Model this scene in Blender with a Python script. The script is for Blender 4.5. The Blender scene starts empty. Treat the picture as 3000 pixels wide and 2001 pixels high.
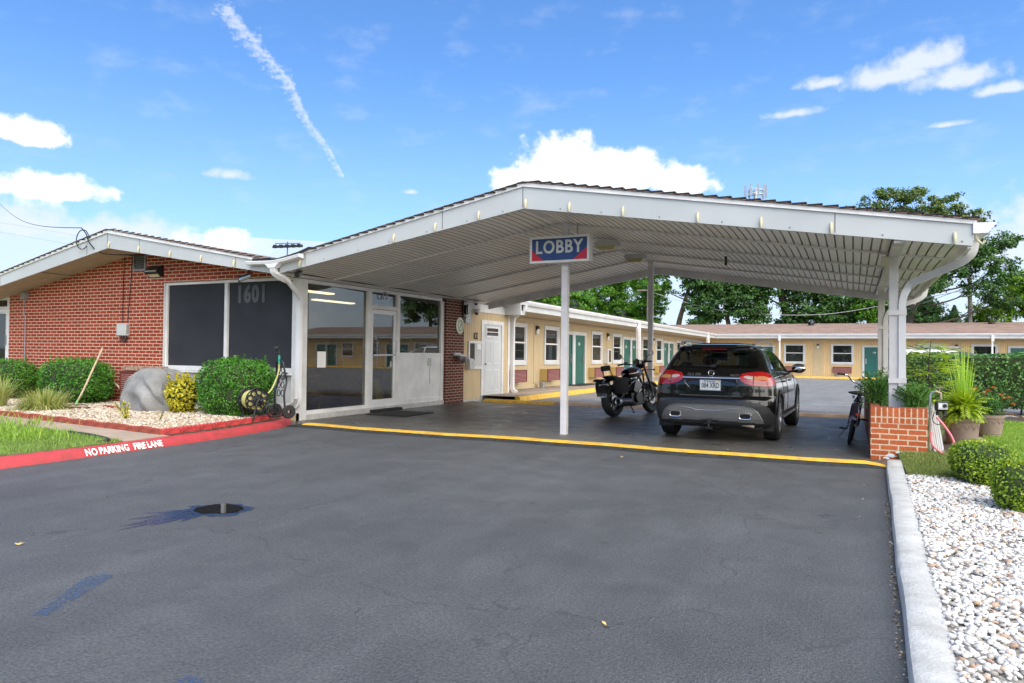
import bpy, bmesh, math, random
import numpy as np
from mathutils import Vector, Matrix
S = bpy.context.scene
COL = S.collection
PI = math.pi
R = math.radians
random.seed(7)
ORIG = {}

# ------------------------------------------------------------------ objects
def thing(name, label, cat, loc=(0, 0, 0), rot=None, group=None):
    o = bpy.data.objects.new(name, None)
    o.empty_display_size = 0.2
    COL.objects.link(o)
    o.location = loc
    if rot: o.rotation_euler = rot
    ORIG[o.name] = Vector(loc)
    return tag(o, label, cat, group)

def tag(o, label, cat, group=None):
    o['label'] = label; o['category'] = cat
    if group: o['group'] = group
    return o

def struct(o, kind='structure'):
    o['kind'] = kind
    return o

def root_of(o):
    while o.parent: o = o.parent
    return o

def dup(root, loc, rot=None, label=None, group=None):
    r = root.copy(); COL.objects.link(r); r.location = loc
    if rot: r.rotation_euler = rot
    ORIG[r.name] = Vector(loc)
    if label: r['label'] = label
    if group: r['group'] = group
    for ch in list(root.children):
        c = ch.copy(); COL.objects.link(c); c.parent = r
        for g in list(ch.children):
            d = g.copy(); COL.objects.link(d); d.parent = c
    return r

class MB:
    """collects faces of one part and links them as one mesh object"""
    def __init__(self):
        self.v = []; self.f = []
    def add(self, vs, fs):
        n = len(self.v)
        self.v.extend([tuple(p) for p in vs])
        self.f.extend([tuple(i + n for i in f) for f in fs])
        return self
    def box(self, x0, x1, y0, y1, z0, z1):
        return self.add([(x0, y0, z0), (x1, y0, z0), (x1, y1, z0), (x0, y1, z0), (x0, y0, z1), (x1, y0, z1), (x1, y1, z1), (x0, y1, z1)],
                        [(3, 2, 1, 0), (4, 5, 6, 7), (0, 1, 5, 4), (1, 2, 6, 5), (2, 3, 7, 6), (3, 0, 4, 7)])
    def cbox(self, c, s):
        return self.box(c[0]-s[0]/2, c[0]+s[0]/2, c[1]-s[1]/2, c[1]+s[1]/2, c[2]-s[2]/2, c[2]+s[2]/2)
    def obox(self, a, b, w, h, up=(0, 0, 1)):
        """a bar from a to b, w wide and h high"""
        a = Vector(a); b = Vector(b); d = (b-a).normalized(); up = Vector(up)
        s = d.cross(up)
        if s.length < 1e-4: s = d.cross(Vector((1, 0, 0)))
        s.normalize(); u = s.cross(d)
        P = []
        for e in (a, b):
            for sx, sz in ((-1, -1), (1, -1), (1, 1), (-1, 1)):
                P.append(e + s*(sx*w/2) + u*(sz*h/2))
        return self.add(P, [(0, 1, 2, 3), (7, 6, 5, 4), (0, 4, 5, 1), (1, 5, 6, 2), (2, 6, 7, 3), (3, 7, 4, 0)])
    def quad(self, a, b, c, d):
        return self.add([a, b, c, d], [(0, 1, 2, 3)])
    def prism(self, poly, ax, a, b):
        """poly: 2-D outline; ax: extrusion axis"""
        n = len(poly)
        def mk(p, t):
            return {'x': (t, p[0], p[1]), 'y': (p[0], t, p[1]), 'z': (p[0], p[1], t)}[ax]
        vs = [mk(p, a) for p in poly] + [mk(p, b) for p in poly]
        fs = [tuple(range(n)), tuple(range(2*n-1, n-1, -1))]
        for i in range(n):
            j = (i+1) % n
            fs.append((i, i+n, j+n, j))
        return self.add(vs, fs)
    def tube(self, path, r, n=8, closed=False, caps=True):
        P = [Vector(p) for p in path]; m = len(P)
        rs = r if isinstance(r, (list, tuple)) else [r]*m
        base = len(self.v); prev = None
        for i, p in enumerate(P):
            if closed: d = P[(i+1) % m] - P[i-1]
            else: d = P[min(i+1, m-1)] - P[max(i-1, 0)]
            if d.length < 1e-9: d = Vector((0, 0, 1))
            d.normalize()
            if prev is None:
                ref = Vector((0, 0, 1)) if abs(d.z) < .9 else Vector((1, 0, 0))
                s = d.cross(ref).normalized()
            else:
                s = prev - d*prev.dot(d)
                s = s.normalized() if s.length > 1e-6 else d.orthogonal().normalized()
            prev = s; u = d.cross(s)
            for k in range(n):
                a = 2*PI*k/n
                self.v.append(tuple(p + (s*math.cos(a) + u*math.sin(a))*rs[i]))
        for i in range(m if closed else m-1):
            j = (i+1) % m
            for k in range(n):
                l = (k+1) % n
                self.f.append((base+i*n+k, base+i*n+l, base+j*n+l, base+j*n+k))
        if caps and not closed:
            self.f.append(tuple(base+k for k in range(n-1, -1, -1)))
            self.f.append(tuple(base+(m-1)*n+k for k in range(n)))
        return self
    def lathe(self, prof, n=24, c=(0, 0, 0), ax='z', close=False):
        """prof: (radius, height) points turned about an axis"""
        base = len(self.v); m = len(prof)
        for r, h in prof:
            for k in range(n):
                a = 2*PI*k/n; x, y = r*math.cos(a), r*math.sin(a)
                p = {'z': (x, y, h), 'x': (h, x, y), 'y': (y, h, x)}[ax]
                self.v.append((p[0]+c[0], p[1]+c[1], p[2]+c[2]))
        for i in range(m if close else m-1):
            j = (i+1) % m
            for k in range(n):
                l = (k+1) % n
                self.f.append((base+i*n+k, base+i*n+l, base+j*n+l, base+j*n+k))
        return self
    def ball(self, c, r, nu=16, nv=10):
        if not isinstance(r, (tuple, list)): r = (r, r, r)
        pr = [(max(math.sin(PI*i/nv), 1e-4), -math.cos(PI*i/nv)) for i in range(nv+1)]
        base = len(self.v)
        self.lathe(pr, nu)
        for i in range(base, len(self.v)):
            x, y, z = self.v[i]; self.v[i] = (c[0]+x*r[0], c[1]+y*r[1], c[2]+z*r[2])
        return self
    def grid(self, fn, nu, nv, flip=False):
        base = len(self.v)
        for i in range(nu+1):
            for j in range(nv+1): self.v.append(tuple(fn(i/nu, j/nv)))
        for i in range(nu):
            for j in range(nv):
                a = base+i*(nv+1)+j; q = (a, a+nv+1, a+nv+2, a+1)
                self.f.append(q[::-1] if flip else q)
        return self
    def xform(self, M, start=0):
        for i in range(start, len(self.v)): self.v[i] = tuple(M @ Vector(self.v[i]))
        return self
    def build(self, name, mat, parent=None, smooth=False, local=False, bevel=0, angle=38):
        me = bpy.data.meshes.new(name)
        off = Vector((0, 0, 0))
        if parent is not None and not local: off = ORIG[root_of(parent).name]
        vs = [(p[0]-off[0], p[1]-off[1], p[2]-off[2]) for p in self.v]
        me.from_pydata(vs, [], self.f)
        if mat: me.materials.append(mat)
        fin(me, smooth, angle)
        o = bpy.data.objects.new(name, me); COL.objects.link(o)
        if parent is not None: o.parent = parent
        if bevel:
            b = o.modifiers.new('bevel', 'BEVEL'); b.width = bevel; b.segments = 2; b.limit_method = 'ANGLE'; b.angle_limit = R(40)
        return o

def fin(me, smooth, angle=38):
    bm = bmesh.new(); bm.from_mesh(me)
    bmesh.ops.recalc_face_normals(bm, faces=bm.faces); bm.to_mesh(me); bm.free()
    if smooth:
        me.polygons.foreach_set('use_smooth', [True]*len(me.polygons))
        me.set_sharp_from_angle(angle=R(angle))
    me.update()

def np_mesh(name, V, F, mat, parent=None, smooth=False):
    """V (n,3), F (m,k) arrays"""
    me = bpy.data.meshes.new(name)
    n, m, k = len(V), len(F), F.shape[1]
    me.vertices.add(n); me.vertices.foreach_set('co', np.ascontiguousarray(V, dtype=np.float32).ravel())
    me.loops.add(m*k); me.loops.foreach_set('vertex_index', np.ascontiguousarray(F, dtype=np.int32).ravel())
    me.polygons.add(m)
    me.polygons.foreach_set('loop_start', np.arange(0, m*k, k, dtype=np.int32))
    if smooth: me.polygons.foreach_set('use_smooth', np.ones(m, dtype=bool))
    me.materials.append(mat); me.update(calc_edges=True); me.validate()
    o = bpy.data.objects.new(name, me); COL.objects.link(o)
    if parent is not None: o.parent = parent
    return o

def text_mb(s, size, depth=.004, font=None, align='CENTER', xs=1.0, bold=0, spacing=1.0):
    """the letters of s as a mesh in the xy plane (front = +z)"""
    cu = bpy.data.curves.new('letters', 'FONT'); cu.body = s; cu.size = size; cu.extrude = depth
    cu.align_x = align; cu.align_y = 'CENTER'; cu.offset = bold; cu.resolution_u = 3; cu.space_character = spacing
    o = bpy.data.objects.new('letters', cu); COL.objects.link(o)
    bpy.context.view_layer.update()
    dg = bpy.context.evaluated_depsgraph_get()
    me = o.evaluated_get(dg).to_mesh()
    mb = MB(); mb.add([(v.co.x*xs, v.co.y, v.co.z) for v in me.vertices], [tuple(p.vertices) for p in me.polygons])
    o.evaluated_get(dg).to_mesh_clear()
    bpy.data.objects.remove(o); bpy.data.curves.remove(cu)
    return mb

def face_y(mb, x, y, z):   # text facing -Y
    return mb.xform(Matrix.Translation((x, y, z)) @ Matrix.Rotation(PI/2, 4, 'X'))
def face_x(mb, x, y, z):   # text facing +X
    return mb.xform(Matrix.Translation((x, y, z)) @ Matrix.Rotation(PI/2, 4, 'Z') @ Matrix.Rotation(PI/2, 4, 'X'))

def smoothpath(pts, n=6):
    """Catmull-Rom through the points"""
    P = [Vector(p) for p in pts]; out = []
    for i in range(len(P)-1):
        p0 = P[max(i-1, 0)]; p1 = P[i]; p2 = P[i+1]; p3 = P[min(i+2, len(P)-1)]
        for k in range(n):
            t = k/n
            out.append(.5*((2*p1) + (p2-p0)*t + (2*p0-5*p1+4*p2-p3)*t*t + (3*p1-p0-3*p2+p3)*t**3))
    out.append(P[-1]); return out

# ------------------------------------------------------------------ materials
class NT:
    def __init__(self, name):
        self.m = bpy.data.materials.new(name); self.m.use_nodes = True
        self.t = self.m.node_tree; self.t.nodes.clear()
        self.out = self.n('ShaderNodeOutputMaterial')
    def n(self, typ, **kw):
        nd = self.t.nodes.new(typ)
        for k, v in kw.items(): setattr(nd, k, v)
        return nd
    def l(self, a, b): self.t.links.new(a, b)
    def val(self, sock, v):
        if hasattr(v, 'links'): self.l(v, sock)
        else: sock.default_value = v
    def math(self, op, a, b=None, c=None, clamp=False):
        nd = self.n('ShaderNodeMath', operation=op, use_clamp=clamp)
        self.val(nd.inputs[0], a)
        if b is not None: self.val(nd.inputs[1], b)
        if c is not None: self.val(nd.inputs[2], c)
        return nd.outputs[0]
    def mix(self, f, a, b, blend='MIX'):
        nd = self.n('ShaderNodeMix', data_type='RGBA', blend_type=blend)
        self.val(nd.inputs[0], f)
        for s, v in ((nd.inputs[6], a), (nd.inputs[7], b)):
            if hasattr(v, 'links'): self.l(v, s)
            else: s.default_value = (*v[:3], 1)
        return nd.outputs[2]
    def pos(self, scale=None, obj=False):
        if obj: v = self.n('ShaderNodeTexCoord').outputs['Object']
        else: v = self.n('ShaderNodeNewGeometry').outputs['Position']
        if scale is not None:
            mp = self.n('ShaderNodeMapping'); self.l(v, mp.inputs[0])
            mp.inputs['Scale'].default_value = scale if isinstance(scale, (tuple, list)) else (scale,)*3
            v = mp.outputs[0]
        return v
    def noise(self, vec, scale=5, detail=3, rough=.55, dist=0):
        nd = self.n('ShaderNodeTexNoise'); self.l(vec, nd.inputs['Vector'])
        nd.inputs['Scale'].default_value = scale; nd.inputs['Detail'].default_value = detail
        nd.inputs['Roughness'].default_value = rough; nd.inputs['Distortion'].default_value = dist
        return nd.outputs['Fac']
    def ramp(self, f, stops):
        nd = self.n('ShaderNodeValToRGB'); self.l(f, nd.inputs[0])
        e = nd.color_ramp.elements
        while len(e) < len(stops): e.new(.5)
        for el, (p, c) in zip(e, stops):
            el.position = p; el.color = (*(c if isinstance(c, (tuple, list)) else (c, c, c)), 1)
        return nd.outputs[0]
    def bump(self, h, strength=.3, dist=.01):
        nd = self.n('ShaderNodeBump'); self.l(h, nd.inputs['Height'])
        nd.inputs['Strength'].default_value = strength; nd.inputs['Distance'].default_value = dist
        return nd.outputs[0]
    def bsdf(self, color, rough=.6, metal=0, spec=.5, normal=None, coat=0, emit=None, estr=0):
        b = self.n('ShaderNodeBsdfPrincipled')
        if hasattr(color, 'links'): self.l(color, b.inputs['Base Color'])
        else: b.inputs['Base Color'].default_value = (*color[:3], 1)
        self.val(b.inputs['Roughness'], rough); self.val(b.inputs['Metallic'], metal)
        b.inputs['Specular IOR Level'].default_value = spec
        b.inputs['Coat Weight'].default_value = coat; b.inputs['Coat Roughness'].default_value = .03
        if normal is not None: self.l(normal, b.inputs['Normal'])
        if emit: b.inputs['Emission Color'].default_value = (*emit, 1); b.inputs['Emission Strength'].default_value = estr
        self.l(b.outputs[0], self.out.inputs[0]); return b

def simple(name, c, rough=.6, metal=0, var=.12, vs=4, bump=0, bs=60, spec=.5, coat=0, tint=None, obj=True):
    t = NT(name); p = t.pos(obj=obj)
    col = c
    if var:
        f = t.noise(p, vs, 4)
        dark = tuple(x*(1-var*1.6) for x in c) if tint is None else tint
        lite = tuple(min(1, x*(1+var)) for x in c)
        col = t.ramp(f, [(.3, dark), (.7, lite)])
    nm = None
    if bump: nm = t.bump(t.noise(p, bs, 3), bump, .01)
    t.bsdf(col, rough, metal, spec, nm, coat)
    return t.m

def brick(name, ax, bw, rh, mo, c1, c2, cm, off=(0, 0), offset=.5):
    t = NT(name); p = t.pos()
    sp = t.n('ShaderNodeSeparateXYZ'); t.l(p, sp.inputs[0])
    cb = t.n('ShaderNodeCombineXYZ')
    t.l(t.math('ADD', sp.outputs[0 if ax == 'x' else 1], off[0]), cb.inputs[0])
    t.l(t.math('ADD', sp.outputs[2], off[1]), cb.inputs[1])
    # slightly crooked joints
    nz = t.n('ShaderNodeTexNoise'); t.l(p, nz.inputs['Vector']); nz.inputs['Scale'].default_value = 9
    mv = t.n('ShaderNodeVectorMath', operation='MULTIPLY_ADD'); t.l(nz.outputs['Color'], mv.inputs[0])
    mv.inputs[1].default_value = (.008, .008, 0); t.l(cb.outputs[0], mv.inputs[2])
    b = t.n('ShaderNodeTexBrick'); t.l(mv.outputs[0], b.inputs['Vector'])
    b.offset = offset
    b.inputs['Scale'].default_value = 1; b.inputs['Brick Width'].default_value = bw; b.inputs['Row Height'].default_value = rh
    b.inputs['Mortar Size'].default_value = mo; b.inputs['Mortar Smooth'].default_value = .15; b.inputs['Bias'].default_value = -.1
    b.inputs['Color1'].default_value = (*c1, 1); b.inputs['Color2'].default_value = (*c2, 1); b.inputs['Mortar'].default_value = (*cm, 1)
    n1 = t.noise(p, 45, 3); n2 = t.noise(p, .9, 4)
    col = t.mix(.5, b.outputs[0], t.ramp(n1, [(.3, .55), (.7, 1.15)]), 'MULTIPLY')
    col = t.mix(.35, col, t.ramp(n2, [(.3, .7), (.7, 1.2)]), 'MULTIPLY')
    h = t.math('SUBTRACT', t.math('MULTIPLY', n1, .15), b.outputs['Fac'])
    t.bsdf(col, .85, 0, .3, t.bump(h, .6, .008))
    return t.m

def siding(name, ax, c, sp=.115, dark=.45):
    t = NT(name); p = t.pos(); s = t.n('ShaderNodeSeparateXYZ'); t.l(p, s.inputs[0])
    u = s.outputs[0 if ax == 'x' else 1]
    fr = t.math('FRACT', t.math('DIVIDE', t.math('ADD', u, 100), sp))
    g = t.math('LESS_THAN', fr, .09)
    st = t.n('ShaderNodeMapping'); t.l(p, st.inputs[0]); st.inputs['Scale'].default_value = (6, 6, .7)
    nz = t.noise(st.outputs[0], 2, 4)
    base = t.ramp(nz, [(.25, tuple(x*.86 for x in c)), (.75, tuple(min(1, x*1.07) for x in c))])
    col = t.mix(g, base, tuple(x*dark for x in c))
    t.bsdf(col, .65, 0, .35, t.bump(t.math('SUBTRACT', 1, g), .4, .006))
    return t.m

def glass(name, tint=(1, 1, 1), ior=1.9, rough=.0, haze=0, hazec=(.5, .5, .5)):
    t = NT(name)
    tr = t.n('ShaderNodeBsdfTransparent'); tr.inputs[0].default_value = (*tint, 1)
    gl = t.n('ShaderNodeBsdfGlossy'); gl.inputs['Roughness'].default_value = rough
    fr = t.n('ShaderNodeFresnel'); t.l(t.math('MULTIPLY_ADD', t.n('ShaderNodeNewGeometry').outputs['Backfacing'], 1/ior-ior, ior), fr.inputs[0])
    m = t.n('ShaderNodeMixShader'); t.l(fr.outputs[0], m.inputs[0]); t.l(tr.outputs[0], m.inputs[1]); t.l(gl.outputs[0], m.inputs[2])
    o = m.outputs[0]
    if haze:
        d = t.n('ShaderNodeBsdfDiffuse'); d.inputs[0].default_value = (*hazec, 1)
        m2 = t.n('ShaderNodeMixShader'); m2.inputs[0].default_value = haze; t.l(o, m2.inputs[1]); t.l(d.outputs[0], m2.inputs[2]); o = m2.outputs[0]
    t.l(o, t.out.inputs[0]); return t.m

def leafmat(name, c1, c2, c3=None, rough=.5, trans=.25, scale=2.0, rnd=.5):
    """foliage: each leaf (mesh island) has its own tone between c1 and c2, clumps vary too"""
    t = NT(name); g = t.n('ShaderNodeNewGeometry')
    f = t.noise(g.outputs['Position'], scale, 2)
    f = t.math('ADD', t.math('MULTIPLY', g.outputs['Random Per Island'], rnd), t.math('MULTIPLY', f, 1-rnd))
    st = [(.2, c1), (.62, c2)] + ([(.9, c3)] if c3 else [])
    col = t.ramp(f, st)
    b = t.n('ShaderNodeBsdfPrincipled'); t.l(col, b.inputs['Base Color']); b.inputs['Roughness'].default_value = rough
    b.inputs['Specular IOR Level'].default_value = .4
    tl = t.n('ShaderNodeBsdfTranslucent'); t.l(t.mix(1, col, (1.2, 1.25, .6), 'MULTIPLY'), tl.inputs[0])
    m = t.n('ShaderNodeMixShader'); m.inputs[0].default_value = trans
    t.l(b.outputs[0], m.inputs[1]); t.l(tl.outputs[0], m.inputs[2]); t.l(m.outputs[0], t.out.inputs[0])
    return t.m

def pebble(name, stops):
    t = NT(name); g = t.n('ShaderNodeNewGeometry')
    col = t.ramp(g.outputs['Random Per Island'], stops)
    n = t.noise(g.outputs['Position'], 70, 3)
    col = t.mix(.5, col, t.ramp(n, [(.3, .72), (.7, 1.1)]), 'MULTIPLY')
    t.bsdf(col, .7, 0, .35); return t.m

W = {}
W['white'] = simple('white_paint', (.6, .615, .62), .45, var=.06, vs=1.5)
W['trim'] = simple('white_trim_paint', (.74, .73, .72), .5, var=.1, vs=2.5)
W['post'] = simple('post_paint', (.72, .69, .69), .5, var=.1, vs=3, bump=.05, bs=20)
W['gutter'] = simple('gutter_white', (.76, .76, .77), .35, var=.05, vs=2)
W['seam'] = simple('dark_seam', (.12, .12, .12), .8, var=0)
W['black'] = simple('black_metal', (.014, .014, .016), .42, var=.2, vs=12)
W['blackgloss'] = simple('black_gloss', (.006, .006, .007), .08, var=0, coat=1)
W['rubber'] = simple('black_rubber', (.018, .018, .018), .75, var=.15, vs=15, bump=.1, bs=120)
W['chrome'] = simple('chrome', (.75, .75, .77), .12, metal=1, var=0)
W['steel'] = simple('dull_steel', (.42, .42, .44), .35, metal=1, var=.1, vs=20)
W['galv'] = simple('galvanised_metal', (.45, .47, .5), .4, metal=.8, var=.2, vs=25)
W['green_door'] = simple('green_door_paint', (.012, .115, .092), .38, var=.1, vs=1.2)
W['maroon'] = simple('maroon_grille_paint', (.19, .05, .045), .5, var=.1, vs=8)
W['maroon_back'] = simple('maroon_recess', (.035, .012, .012), .7, var=0)
W['tanbox'] = simple('tan_metal', (.52, .36, .13), .5, var=.06, vs=3)
W['grey'] = simple('grey_plastic', (.3, .3, .31), .5, var=.08)
W['lgrey'] = simple('light_grey_enamel', (.52, .52, .5), .45, var=.08)
W['cream'] = simple('cream_plastic', (.6, .55, .38), .45, var=.05)
W['soffit_beige'] = simple('beige_stucco_soffit', (.5, .41, .3), .85, var=.1, vs=6, bump=.4, bs=160)
W['soffit_tan'] = simple('tan_board_soffit', (.55, .46, .33), .75, var=.07, vs=2)
W['bluehose'] = simple('blue_hose', (.012, .1, .2), .4, var=0)
W['wood'] = simple('weathered_wood', (.4, .26, .19), .8, var=.3, vs=14, bump=.3, bs=40)
W['polewood'] = simple('pole_wood', (.3, .23, .18), .85, var=.25, vs=3, bump=.3, bs=30)
W['bark'] = simple('tree_bark', (.075, .058, .045), .9, var=.35, vs=5, bump=.8, bs=12)
W['orangewood'] = simple('varnished_wood', (.36, .16, .045), .35, var=.2, vs=9)
W['brick_l'] = brick('red_brick_wall', 'x', .2135, .0705, .0085, (.31, .036, .016), (.43, .06, .025), (.7, .54, .4))
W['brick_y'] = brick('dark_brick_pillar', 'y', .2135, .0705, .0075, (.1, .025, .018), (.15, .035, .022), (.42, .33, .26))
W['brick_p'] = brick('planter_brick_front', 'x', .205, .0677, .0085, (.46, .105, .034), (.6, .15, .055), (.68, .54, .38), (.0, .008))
W['brick_ps'] = brick('planter_brick_side_shaded', 'y', .205, .0677, .0085, (.3, .075, .03), (.4, .1, .04), (.5, .38, .27))  # same brick as the front, with the side's shade put into the colour
W['brick_s'] = brick('planter_soldier_front', 'x', .0655, .2, .0085, (.46, .105, .034), (.6, .15, .055), (.68, .54, .38), (.002, .06), offset=0)
W['brick_cap'] = simple('brick_cap', (.36, .1, .045), .85, var=.2, vs=9, bump=.4, bs=60)
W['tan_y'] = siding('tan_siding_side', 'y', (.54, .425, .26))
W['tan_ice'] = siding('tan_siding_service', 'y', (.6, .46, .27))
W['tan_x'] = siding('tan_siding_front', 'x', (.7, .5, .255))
W['tantrim'] = simple('tan_trim_board', (.54, .42, .25), .6, var=.06, vs=3)
W['yellow'] = simple('worn_yellow_paint', (.78, .45, .035), .6, var=.14, vs=9, tint=(.5, .3, .06), bump=.2, bs=80)
W['redkerb'] = simple('worn_red_paint', (.42, .04, .05), .55, var=.16, vs=7, tint=(.32, .045, .045), bump=.3, bs=60)
W['whitekerb'] = simple('chalky_white_paint', (.53, .525, .51), .7, var=.1, vs=7, tint=(.4, .39, .37), bump=.6, bs=60)
W['concrete'] = simple('tan_concrete', (.38, .29, .22), .85, var=.12, vs=2, bump=.25, bs=110)
W['concretew'] = simple('walk_concrete', (.34, .27, .21), .85, var=.14, vs=2, bump=.25, bs=110)
W['scallop'] = simple('terracotta_edging', (.32, .065, .04), .85, var=.25, vs=14, bump=.4, bs=60)
W['bumpcon'] = simple('worn_cream_concrete', (.55, .38, .26), .8, var=.22, vs=2.2, bump=.4, bs=50)
W['soil'] = simple('dark_soil', (.06, .042, .03), .95, var=.4, vs=12, bump=.8, bs=50)
W['solar'] = None
W['lettering'] = simple('white_lettering', (.8, .8, .78), .5, var=0)
W['numgrey'] = simple('faint_grey_lettering', (.1, .105, .11), .8, var=0)
W['darkroom'] = simple('dark_interior', (.05, .046, .042), .8, var=.1)
W['curtain'] = simple('grey_curtain', (.14, .125, .11), .85, var=.35, vs=6)
W['curtain2'] = simple('pale_curtain', (.42, .4, .35), .85, var=.3, vs=7)
W['curtain3'] = simple('green_grey_curtain', (.16, .19, .14), .85, var=.4, vs=4)
W['blacktar'] = simple('black_roof_membrane', (.012, .013, .013), .6, var=.3, vs=8, bump=.2, bs=40)
W['blackedge'] = simple('black_plastic_edging', (.012, .013, .016), .45, var=0)
W['rock'] = None
# ------------------------------------------------------------------ camera
cam = bpy.data.cameras.new('camera'); camo = bpy.data.objects.new('camera', cam); COL.objects.link(camo)
cam.sensor_width = 36; cam.lens = 2078/3000*36; cam.clip_start = .05; cam.clip_end = 3000
RW = ((0.9010647, 0.0026032, -0.4336769), (0.4335524, 0.0192931, 0.9009218), (0.0107123, -0.9998105, 0.0162557))
camo.matrix_world = Matrix(((RW[0][0], -RW[0][1], -RW[0][2], 0), (RW[1][0], -RW[1][1], -RW[1][2], 0), (RW[2][0], -RW[2][1], -RW[2][2], 1.29), (0, 0, 0, 1)))
S.camera = camo
S.view_settings.view_transform = 'Standard'; S.view_settings.look = 'None'; S.view_settings.gamma = 1
S.view_settings.use_curve_mapping = False
S.view_settings.exposure = 1.4
S.render.engine = 'CYCLES'
S.cycles.max_bounces = 8; S.cycles.diffuse_bounces = 4; S.cycles.glossy_bounces = 3; S.cycles.transparent_max_bounces = 24

# ------------------------------------------------------------------ sun and sky
SUN_EL, SUN_AZ = 60, 150          # azimuth from +Y (into the picture) clockwise: behind the camera, a little left
sd = Vector((math.sin(R(SUN_AZ))*math.cos(R(SUN_EL)), math.cos(R(SUN_AZ))*math.cos(R(SUN_EL)), math.sin(R(SUN_EL))))
sl = bpy.data.lights.new('sun', 'SUN'); sl.energy = 1.0; sl.angle = R(30); sl.color = (1, .97, .9)
so = bpy.data.objects.new('sun', sl); COL.objects.link(so); so.rotation_euler = sd.to_track_quat('Z', 'Y').to_euler(); so.location = (0, -20, 30)
wd = bpy.data.worlds.new('World'); S.world = wd; wd.use_nodes = True
wt = NT.__new__(NT); wt.t = wd.node_tree; wt.t.nodes.clear(); wt.out = wt.n('ShaderNodeOutputWorld')
sky = wt.n('ShaderNodeTexSky', sky_type='NISHITA'); sky.sun_disc = False
sky.sun_elevation = R(SUN_EL); sky.sun_rotation = R(SUN_AZ); sky.air_density = 1.0; sky.dust_density = .6; sky.ozone_density = 2.4
tc = wt.n('ShaderNodeTexCoord').outputs['Generated']
sx = wt.n('ShaderNodeSeparateXYZ'); wt.l(tc, sx.inputs[0])
AZ = wt.math('MULTIPLY', wt.math('ARCTAN2', sx.outputs[0], sx.outputs[1]), 180/PI)
EL = wt.math('MULTIPLY', wt.math('ARCSINE', sx.outputs[2]), 180/PI)
def wnoise(scale, detail, seed=0, ys=1.0, rough=.58):
    cb = wt.n('ShaderNodeCombineXYZ'); wt.l(wt.math('MULTIPLY', AZ, .1), cb.inputs[0]); wt.l(wt.math('MULTIPLY', EL, .1*ys), cb.inputs[1]); cb.inputs[2].default_value = seed
    return wt.noise(cb.outputs[0], scale, detail, rough)
def sstep(f, a, b):
    nd = wt.n('ShaderNodeMapRange', interpolation_type='SMOOTHSTEP'); wt.l(f, nd.inputs[0]); nd.inputs[1].default_value = a; nd.inputs[2].default_value = b
    return nd.outputs[0]
NZ = wnoise(6.5, 7, 1.3)
NF = wnoise(2.2, 5, 4.1, 2.2)
def blobs(lst):
    acc = None
    for a, e, ra, re in lst:
        dx = wt.math('DIVIDE', wt.math('SUBTRACT', AZ, a), ra)
        dy0 = wt.math('SUBTRACT', EL, e)
        # flat base: the lower half of a cumulus is squashed
        dy = wt.math('MAXIMUM', wt.math('DIVIDE', dy0, re), wt.math('DIVIDE', dy0, -re*.6))
        f = wt.math('SUBTRACT', 1, wt.math('SQRT', wt.math('ADD', wt.math('MULTIPLY', dx, dx), wt.math('MULTIPLY', dy, dy))))
        acc = f if acc is None else wt.math('MAXIMUM', acc, f)
    return acc
dense = blobs([(-22, 14.6, 4.6, 3.5), (-17.6, 13.9, 5.2, 3.1), (-12.4, 13.2, 3.6, 1.9), (-25.6, 13.4, 2.6, 1.9), (-60.7, 14.0, 3.6, 1.5), (-58.9, 10.6, 5, 1.5),
               (-47.7, 8.0, 3.2, 1.3), (70, 24, 9, 5), (150, 26, 14, 7), (-130, 22, 14, 6), (40, 16, 7, 3)])
thin = blobs([(2.0, 19.3, 4.8, 1.25), (4.4, 20.0, 3.4, 1.6), (6.3, 18.5, 3.6, 1.25), (-1.9, 19.5, 2.4, .7), (9, 17.4, 2.2, .6), (-60.6, 8.0, 7, 2.2), (-47.7, 12.9, 1.9, .7), (-4.2, 17.7, 2.9, .6), (5.7, 15.7, 2, .4), (-34, 12.6, 1, .4), (-54, 8.3, 6, 1.6), (3, 7.2, 26, 4.2), (12, 9, 5, 3.5), (75, 42, 38, 30), (-125, 42, 40, 32), (170, 45, 60, 40)])  # the last, widest blobs are out of view, added as soft fill light
dm = sstep(wt.math('ADD', dense, wt.math('MULTIPLY', wt.math('SUBTRACT', NZ, .5), 1.15)), .10, .46)
tm = wt.math('MULTIPLY', sstep(wt.math('ADD', thin, wt.math('MULTIPLY', wt.math('SUBTRACT', NZ, .5), 1.6)), .02, .8), .86)
# the broken contrail: a bent streak of torn vapour
SEG = [(-47.83, 23.98), (-45.66, 21.98), (-43.38, 19.96), (-42.07, 17.46), (-40.49, 15.63), (-39.29, 13.57)]
acc = None
for (a0, e0), (a1, e1) in zip(SEG[:-1], SEG[1:]):
    L2 = (a1-a0)**2+(e1-e0)**2
    px = wt.math('SUBTRACT', AZ, a0); py = wt.math('SUBTRACT', EL, e0)
    h = wt.math('DIVIDE', wt.math('ADD', wt.math('MULTIPLY', px, a1-a0), wt.math('MULTIPLY', py, e1-e0)), L2, clamp=True)
    qx = wt.math('SUBTRACT', px, wt.math('MULTIPLY', h, a1-a0)); qy = wt.math('SUBTRACT', py, wt.math('MULTIPLY', h, e1-e0))
    d = wt.math('SQRT', wt.math('ADD', wt.math('MULTIPLY', qx, qx), wt.math('MULTIPLY', qy, qy)))
    # the vapour drifts to the left of the track
    d = wt.math('ADD', d, wt.math('MULTIPLY', wt.math('MAXIMUM', qx, 0), 2.2))
    acc = d if acc is None else wt.math('MINIMUM', acc, d)
NC = wnoise(22, 5, 8.8, 1.6)
tr = wt.math('SUBTRACT', 1, wt.math('DIVIDE', acc, wt.math('ADD', .45, wt.math('MULTIPLY', wt.math('SUBTRACT', EL, 13), .1))))
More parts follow.
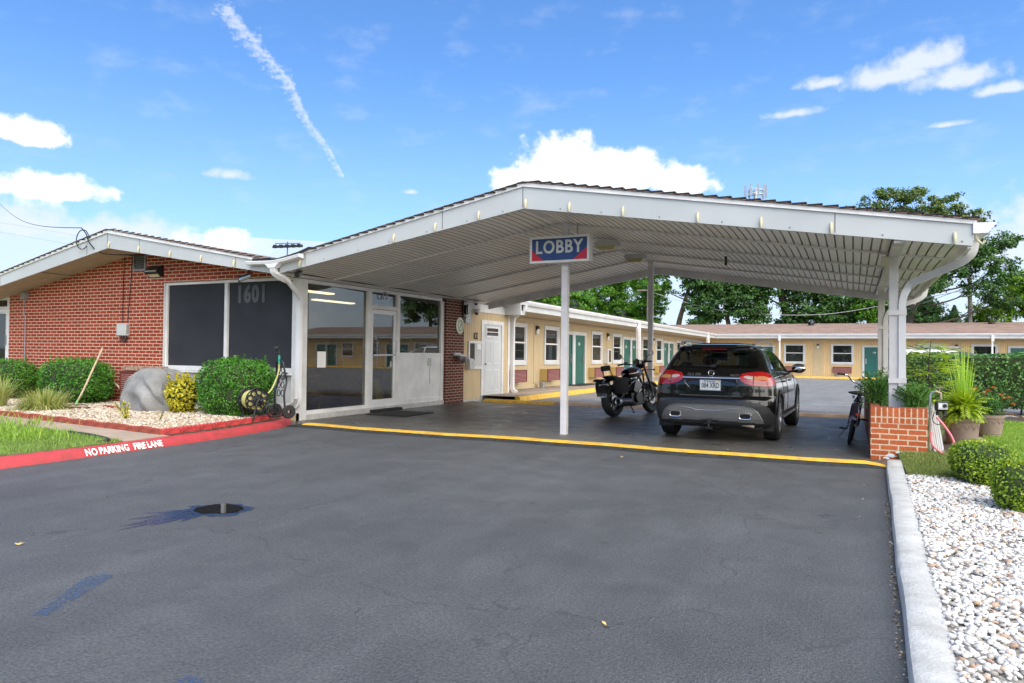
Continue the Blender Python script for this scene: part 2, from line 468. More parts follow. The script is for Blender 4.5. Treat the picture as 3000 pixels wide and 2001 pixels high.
trail = wt.math('MULTIPLY', sstep(wt.math('ADD', tr, wt.math('MULTIPLY', wt.math('SUBTRACT', NC, .5), 2.4)), .2, 1.25), .62)
cirrus = wt.math('MULTIPLY', sstep(NF, .5, .85), .24)
allc = wt.math('MAXIMUM', wt.math('MAXIMUM', dm, tm), wt.math('MAXIMUM', trail, cirrus))
# sunlit tops, greyer undersides
shade = wt.ramp(wt.math('ADD', wt.math('MULTIPLY', NZ, .7), wt.math('MULTIPLY', dense, .35)), [(.25, (4.3, 4.6, 5.2)), (.62, (6.6, 6.7, 6.9))])
hz = sstep(EL, 24, -2)
skyc = wt.mix(1, sky.outputs[0], (.60, .90, 1.2), 'MULTIPLY')
skyc = wt.mix(wt.math('MULTIPLY', hz, .45), skyc, (3.5, 4.3, 5.4))
allc = wt.math('MAXIMUM', allc, wt.math('MULTIPLY', sstep(wt.math('ADD', EL, wt.math('MULTIPLY', NF, 16)), 36, 56), .6))  # added white cover overhead, above the view, makes the skylight less blue
skyc = wt.mix(allc, skyc, shade)
# a bright bank added to the sky out of view on the right, as fill light
fill_bank = wt.math('MULTIPLY', sstep(wt.math('ADD', wt.math('MULTIPLY', sx.outputs[0], .93), wt.math('MULTIPLY', sx.outputs[1], -.36)), .25, .7), sstep(wt.math('SUBTRACT', 62, EL), 0, 25))
skyc = wt.mix(wt.math('MULTIPLY', fill_bank, sstep(NF, .15, .5)), skyc, (21, 20.2, 18.8))
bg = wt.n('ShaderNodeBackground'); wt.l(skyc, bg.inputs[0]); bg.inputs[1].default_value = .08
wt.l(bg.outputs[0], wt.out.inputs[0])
wd.cycles.sampling_method = 'MANUAL'; wd.cycles.sample_map_resolution = 256

# ------------------------------------------------------------------ ground
def zg(y): return -.0045*max(0, min(y, 75)-16.6)

def asphalt(name, c, rough=.8, crack=.5, patch=.2, wet=0, fine=1.0):
    t = NT(name); p = t.pos()
    big = t.noise(p, .35, 4); mid = t.noise(p, 2.2, 4, .6, .6); ag = t.noise(p, 62, 4, .75)
    vv = t.n('ShaderNodeTexVoronoi'); t.l(p, vv.inputs['Vector']); vv.inputs['Scale'].default_value = 110
    st = t.n('ShaderNodeTexVoronoi', feature='DISTANCE_TO_EDGE')
    nz = t.n('ShaderNodeTexNoise'); t.l(p, nz.inputs['Vector']); nz.inputs['Scale'].default_value = 1.7; nz.inputs['Detail'].default_value = 5
    mv = t.n('ShaderNodeVectorMath', operation='MULTIPLY_ADD'); t.l(nz.outputs['Color'], mv.inputs[0]); mv.inputs[1].default_value = (1.1, 1.1, 0); t.l(p, mv.inputs[2])
    t.l(mv.outputs[0], st.inputs['Vector']); st.inputs['Scale'].default_value = .42
    cr = t.math('MULTIPLY', t.math('LESS_THAN', st.outputs['Distance'], .0028), t.math('GREATER_THAN', mid, .47))
    sf = t.n('ShaderNodeTexVoronoi', feature='DISTANCE_TO_EDGE'); t.l(mv.outputs[0], sf.inputs['Vector']); sf.inputs['Scale'].default_value = 5.5
    fc = t.math('MULTIPLY', t.math('LESS_THAN', sf.outputs['Distance'], .016), t.math('GREATER_THAN', t.noise(p, .8, 3), .56))
    col = t.ramp(big, [(.28, tuple(x*(1-patch) for x in c)), (.72, tuple(x*(1+patch) for x in c))])
    col = t.mix(.6, col, t.ramp(mid, [(.3, .78), (.7, 1.22)]), 'MULTIPLY')
    col = t.mix(.85, col, t.ramp(ag, [(.3, .3), (.5, .95), (.62, 1.25), (.74, 2.6)]), 'MULTIPLY')
    col = t.mix(t.math('MULTIPLY', t.math('MAXIMUM', cr, t.math('MULTIPLY', fc, .55*fine)), crack), col, (.012, .012, .013))
    stp = t.n('ShaderNodeMapping'); t.l(p, stp.inputs[0]); stp.inputs['Scale'].default_value = (1.5, .22, 1); stp.inputs['Rotation'].default_value = (0, 0, .12)
    col = t.mix(.7, col, t.ramp(t.noise(stp.outputs[0], 1.6, 5, .6), [(.3, .8), (.55, 1.0), (.75, 1.22)]), 'MULTIPLY')
    spots = t.noise(p, 3.1, 2, .4)
    col = t.mix(1, col, t.ramp(spots, [(.0, .6), (.2, .68), (.27, 1.0), (1, 1.0)]), 'MULTIPLY')
    h = t.math('SUBTRACT', t.math('MULTIPLY', ag, .5), t.math('MULTIPLY', cr, 1.5))
    rg = t.ramp(mid, [(.3, rough-.16-wet), (.7, rough)])
    t.bsdf(col, rg, 0, .5, t.bump(t.math('ADD', h, t.math('MULTIPLY', vv.outputs['Distance'], .6)), .8, .012))
    return t.m
W['asph_front'] = asphalt('worn_grey_asphalt', (.082, .085, .09), .74, .3, .16)
W['asph_dark'] = asphalt('sealed_black_asphalt', (.108, .1, .09), .5, .2, .3, .1, .3)
W['asph_back'] = asphalt('lot_grey_asphalt', (.22, .217, .217), .75, .3, .12)

def sheet(name, x0, x1, ys, dz, mat, label, cat, nx=1):
    m = MB(); xs = [x0+(x1-x0)*i/nx for i in range(nx+1)]
    n = len(m.v)
    for y in ys:
        for x in xs: m.v.append((x, y, zg(y)+dz))
    k = nx+1
    for j in range(len(ys)-1):
        for i in range(nx): m.f.append((j*k+i, j*k+i+1, (j+1)*k+i+1, (j+1)*k+i))
    return tag(struct(m.build(name, mat)), label, cat)

W['far_ground'] = simple('far_grass_ground', (.075, .1, .03), .95, var=.3, vs=.2)
gm = MB()
gy = [-900, -40, 16.6, 75, 1800]
for y in gy:
    for x in (-1600, 1600): gm.v.append((x, y, zg(y)-.06))
for j in range(len(gy)-1): gm.f.append((2*j, 2*j+1, 2*j+3, 2*j+2))
tag(struct(gm.build('ground', W['far_ground'])), 'wide flat grassy ground reaching to the horizon behind the motel', 'ground')
sheet('driveway', -45, .5, [-38, 9.42], 0, W['asph_front'], 'worn grey asphalt driveway in front of the canopy', 'driveway')
sheet('canopy_pavement', -9.6, .6, [9.42, 16.55], 0, W['asph_dark'], 'dark sealed asphalt under the canopy roof', 'pavement')
sheet('parking_lot', -8.1, 40, [16.55, 30, 45, 50.5], 0, W['asph_back'], 'open grey asphalt parking lot between the two motel wings', 'parking lot')
sheet('side_road', 3.2, 40, [-38, 16.54], 0, W['asph_back'], 'grey asphalt lane to the right of the lawn island', 'road')

# worn parking lines
W['line_y'] = simple('worn_yellow_line', (.62, .43, .16), .8, var=.35, vs=10)
W['line_w'] = simple('worn_white_line', (.5, .5, .5), .8, var=.35, vs=10)
lm = MB(); 
for y in (18.1, 20.75, 23.4, 26.05, 28.7, 31.35, 34.0, 36.6, 39.2):
    lm.add([(-7.85, y, zg(y)+.004), (-3.6, y-1.5, zg(y-1.5)+.004), (-3.6, y-1.4, zg(y-1.4)+.004), (-7.85, y+.1, zg(y+.1)+.004)], [(0, 1, 2, 3)])
for x in (-4.0, -1.3, 1.4, 4.1, 6.8, 9.5, 12.2):
    lm.add([(x, 49.95, zg(50)+.004), (x+.1, 49.95, zg(50)+.004), (x-1.3, 46, zg(46)+.004), (x-1.4, 46, zg(46)+.004)], [(0, 1, 2, 3)])
tag(struct(lm.build('parking_lines', W['line_y'])), 'faded yellow parking stall lines painted on the grey lot', 'road marking')
lm = MB()
for (x0, x1, y0, y1) in ((-2.6, -.4, 18.5, 18.42), (-1.0, 3.0, 20.9, 20.8), (-7.6, -3.4, 17.35, 17.1), (1.8, 8, 24.2, 24.0)):
    lm.add([(x0, y0, zg(y0)+.004), (x1, y1, zg(y1)+.004), (x1, y1+.1, zg(y1)+.004), (x0, y0+.1, zg(y0)+.004)], [(0, 1, 2, 3)])
tag(struct(lm.build('white_lines', W['line_w'])), 'worn white stripes painted across the lot past the bicycle', 'road marking')

# the puddle in its hollow, the wet streaks round it, and two smears of blue paint
def blobpoly(cx, cy, rx, ry, n, jag, seed, z, ang=0):
    rr = random.Random(seed); P = []
    ph = [rr.uniform(0, 6.3) for _ in range(4)]
    for k in range(n):
        a = 2*PI*k/n; q = 1+jag*(.5*math.sin(3*a+ph[0])+.35*math.sin(5*a+ph[1])+.3*math.sin(9*a+ph[2])) + rr.uniform(-jag, jag)*.35
        x, y = rx*q*math.cos(a), ry*q*math.sin(a)
        P.append((cx+x*math.cos(ang)-y*math.sin(ang), cy+x*math.sin(ang)+y*math.cos(ang), z))
    return P
wm = MB(); P = blobpoly(-4.62, 4.17, .2, .17, 40, .1, 3, .006); wm.add(P, [tuple(range(40))])
t = NT('puddle_water'); t.bsdf((.012, .011, .01), .02, 0, .6); W['puddle'] = t.m
tag(struct(wm.build('puddle', W['puddle'])), 'small dark puddle in the driveway reflecting the sign post', 'puddle')
def speckle(name, c, thr, scale, rough):
    t = NT(name); p = t.pos()
    b = t.n('ShaderNodeBsdfPrincipled'); b.inputs['Base Color'].default_value = (*c, 1); b.inputs['Roughness'].default_value = rough
    tr = t.n('ShaderNodeBsdfTransparent'); m = t.n('ShaderNodeMixShader')
    mp = t.pos((1, 1, 1)); f = t.noise(p, scale, 4, .7)
    nd = t.n('ShaderNodeMapRange'); t.l(f, nd.inputs[0]); nd.inputs[1].default_value = thr-.07; nd.inputs[2].default_value = thr+.07; nd.inputs[4].default_value = .9
    t.l(nd.outputs[0], m.inputs[0]); t.l(tr.outputs[0], m.inputs[1]); t.l(b.outputs[0], m.inputs[2]); t.l(m.outputs[0], t.out.inputs[0])
    return t.m
W['wet'] = speckle('wet_asphalt', (.03, .06, .14), .45, 40, .2)
W['bluepaint'] = speckle('blue_paint_smear', (.05, .095, .2), .53, 60, .5)
wm = MB(); P = blobpoly(-4.6, 4.16, .27, .21, 44, .22, 5, .003); wm.add(P, [tuple(range(44))])
for (a, L, w) in ((-1.5, .6, .07), (-1.75, .72, .09), (-2.05, .6, .08), (-1.25, .42, .06), (-2.4, .5, .06), (-1.62, .8, .05)):
    d = Vector((math.cos(a), math.sin(a), 0)); s = Vector((-d.y, d.x, 0)); c = Vector((-4.66, 4.12, .0035+len(wm.v)*2e-6))
    wm.add([c+d*.12-s*w, c+d*L*.6-s*w*.8, c+d*L, c+d*L*.62+s*w*.6, c+d*.12+s*w], [(0, 1, 2, 3, 4)])
tag(struct(wm.build('wet_patch', W['wet'])), 'wet bluish streaks spreading from the small puddle', 'wet patch')
bm_ = MB()
bm_.add([(-3.5, 2.13, .003), (-3.56, 2.1, .003), (-3.72, 2.33, .003), (-3.9, 2.58, .003), (-3.87, 2.68, .003), (-3.78, 2.68, .003), (-3.64, 2.42, .003)], [tuple(range(7))])
bm_.add(blobpoly(-2.32, 1.97, .07, .035, 14, .3, 8, .003), [tuple(range(14))])
tag(struct(bm_.build('paint_smear', W['bluepaint'])), 'smears of blue paint on the driveway nearest the lower left', 'paint smear')

# ------------------------------------------------------------------ kerbs and berms
def interp(P, y):
    for (x0, y0), (x1, y1) in zip(P[:-1], P[1:]):
        if y0 <= y <= y1:
            t_ = (y-y0)/(y1-y0); return x0+(x1-x0)*t_
    return P[0][0] if y < P[0][1] else P[-1][0]
RK = [(-8.0, -30), (-8.12, 2), (-8.14, 4.44), (-8.17, 5.4), (-8.2, 6.5), (-8.27, 7.4), (-8.4, 8.3), (-8.62, 9.1), (-8.95, 9.66)]
PROF = [(0, -.02), (.01, .025), (.04, .08), (.08, .102), (.14, .11), (.175, .108), (.175, -.02)]
km = MB(); ys = [-30, -10, -3, 0, 2]+[3+.16*i for i in range(42)]
ys = [y for y in ys if y <= 9.66]+[9.66]
k = len(PROF)
rr = random.Random(2)
for y in ys:
    bx = interp(RK, y); w = .003*math.sin(y*3.1)
    for dx, z in PROF: km.v.append((bx-dx+w, y, z+(w if z > .05 else 0)))
for j in range(len(ys)-1):
    for i in range(k-1): km.f.append((j*k+i, j*k+i+1, (j+1)*k+i+1, (j+1)*k+i))
km.f.append(tuple(range(k))); km.f.append(tuple((len(ys)-1)*k+i for i in range(k)))
kerb = km.build('red_kerb', W['redkerb'], smooth=True)
tag(struct(kerb), 'red painted kerb lettered NO PARKING FIRE LANE along the left lawn', 'kerb')
ORIG[kerb.name] = Vector((0, 0, 0))
LP = [0]; 
for a, b in zip(PROF[:4], PROF[1:5]): LP.append(LP[-1]+math.hypot(b[0]-a[0], b[1]-a[1]))
def onface(u, v):
    for i in range(4):
        if v <= LP[i+1] or i == 3:
            q = (v-LP[i])/(LP[i+1]-LP[i]); a, b = PROF[i], PROF[i+1]
            nx, nz = (b[1]-a[1]), (b[0]-a[0]); nl = math.hypot(nx, nz)
            return Vector((interp(RK, u)-(a[0]+(b[0]-a[0])*q)+.009*nx/nl, u, a[1]+(b[1]-a[1])*q+.009*nz/nl))
lt = MB()
for s, y0, xs in (('NO PARKING', 5.40, .57), ('FIRE LANE', 6.04, .42)):
    tm_ = text_mb(s, .112, .0, align='LEFT', bold=.003); wd_ = max(v[0] for v in tm_.v); tm_.v = [(v[0]*xs/wd_, v[1], v[2]) for v in tm_.v]
    n0 = len(lt.v); wob = random.Random(4)
    lt.add([onface(y0+v[0], .072+v[1]*1.05+.003*math.sin(v[0]*40)) for v in tm_.v], tm_.f)
lt.build('painted_lettering', W['lettering'], kerb)

# asphalt berm with yellow stripes across the mouth of the canopy
bt = thing('speed_bump', 'low black asphalt berm with worn yellow stripe across the canopy entrance', 'speed bump', (-4, 9.4, 0))
BP = [(-.26, -.01), (-.17, .03), (-.09, .05), (.03, .055), (.12, .045), (.24, -.01)]
def wig(x): return 9.4+.05*math.sin(x*1.3+.4)+.02*math.sin(x*3.7)
xs_ = [-8.72+.15*i for i in range(62)]; xs_ = [x for x in xs_ if x < .36]+[.36]
def strip(prof, name, mat, lift=0, jag=0, x0=-9, x1=9):
    m = MB(); kk = len(prof); X = [x for x in xs_ if x0 <= x <= x1]; rj = random.Random(9)
    for x in X:
        e = min(1, (x+8.75)/.3, (.4-x)/.2); e = max(.15, e)
        j0, j1 = rj.uniform(-jag, jag), rj.uniform(-jag, jag)
        for i, (dy, z) in enumerate(prof):
            m.v.append((x, wig(x)+dy+(j0 if i == 0 else j1 if i == kk-1 else 0), z*(e if z > 0 else 1)+lift))
    for j in range(len(X)-1):
        for i in range(kk-1): m.f.append((j*kk+i, (j+1)*kk+i, (j+1)*kk+i+1, j*kk+i+1))
    return m.build(name, mat, bt, smooth=True, angle=60)
strip(BP, 'berm', simple('berm_asphalt', (.03, .03, .031), .7, var=.3, vs=15, bump=.6, bs=50))
strip([(-.15, .036), (-.09, .0525), (.01, .0562)], 'wide_stripe', W['yellow'], .003, .012, -8.5)
strip([(.055, .055), (.085, .051)], 'thin_stripe', W['yellow'], .003, .008, -8.3)

# cream concrete kerb hump at the back edge of the canopy
rt = MB(); P2 = [(-.16, -.01), (-.1, .055), (.0, .075), (.1, .06), (.16, -.01)]
XS = [-8.75+.25*i for i in range(47)]
for x in XS:
    for dy, z in P2: rt.v.append((x, 16.6+dy+.03*math.sin(x*1.1), z))
for j in range(len(XS)-1):
    for i in range(4): rt.f.append((j*5+i, (j+1)*5+i, (j+1)*5+i+1, j*5+i+1))
ro = thing('concrete_bump', 'low cream concrete hump along the back edge of the canopy pavement', 'speed bump', (-3, 16.6, 0))
rt.build('hump', W['bumpcon'], ro, smooth=True)
ry = MB()
for j, x in enumerate(XS[:9]):
    for dy, z in P2[:4]: ry.v.append((x, 16.6+dy+.03*math.sin(x*1.1), z+.004))
for j in range(8):
    for i in range(3): ry.f.append((j*4+i, (j+1)*4+i, (j+1)*4+i+1, j*4+i+1))
ry.build('yellow_end', W['yellow'], ro, smooth=True)

# white kerb on the right
wk = MB(); PW = [(0, -.02), (-.0, .05), (.01, .08), (.03, .092), (.14, .096), (.165, .09), (.165, -.02)]
ys = [-30, -8, -2, 0, 1]+[1.5+.2*i for i in range(39)]+[9.25, 9.4, 9.52, 9.6]
rr = random.Random(5); kk = len(PW)
for y in ys:
    bx = .125+.0235*min(max(y, -2), 12); e = 1 if y < 9.35 else max(.25, 1-((y-9.35)/.28)**2); w = .006*math.sin(y*2.1)+.004*math.sin(y*4.7+1)
    for dx, z in PW: wk.v.append((bx+.083+(dx-.083)*(.4+.6*e)+w*.6, y, z*(e if z > 0 else 1)+(w*.6 if z > .05 else 0)))
for j in range(len(ys)-1):
    for i in range(kk-1): wk.f.append((j*kk+i, (j+1)*kk+i, (j+1)*kk+i+1, j*kk+i+1))
wk.f.append(tuple(range(kk))); wk.f.append(tuple((len(ys)-1)*kk+i for i in range(kk)))
tag(struct(wk.build('white_kerb', W['whitekerb'], smooth=True)), 'chalky white painted kerb beside the white gravel bed on the right', 'kerb')

# yellow kerbs of the two wings and their walks
def ykerb(name, label, P0, P1, w, h):
    m = MB(); a, b = Vector(P0), Vector(P1); n = 24
    d = (b-a).normalized(); s = Vector((d.y, -d.x, 0))
    pr = [(0, -.1), (.01, h*.8), (.03, h), (w, h), (w, -.1)]
    for i in range(n+1):
        p = a.lerp(b, i/n); z0 = zg(p.y)
        for q, z in pr: m.v.append((p.x-s.x*q, p.y-s.y*q, z0+z))
    for i in range(n):
        for j in range(4): m.f.append((i*5+j, (i+1)*5+j, (i+1)*5+j+1, i*5+j+1))
    m.f.append((0, 1, 2, 3, 4)); m.f.append(tuple(n*5+j for j in range(5)))
    return tag(struct(m.build(name, W['yellow'], smooth=True)), label, 'kerb')
ykerb('yellow_kerb', 'worn yellow kerb along the walk of the left motel wing', (-8.02, 17.2, 0), (-8.02, 50.4, 0), .16, .13)
ykerb('yellow_kerb', 'bright yellow kerb along the foot of the far motel wing', (-8.1, 50.4, 0), (30, 50.4, 0), .16, .13)
wlk = MB(); ys = [17.2, 24, 32, 40, 51.9]
for y in ys:
    for x in (-9.95, -8.175): wlk.v.append((x, y, zg(y)+.122))
for j in range(4): wlk.f.append((2*j, 2*j+1, 2*j+3, 2*j+2))
tag(struct(wlk.build('walkway', W['concretew'])), 'tan concrete walkway below the windows of the left motel wing', 'walkway')
wlk = MB().box(-8.17, 30, 50.57, 51.9, -.6, zg(51)+.122)
tag(struct(wlk.build('walkway', W['concretew'])), 'tan concrete walkway below the windows of the far motel wing', 'walkway')

# concrete walk between the lawn and the gravel bed
WN = [(-22, 7.0), (-16, 6.75), (-11.95, 6.5), (-9.73, 6.31), (-8.37, 6.03)]
WE = [(-22, 7.75), (-16.5, 7.5), (-13.25, 7.24), (-12.0, 7.12), (-10.0, 6.88), (-8.4, 6.7)]
pw = MB(); poly = WN+WE[::-1]
pw.prism(poly, 'z', -.03, .118)
tag(struct(pw.build('path', W['concrete'])), 'tan concrete path between the left lawn and the scalloped edging', 'path')

# ------------------------------------------------------------------ lawns
def inpoly(x, y, P):
    c = np.zeros(len(x), bool); j = len(P)-1
    for i in range(len(P)):
        xi, yi = P[i]; xj, yj = P[j]
        c ^= ((yi > y) != (yj > y)) & (x < (xj-xi)*(y-yi)/(yj-yi+1e-12)+xi); j = i
    return c
def scatter(P, n, rs):
    A = np.array(P); lo, hi = A.min(0), A.max(0); out = np.zeros((0, 2))
    while len(out) < n:
        q = rs.uniform(lo, hi, (n*2, 2)); q = q[inpoly(q[:, 0], q[:, 1], P)]; out = np.vstack([out, q])
    return out[:n]
def blades(name, pts, z, h, w, lean, mat, rs, hv=.5):
    n = len(pts); a = rs.uniform(0, 2*PI, n); H = h*(1-hv+2*hv*rs.rand(n)); La = lean*rs.rand(n)
    d = np.stack([np.cos(a), np.sin(a)], 1); b = rs.uniform(0, 2*PI, n); s = np.stack([np.cos(b), np.sin(b)], 1)*w/2
    V = np.zeros((n, 5, 3))
    V[:, 0, :2] = pts-s; V[:, 1, :2] = pts+s; V[:, 0, 2] = V[:, 1, 2] = z
    mid = pts+d*(La*.35)[:, None]
    V[:, 2, :2] = mid-s*.75; V[:, 3, :2] = mid+s*.75; V[:, 2, 2] = V[:, 3, 2] = z+H*.6
    V[:, 4, :2] = pts+d*La[:, None]; V[:, 4, 2] = z+H*(1-.25*(La/lean))
    F = np.array([(0, 1, 3), (0, 3, 2), (2, 3, 4)])[None]+(np.arange(n)*5)[:, None, None]
    return np_mesh(name, V.reshape(-1, 3), F.reshape(-1, 3), mat)
def grassmat(name, c1, c2, cd, scale=1.2, amt=.55):
    t = NT(name); g = t.n('ShaderNodeNewGeometry')
    col = t.ramp(g.outputs['Random Per Island'], [(.1, c1), (.85, c2)])
    d = t.noise(g.outputs['Position'], scale, 3)
    nd = t.n('ShaderNodeMapRange'); t.l(d, nd.inputs[0]); nd.inputs[1].default_value = amt; nd.inputs[2].default_value = amt+.14
    col = t.mix(nd.outputs[0], col, cd)
    b = t.n('ShaderNodeBsdfPrincipled'); t.l(col, b.inputs['Base Color']); b.inputs['Roughness'].default_value = .6
    tl = t.n('ShaderNodeBsdfTranslucent'); t.l(col, tl.inputs[0]); m = t.n('ShaderNodeMixShader'); m.inputs[0].default_value = .3
    t.l(b.outputs[0], m.inputs[1]); t.l(tl.outputs[0], m.inputs[2]); t.l(m.outputs[0], t.out.inputs[0]); return t.m
rs = np.random.RandomState(11)
W['lawnbase'] = simple('lawn_soil', (.14, .17, .05), .95, var=.35, vs=5)
W['lawn'] = grassmat('lawn_blades', (.13, .26, .03), (.3, .43, .085), (.4, .37, .15), 1.1, .57)
W['lawn_r'] = grassmat('right_lawn_blades', (.16, .32, .03), (.34, .5, .07), (.4, .42, .12), .8, .66)
W['lawn_d'] = grassmat('short_turf_blades', (.14, .2, .035), (.27, .31, .08), (.34, .28, .13), 2.5, .55)
LP_ = [(-8.34, -20), (-8.34, 4.5), (-8.4, 6.02), (-9.73, 6.28), (-11.95, 6.47), (-16, 6.72), (-22, 6.97), (-40, 7.4), (-40, -20)]
lw = MB().prism(LP_, 'z', -.03, .112); tag(struct(lw.build('lawn', W['lawnbase'])), 'green lawn on the left between the red kerb and the concrete path', 'lawn')
VP = [(-8.31, 1.5), (-8.31, 4.5), (-8.36, 6.0), (-9.73, 6.3), (-11.95, 6.47), (-18, 6.8), (-18, 4.0), (-11, 1.5)]
gp = scatter(VP, 70000, rs)
g1 = blades('grass', gp, .105, .048, .007, .045, W['lawn'], rs); tag(struct(g1, 'stuff'), 'short green grass with a dry patch on the left lawn', 'grass')
cl = np.vstack([np.array((cx_, cy_))+rs.normal(0, sg, (n_, 2)) for cx_, cy_, sg, n_ in ((-9.75, 5.62, .22, 420), (-10.6, 5.75, .12, 150), (-11.4, 6.3, .35, 260), (-13, 6.5, .4, 260))])
g2 = blades('grass', cl, .11, .12, .012, .16, W['lawn_r'], rs); tag(struct(g2, 'stuff'), 'longer darker tufts of grass in the left lawn', 'grass')
RL_ = [(.5, 8.35), (3.2, 7.6), (3.2, 17.6), (.5, 17.6)]
lw = MB().prism([(.5, 8.2), (3.4, 7.8), (3.4, 17.5), (.5, 17.5)], 'z', -.03, .1); tag(struct(lw.build('lawn', W['lawnbase'])), 'bright green lawn island on the right behind the round shrubs', 'lawn')
RP = [(1.0, 8.3), (3.3, 8.0), (3.3, 15.9), (1.9, 15.9), (1.75, 12.5), (1.62, 11.6), (1.35, 10.0)]
gp = scatter(RP, 42000, rs); g1 = blades('grass', gp, .095, .045, .007, .04, W['lawn_r'], rs); tag(struct(g1, 'stuff'), 'bright mown grass on the right lawn island', 'grass')
DP = [(.5, 8.25), (1.1, 8.12), (1.4, 10.0), (1.0, 10.3), (.52, 10.02)]
gp = scatter(DP, 9000, rs); g1 = blades('grass', gp, .095, .05, .006, .05, W['lawn_d'], rs); tag(struct(g1, 'stuff'), 'drier olive grass in front of the brick planter', 'grass')
sm = MB().prism([(1.75, 15.9), (3.35, 15.8), (3.35, 17.3), (1.6, 17.35), (1.45, 14.2), (1.05, 11.2), (.86, 10.5), (1.05, 10.3), (1.6, 11.3)], 'z', .05, .108)
tag(struct(sm.build('soil', W['soil'])), 'bare dark soil along the far edge of the right lawn', 'soil')
sm = MB().prism([(1.0, 17.36), (3.4, 17.36), (3.4, 17.5), (1.0, 17.5)], 'z', -.03, .125)
tag(struct(sm.build('white_kerb', W['whitekerb'])), 'thin white kerb at the far end of the right lawn', 'kerb')

# ------------------------------------------------------------------ gravel beds
def ico(sub):
    b = bmesh.new(); bmesh.ops.create_icosphere(b, subdivisions=sub, radius=1)
    V = np.array([v.co[:] for v in b.verts]); F = np.array([[v.index for v in f.verts] for f in b.faces]); b.free(); return V, F
def stones(name, pts, z, size, mat, rs, sub=2, flat=.5, zr=.02):
    V0, F0 = ico(sub); n = len(pts); k = len(V0)
    sc = size*(.6+.8*rs.rand(n, 1))*np.stack([.75+.6*rs.rand(n), .6+.45*rs.rand(n), flat*(.7+.6*rs.rand(n))], 1)
    def rot(ax, a):
        c, s = np.cos(a), np.sin(a); M = np.zeros((n, 3, 3)); i, j = [(1, 2), (0, 2), (0, 1)][ax]; M[:, ax, ax] = 1
        M[:, i, i] = c; M[:, j, j] = c; M[:, i, j] = -s; M[:, j, i] = s; return M
    M = rot(2, rs.uniform(0, 6.3, n)) @ rot(0, rs.normal(0, .35, n)) @ rot(1, rs.normal(0, .35, n))
    ja = 1+.16*rs.randn(n, k, 1).clip(-1.5, 1.5)
    V = (V0[None]*ja*sc[:, None, :])@np.transpose(M, (0, 2, 1))
    V[:, :, :2] += pts[:, None, :]; V[:, :, 2] += (z+zr*rs.rand(n))[:, None]
    F = F0[None]+(np.arange(n)*k)[:, None, None]
    return np_mesh(name, V.reshape(-1, 3), F.reshape(-1, 3), mat, smooth=True)
W['peb_w'] = pebble('white_pebbles', [(.0, (.34, .31, .28)), (.1, (.56, .53, .5)), (.5, (.72, .7, .67)), (.88, (.8, .78, .75)), (.92, (.45, .28, .18)), (1, (.52, .42, .33))])
W['peb_c'] = pebble('cream_pebbles', [(0, (.3, .21, .14)), (.25, (.44, .35, .25)), (.6, (.56, .48, .38)), (.93, (.64, .57, .48)), (1, (.3, .18, .12))])
W['peb_d'] = pebble('grit_and_leaf_bits', [(0, (.05, .04, .03)), (.4, (.2, .14, .09)), (.8, (.4, .32, .22)), (1, (.6, .55, .48))])
BW = [(.29, .5), (2.0, .5), (2.0, 7.95), (1.05, 8.2), (.475, 8.28)]
gb = MB().prism(BW, 'z', -.03, .082); tag(struct(gb.build('gravel_base', simple('pale_grit', (.36, .34, .31), .9, var=.3, vs=40))), 'pale grit under the white pebbles on the right', 'ground')
st_ = stones('gravel', scatter([(.325, 1.6), (1.2, 1.6), (2.0, 5.5), (2.0, 7.95), (1.05, 8.25), (.485, 8.3)], 15000, rs), .088, .0165, W['peb_w'], rs, 1, .5, .016)
tag(struct(st_, 'stuff'), 'bed of white river pebbles beside the white kerb on the right', 'gravel')
yq = 2.6+4.6*rs.rand(260)**1.5
strays = np.array([(.1, 8.55), (-.35, 8.2), (.08, 7.2), (.15, 5.8), (.05, 6.4), (.1, 8.0), (-1.4, 4.0), (-2.1, 6.0)])
st_ = stones('gravel', np.vstack([strays, np.stack([(lambda yy: .105+.0235*yy+rs.normal(0, .012, 260))(yq), yq], 1)]), .001, .006, W['peb_d'], rs, 1, .6, .004)
tag(struct(st_, 'stuff'), 'stray pebbles and grit on the asphalt along the white kerb', 'gravel')
BC = [(-22, 7.8), (-16.5, 7.55), (-13.25, 7.28), (-12, 7.16), (-10, 6.92), (-8.62, 6.82), (-8.66, 7.6), (-8.78, 8.4), (-9.02, 9.2), (-9.2, 9.6), (-9.2, 10.1), (-22, 10.1)]
gb = MB().prism(BC, 'z', -.03, .14); tag(struct(gb.build('gravel_base', simple('cream_grit', (.42, .33, .24), .9, var=.3, vs=30))), 'cream grit under the pebbles in front of the brick wall', 'ground')
st_ = stones('gravel', scatter([(-18.5, 7.65), (-13.25, 7.3), (-10, 6.96), (-8.66, 6.86), (-8.82, 8.4), (-9.2, 9.5), (-9.2, 9.95), (-18.5, 9.95)], 15000, rs), .148, .028, W['peb_c'], rs, 1, .6, .025)
tag(struct(st_, 'stuff'), 'bed of cream pebbles in front of the red brick wall', 'gravel')

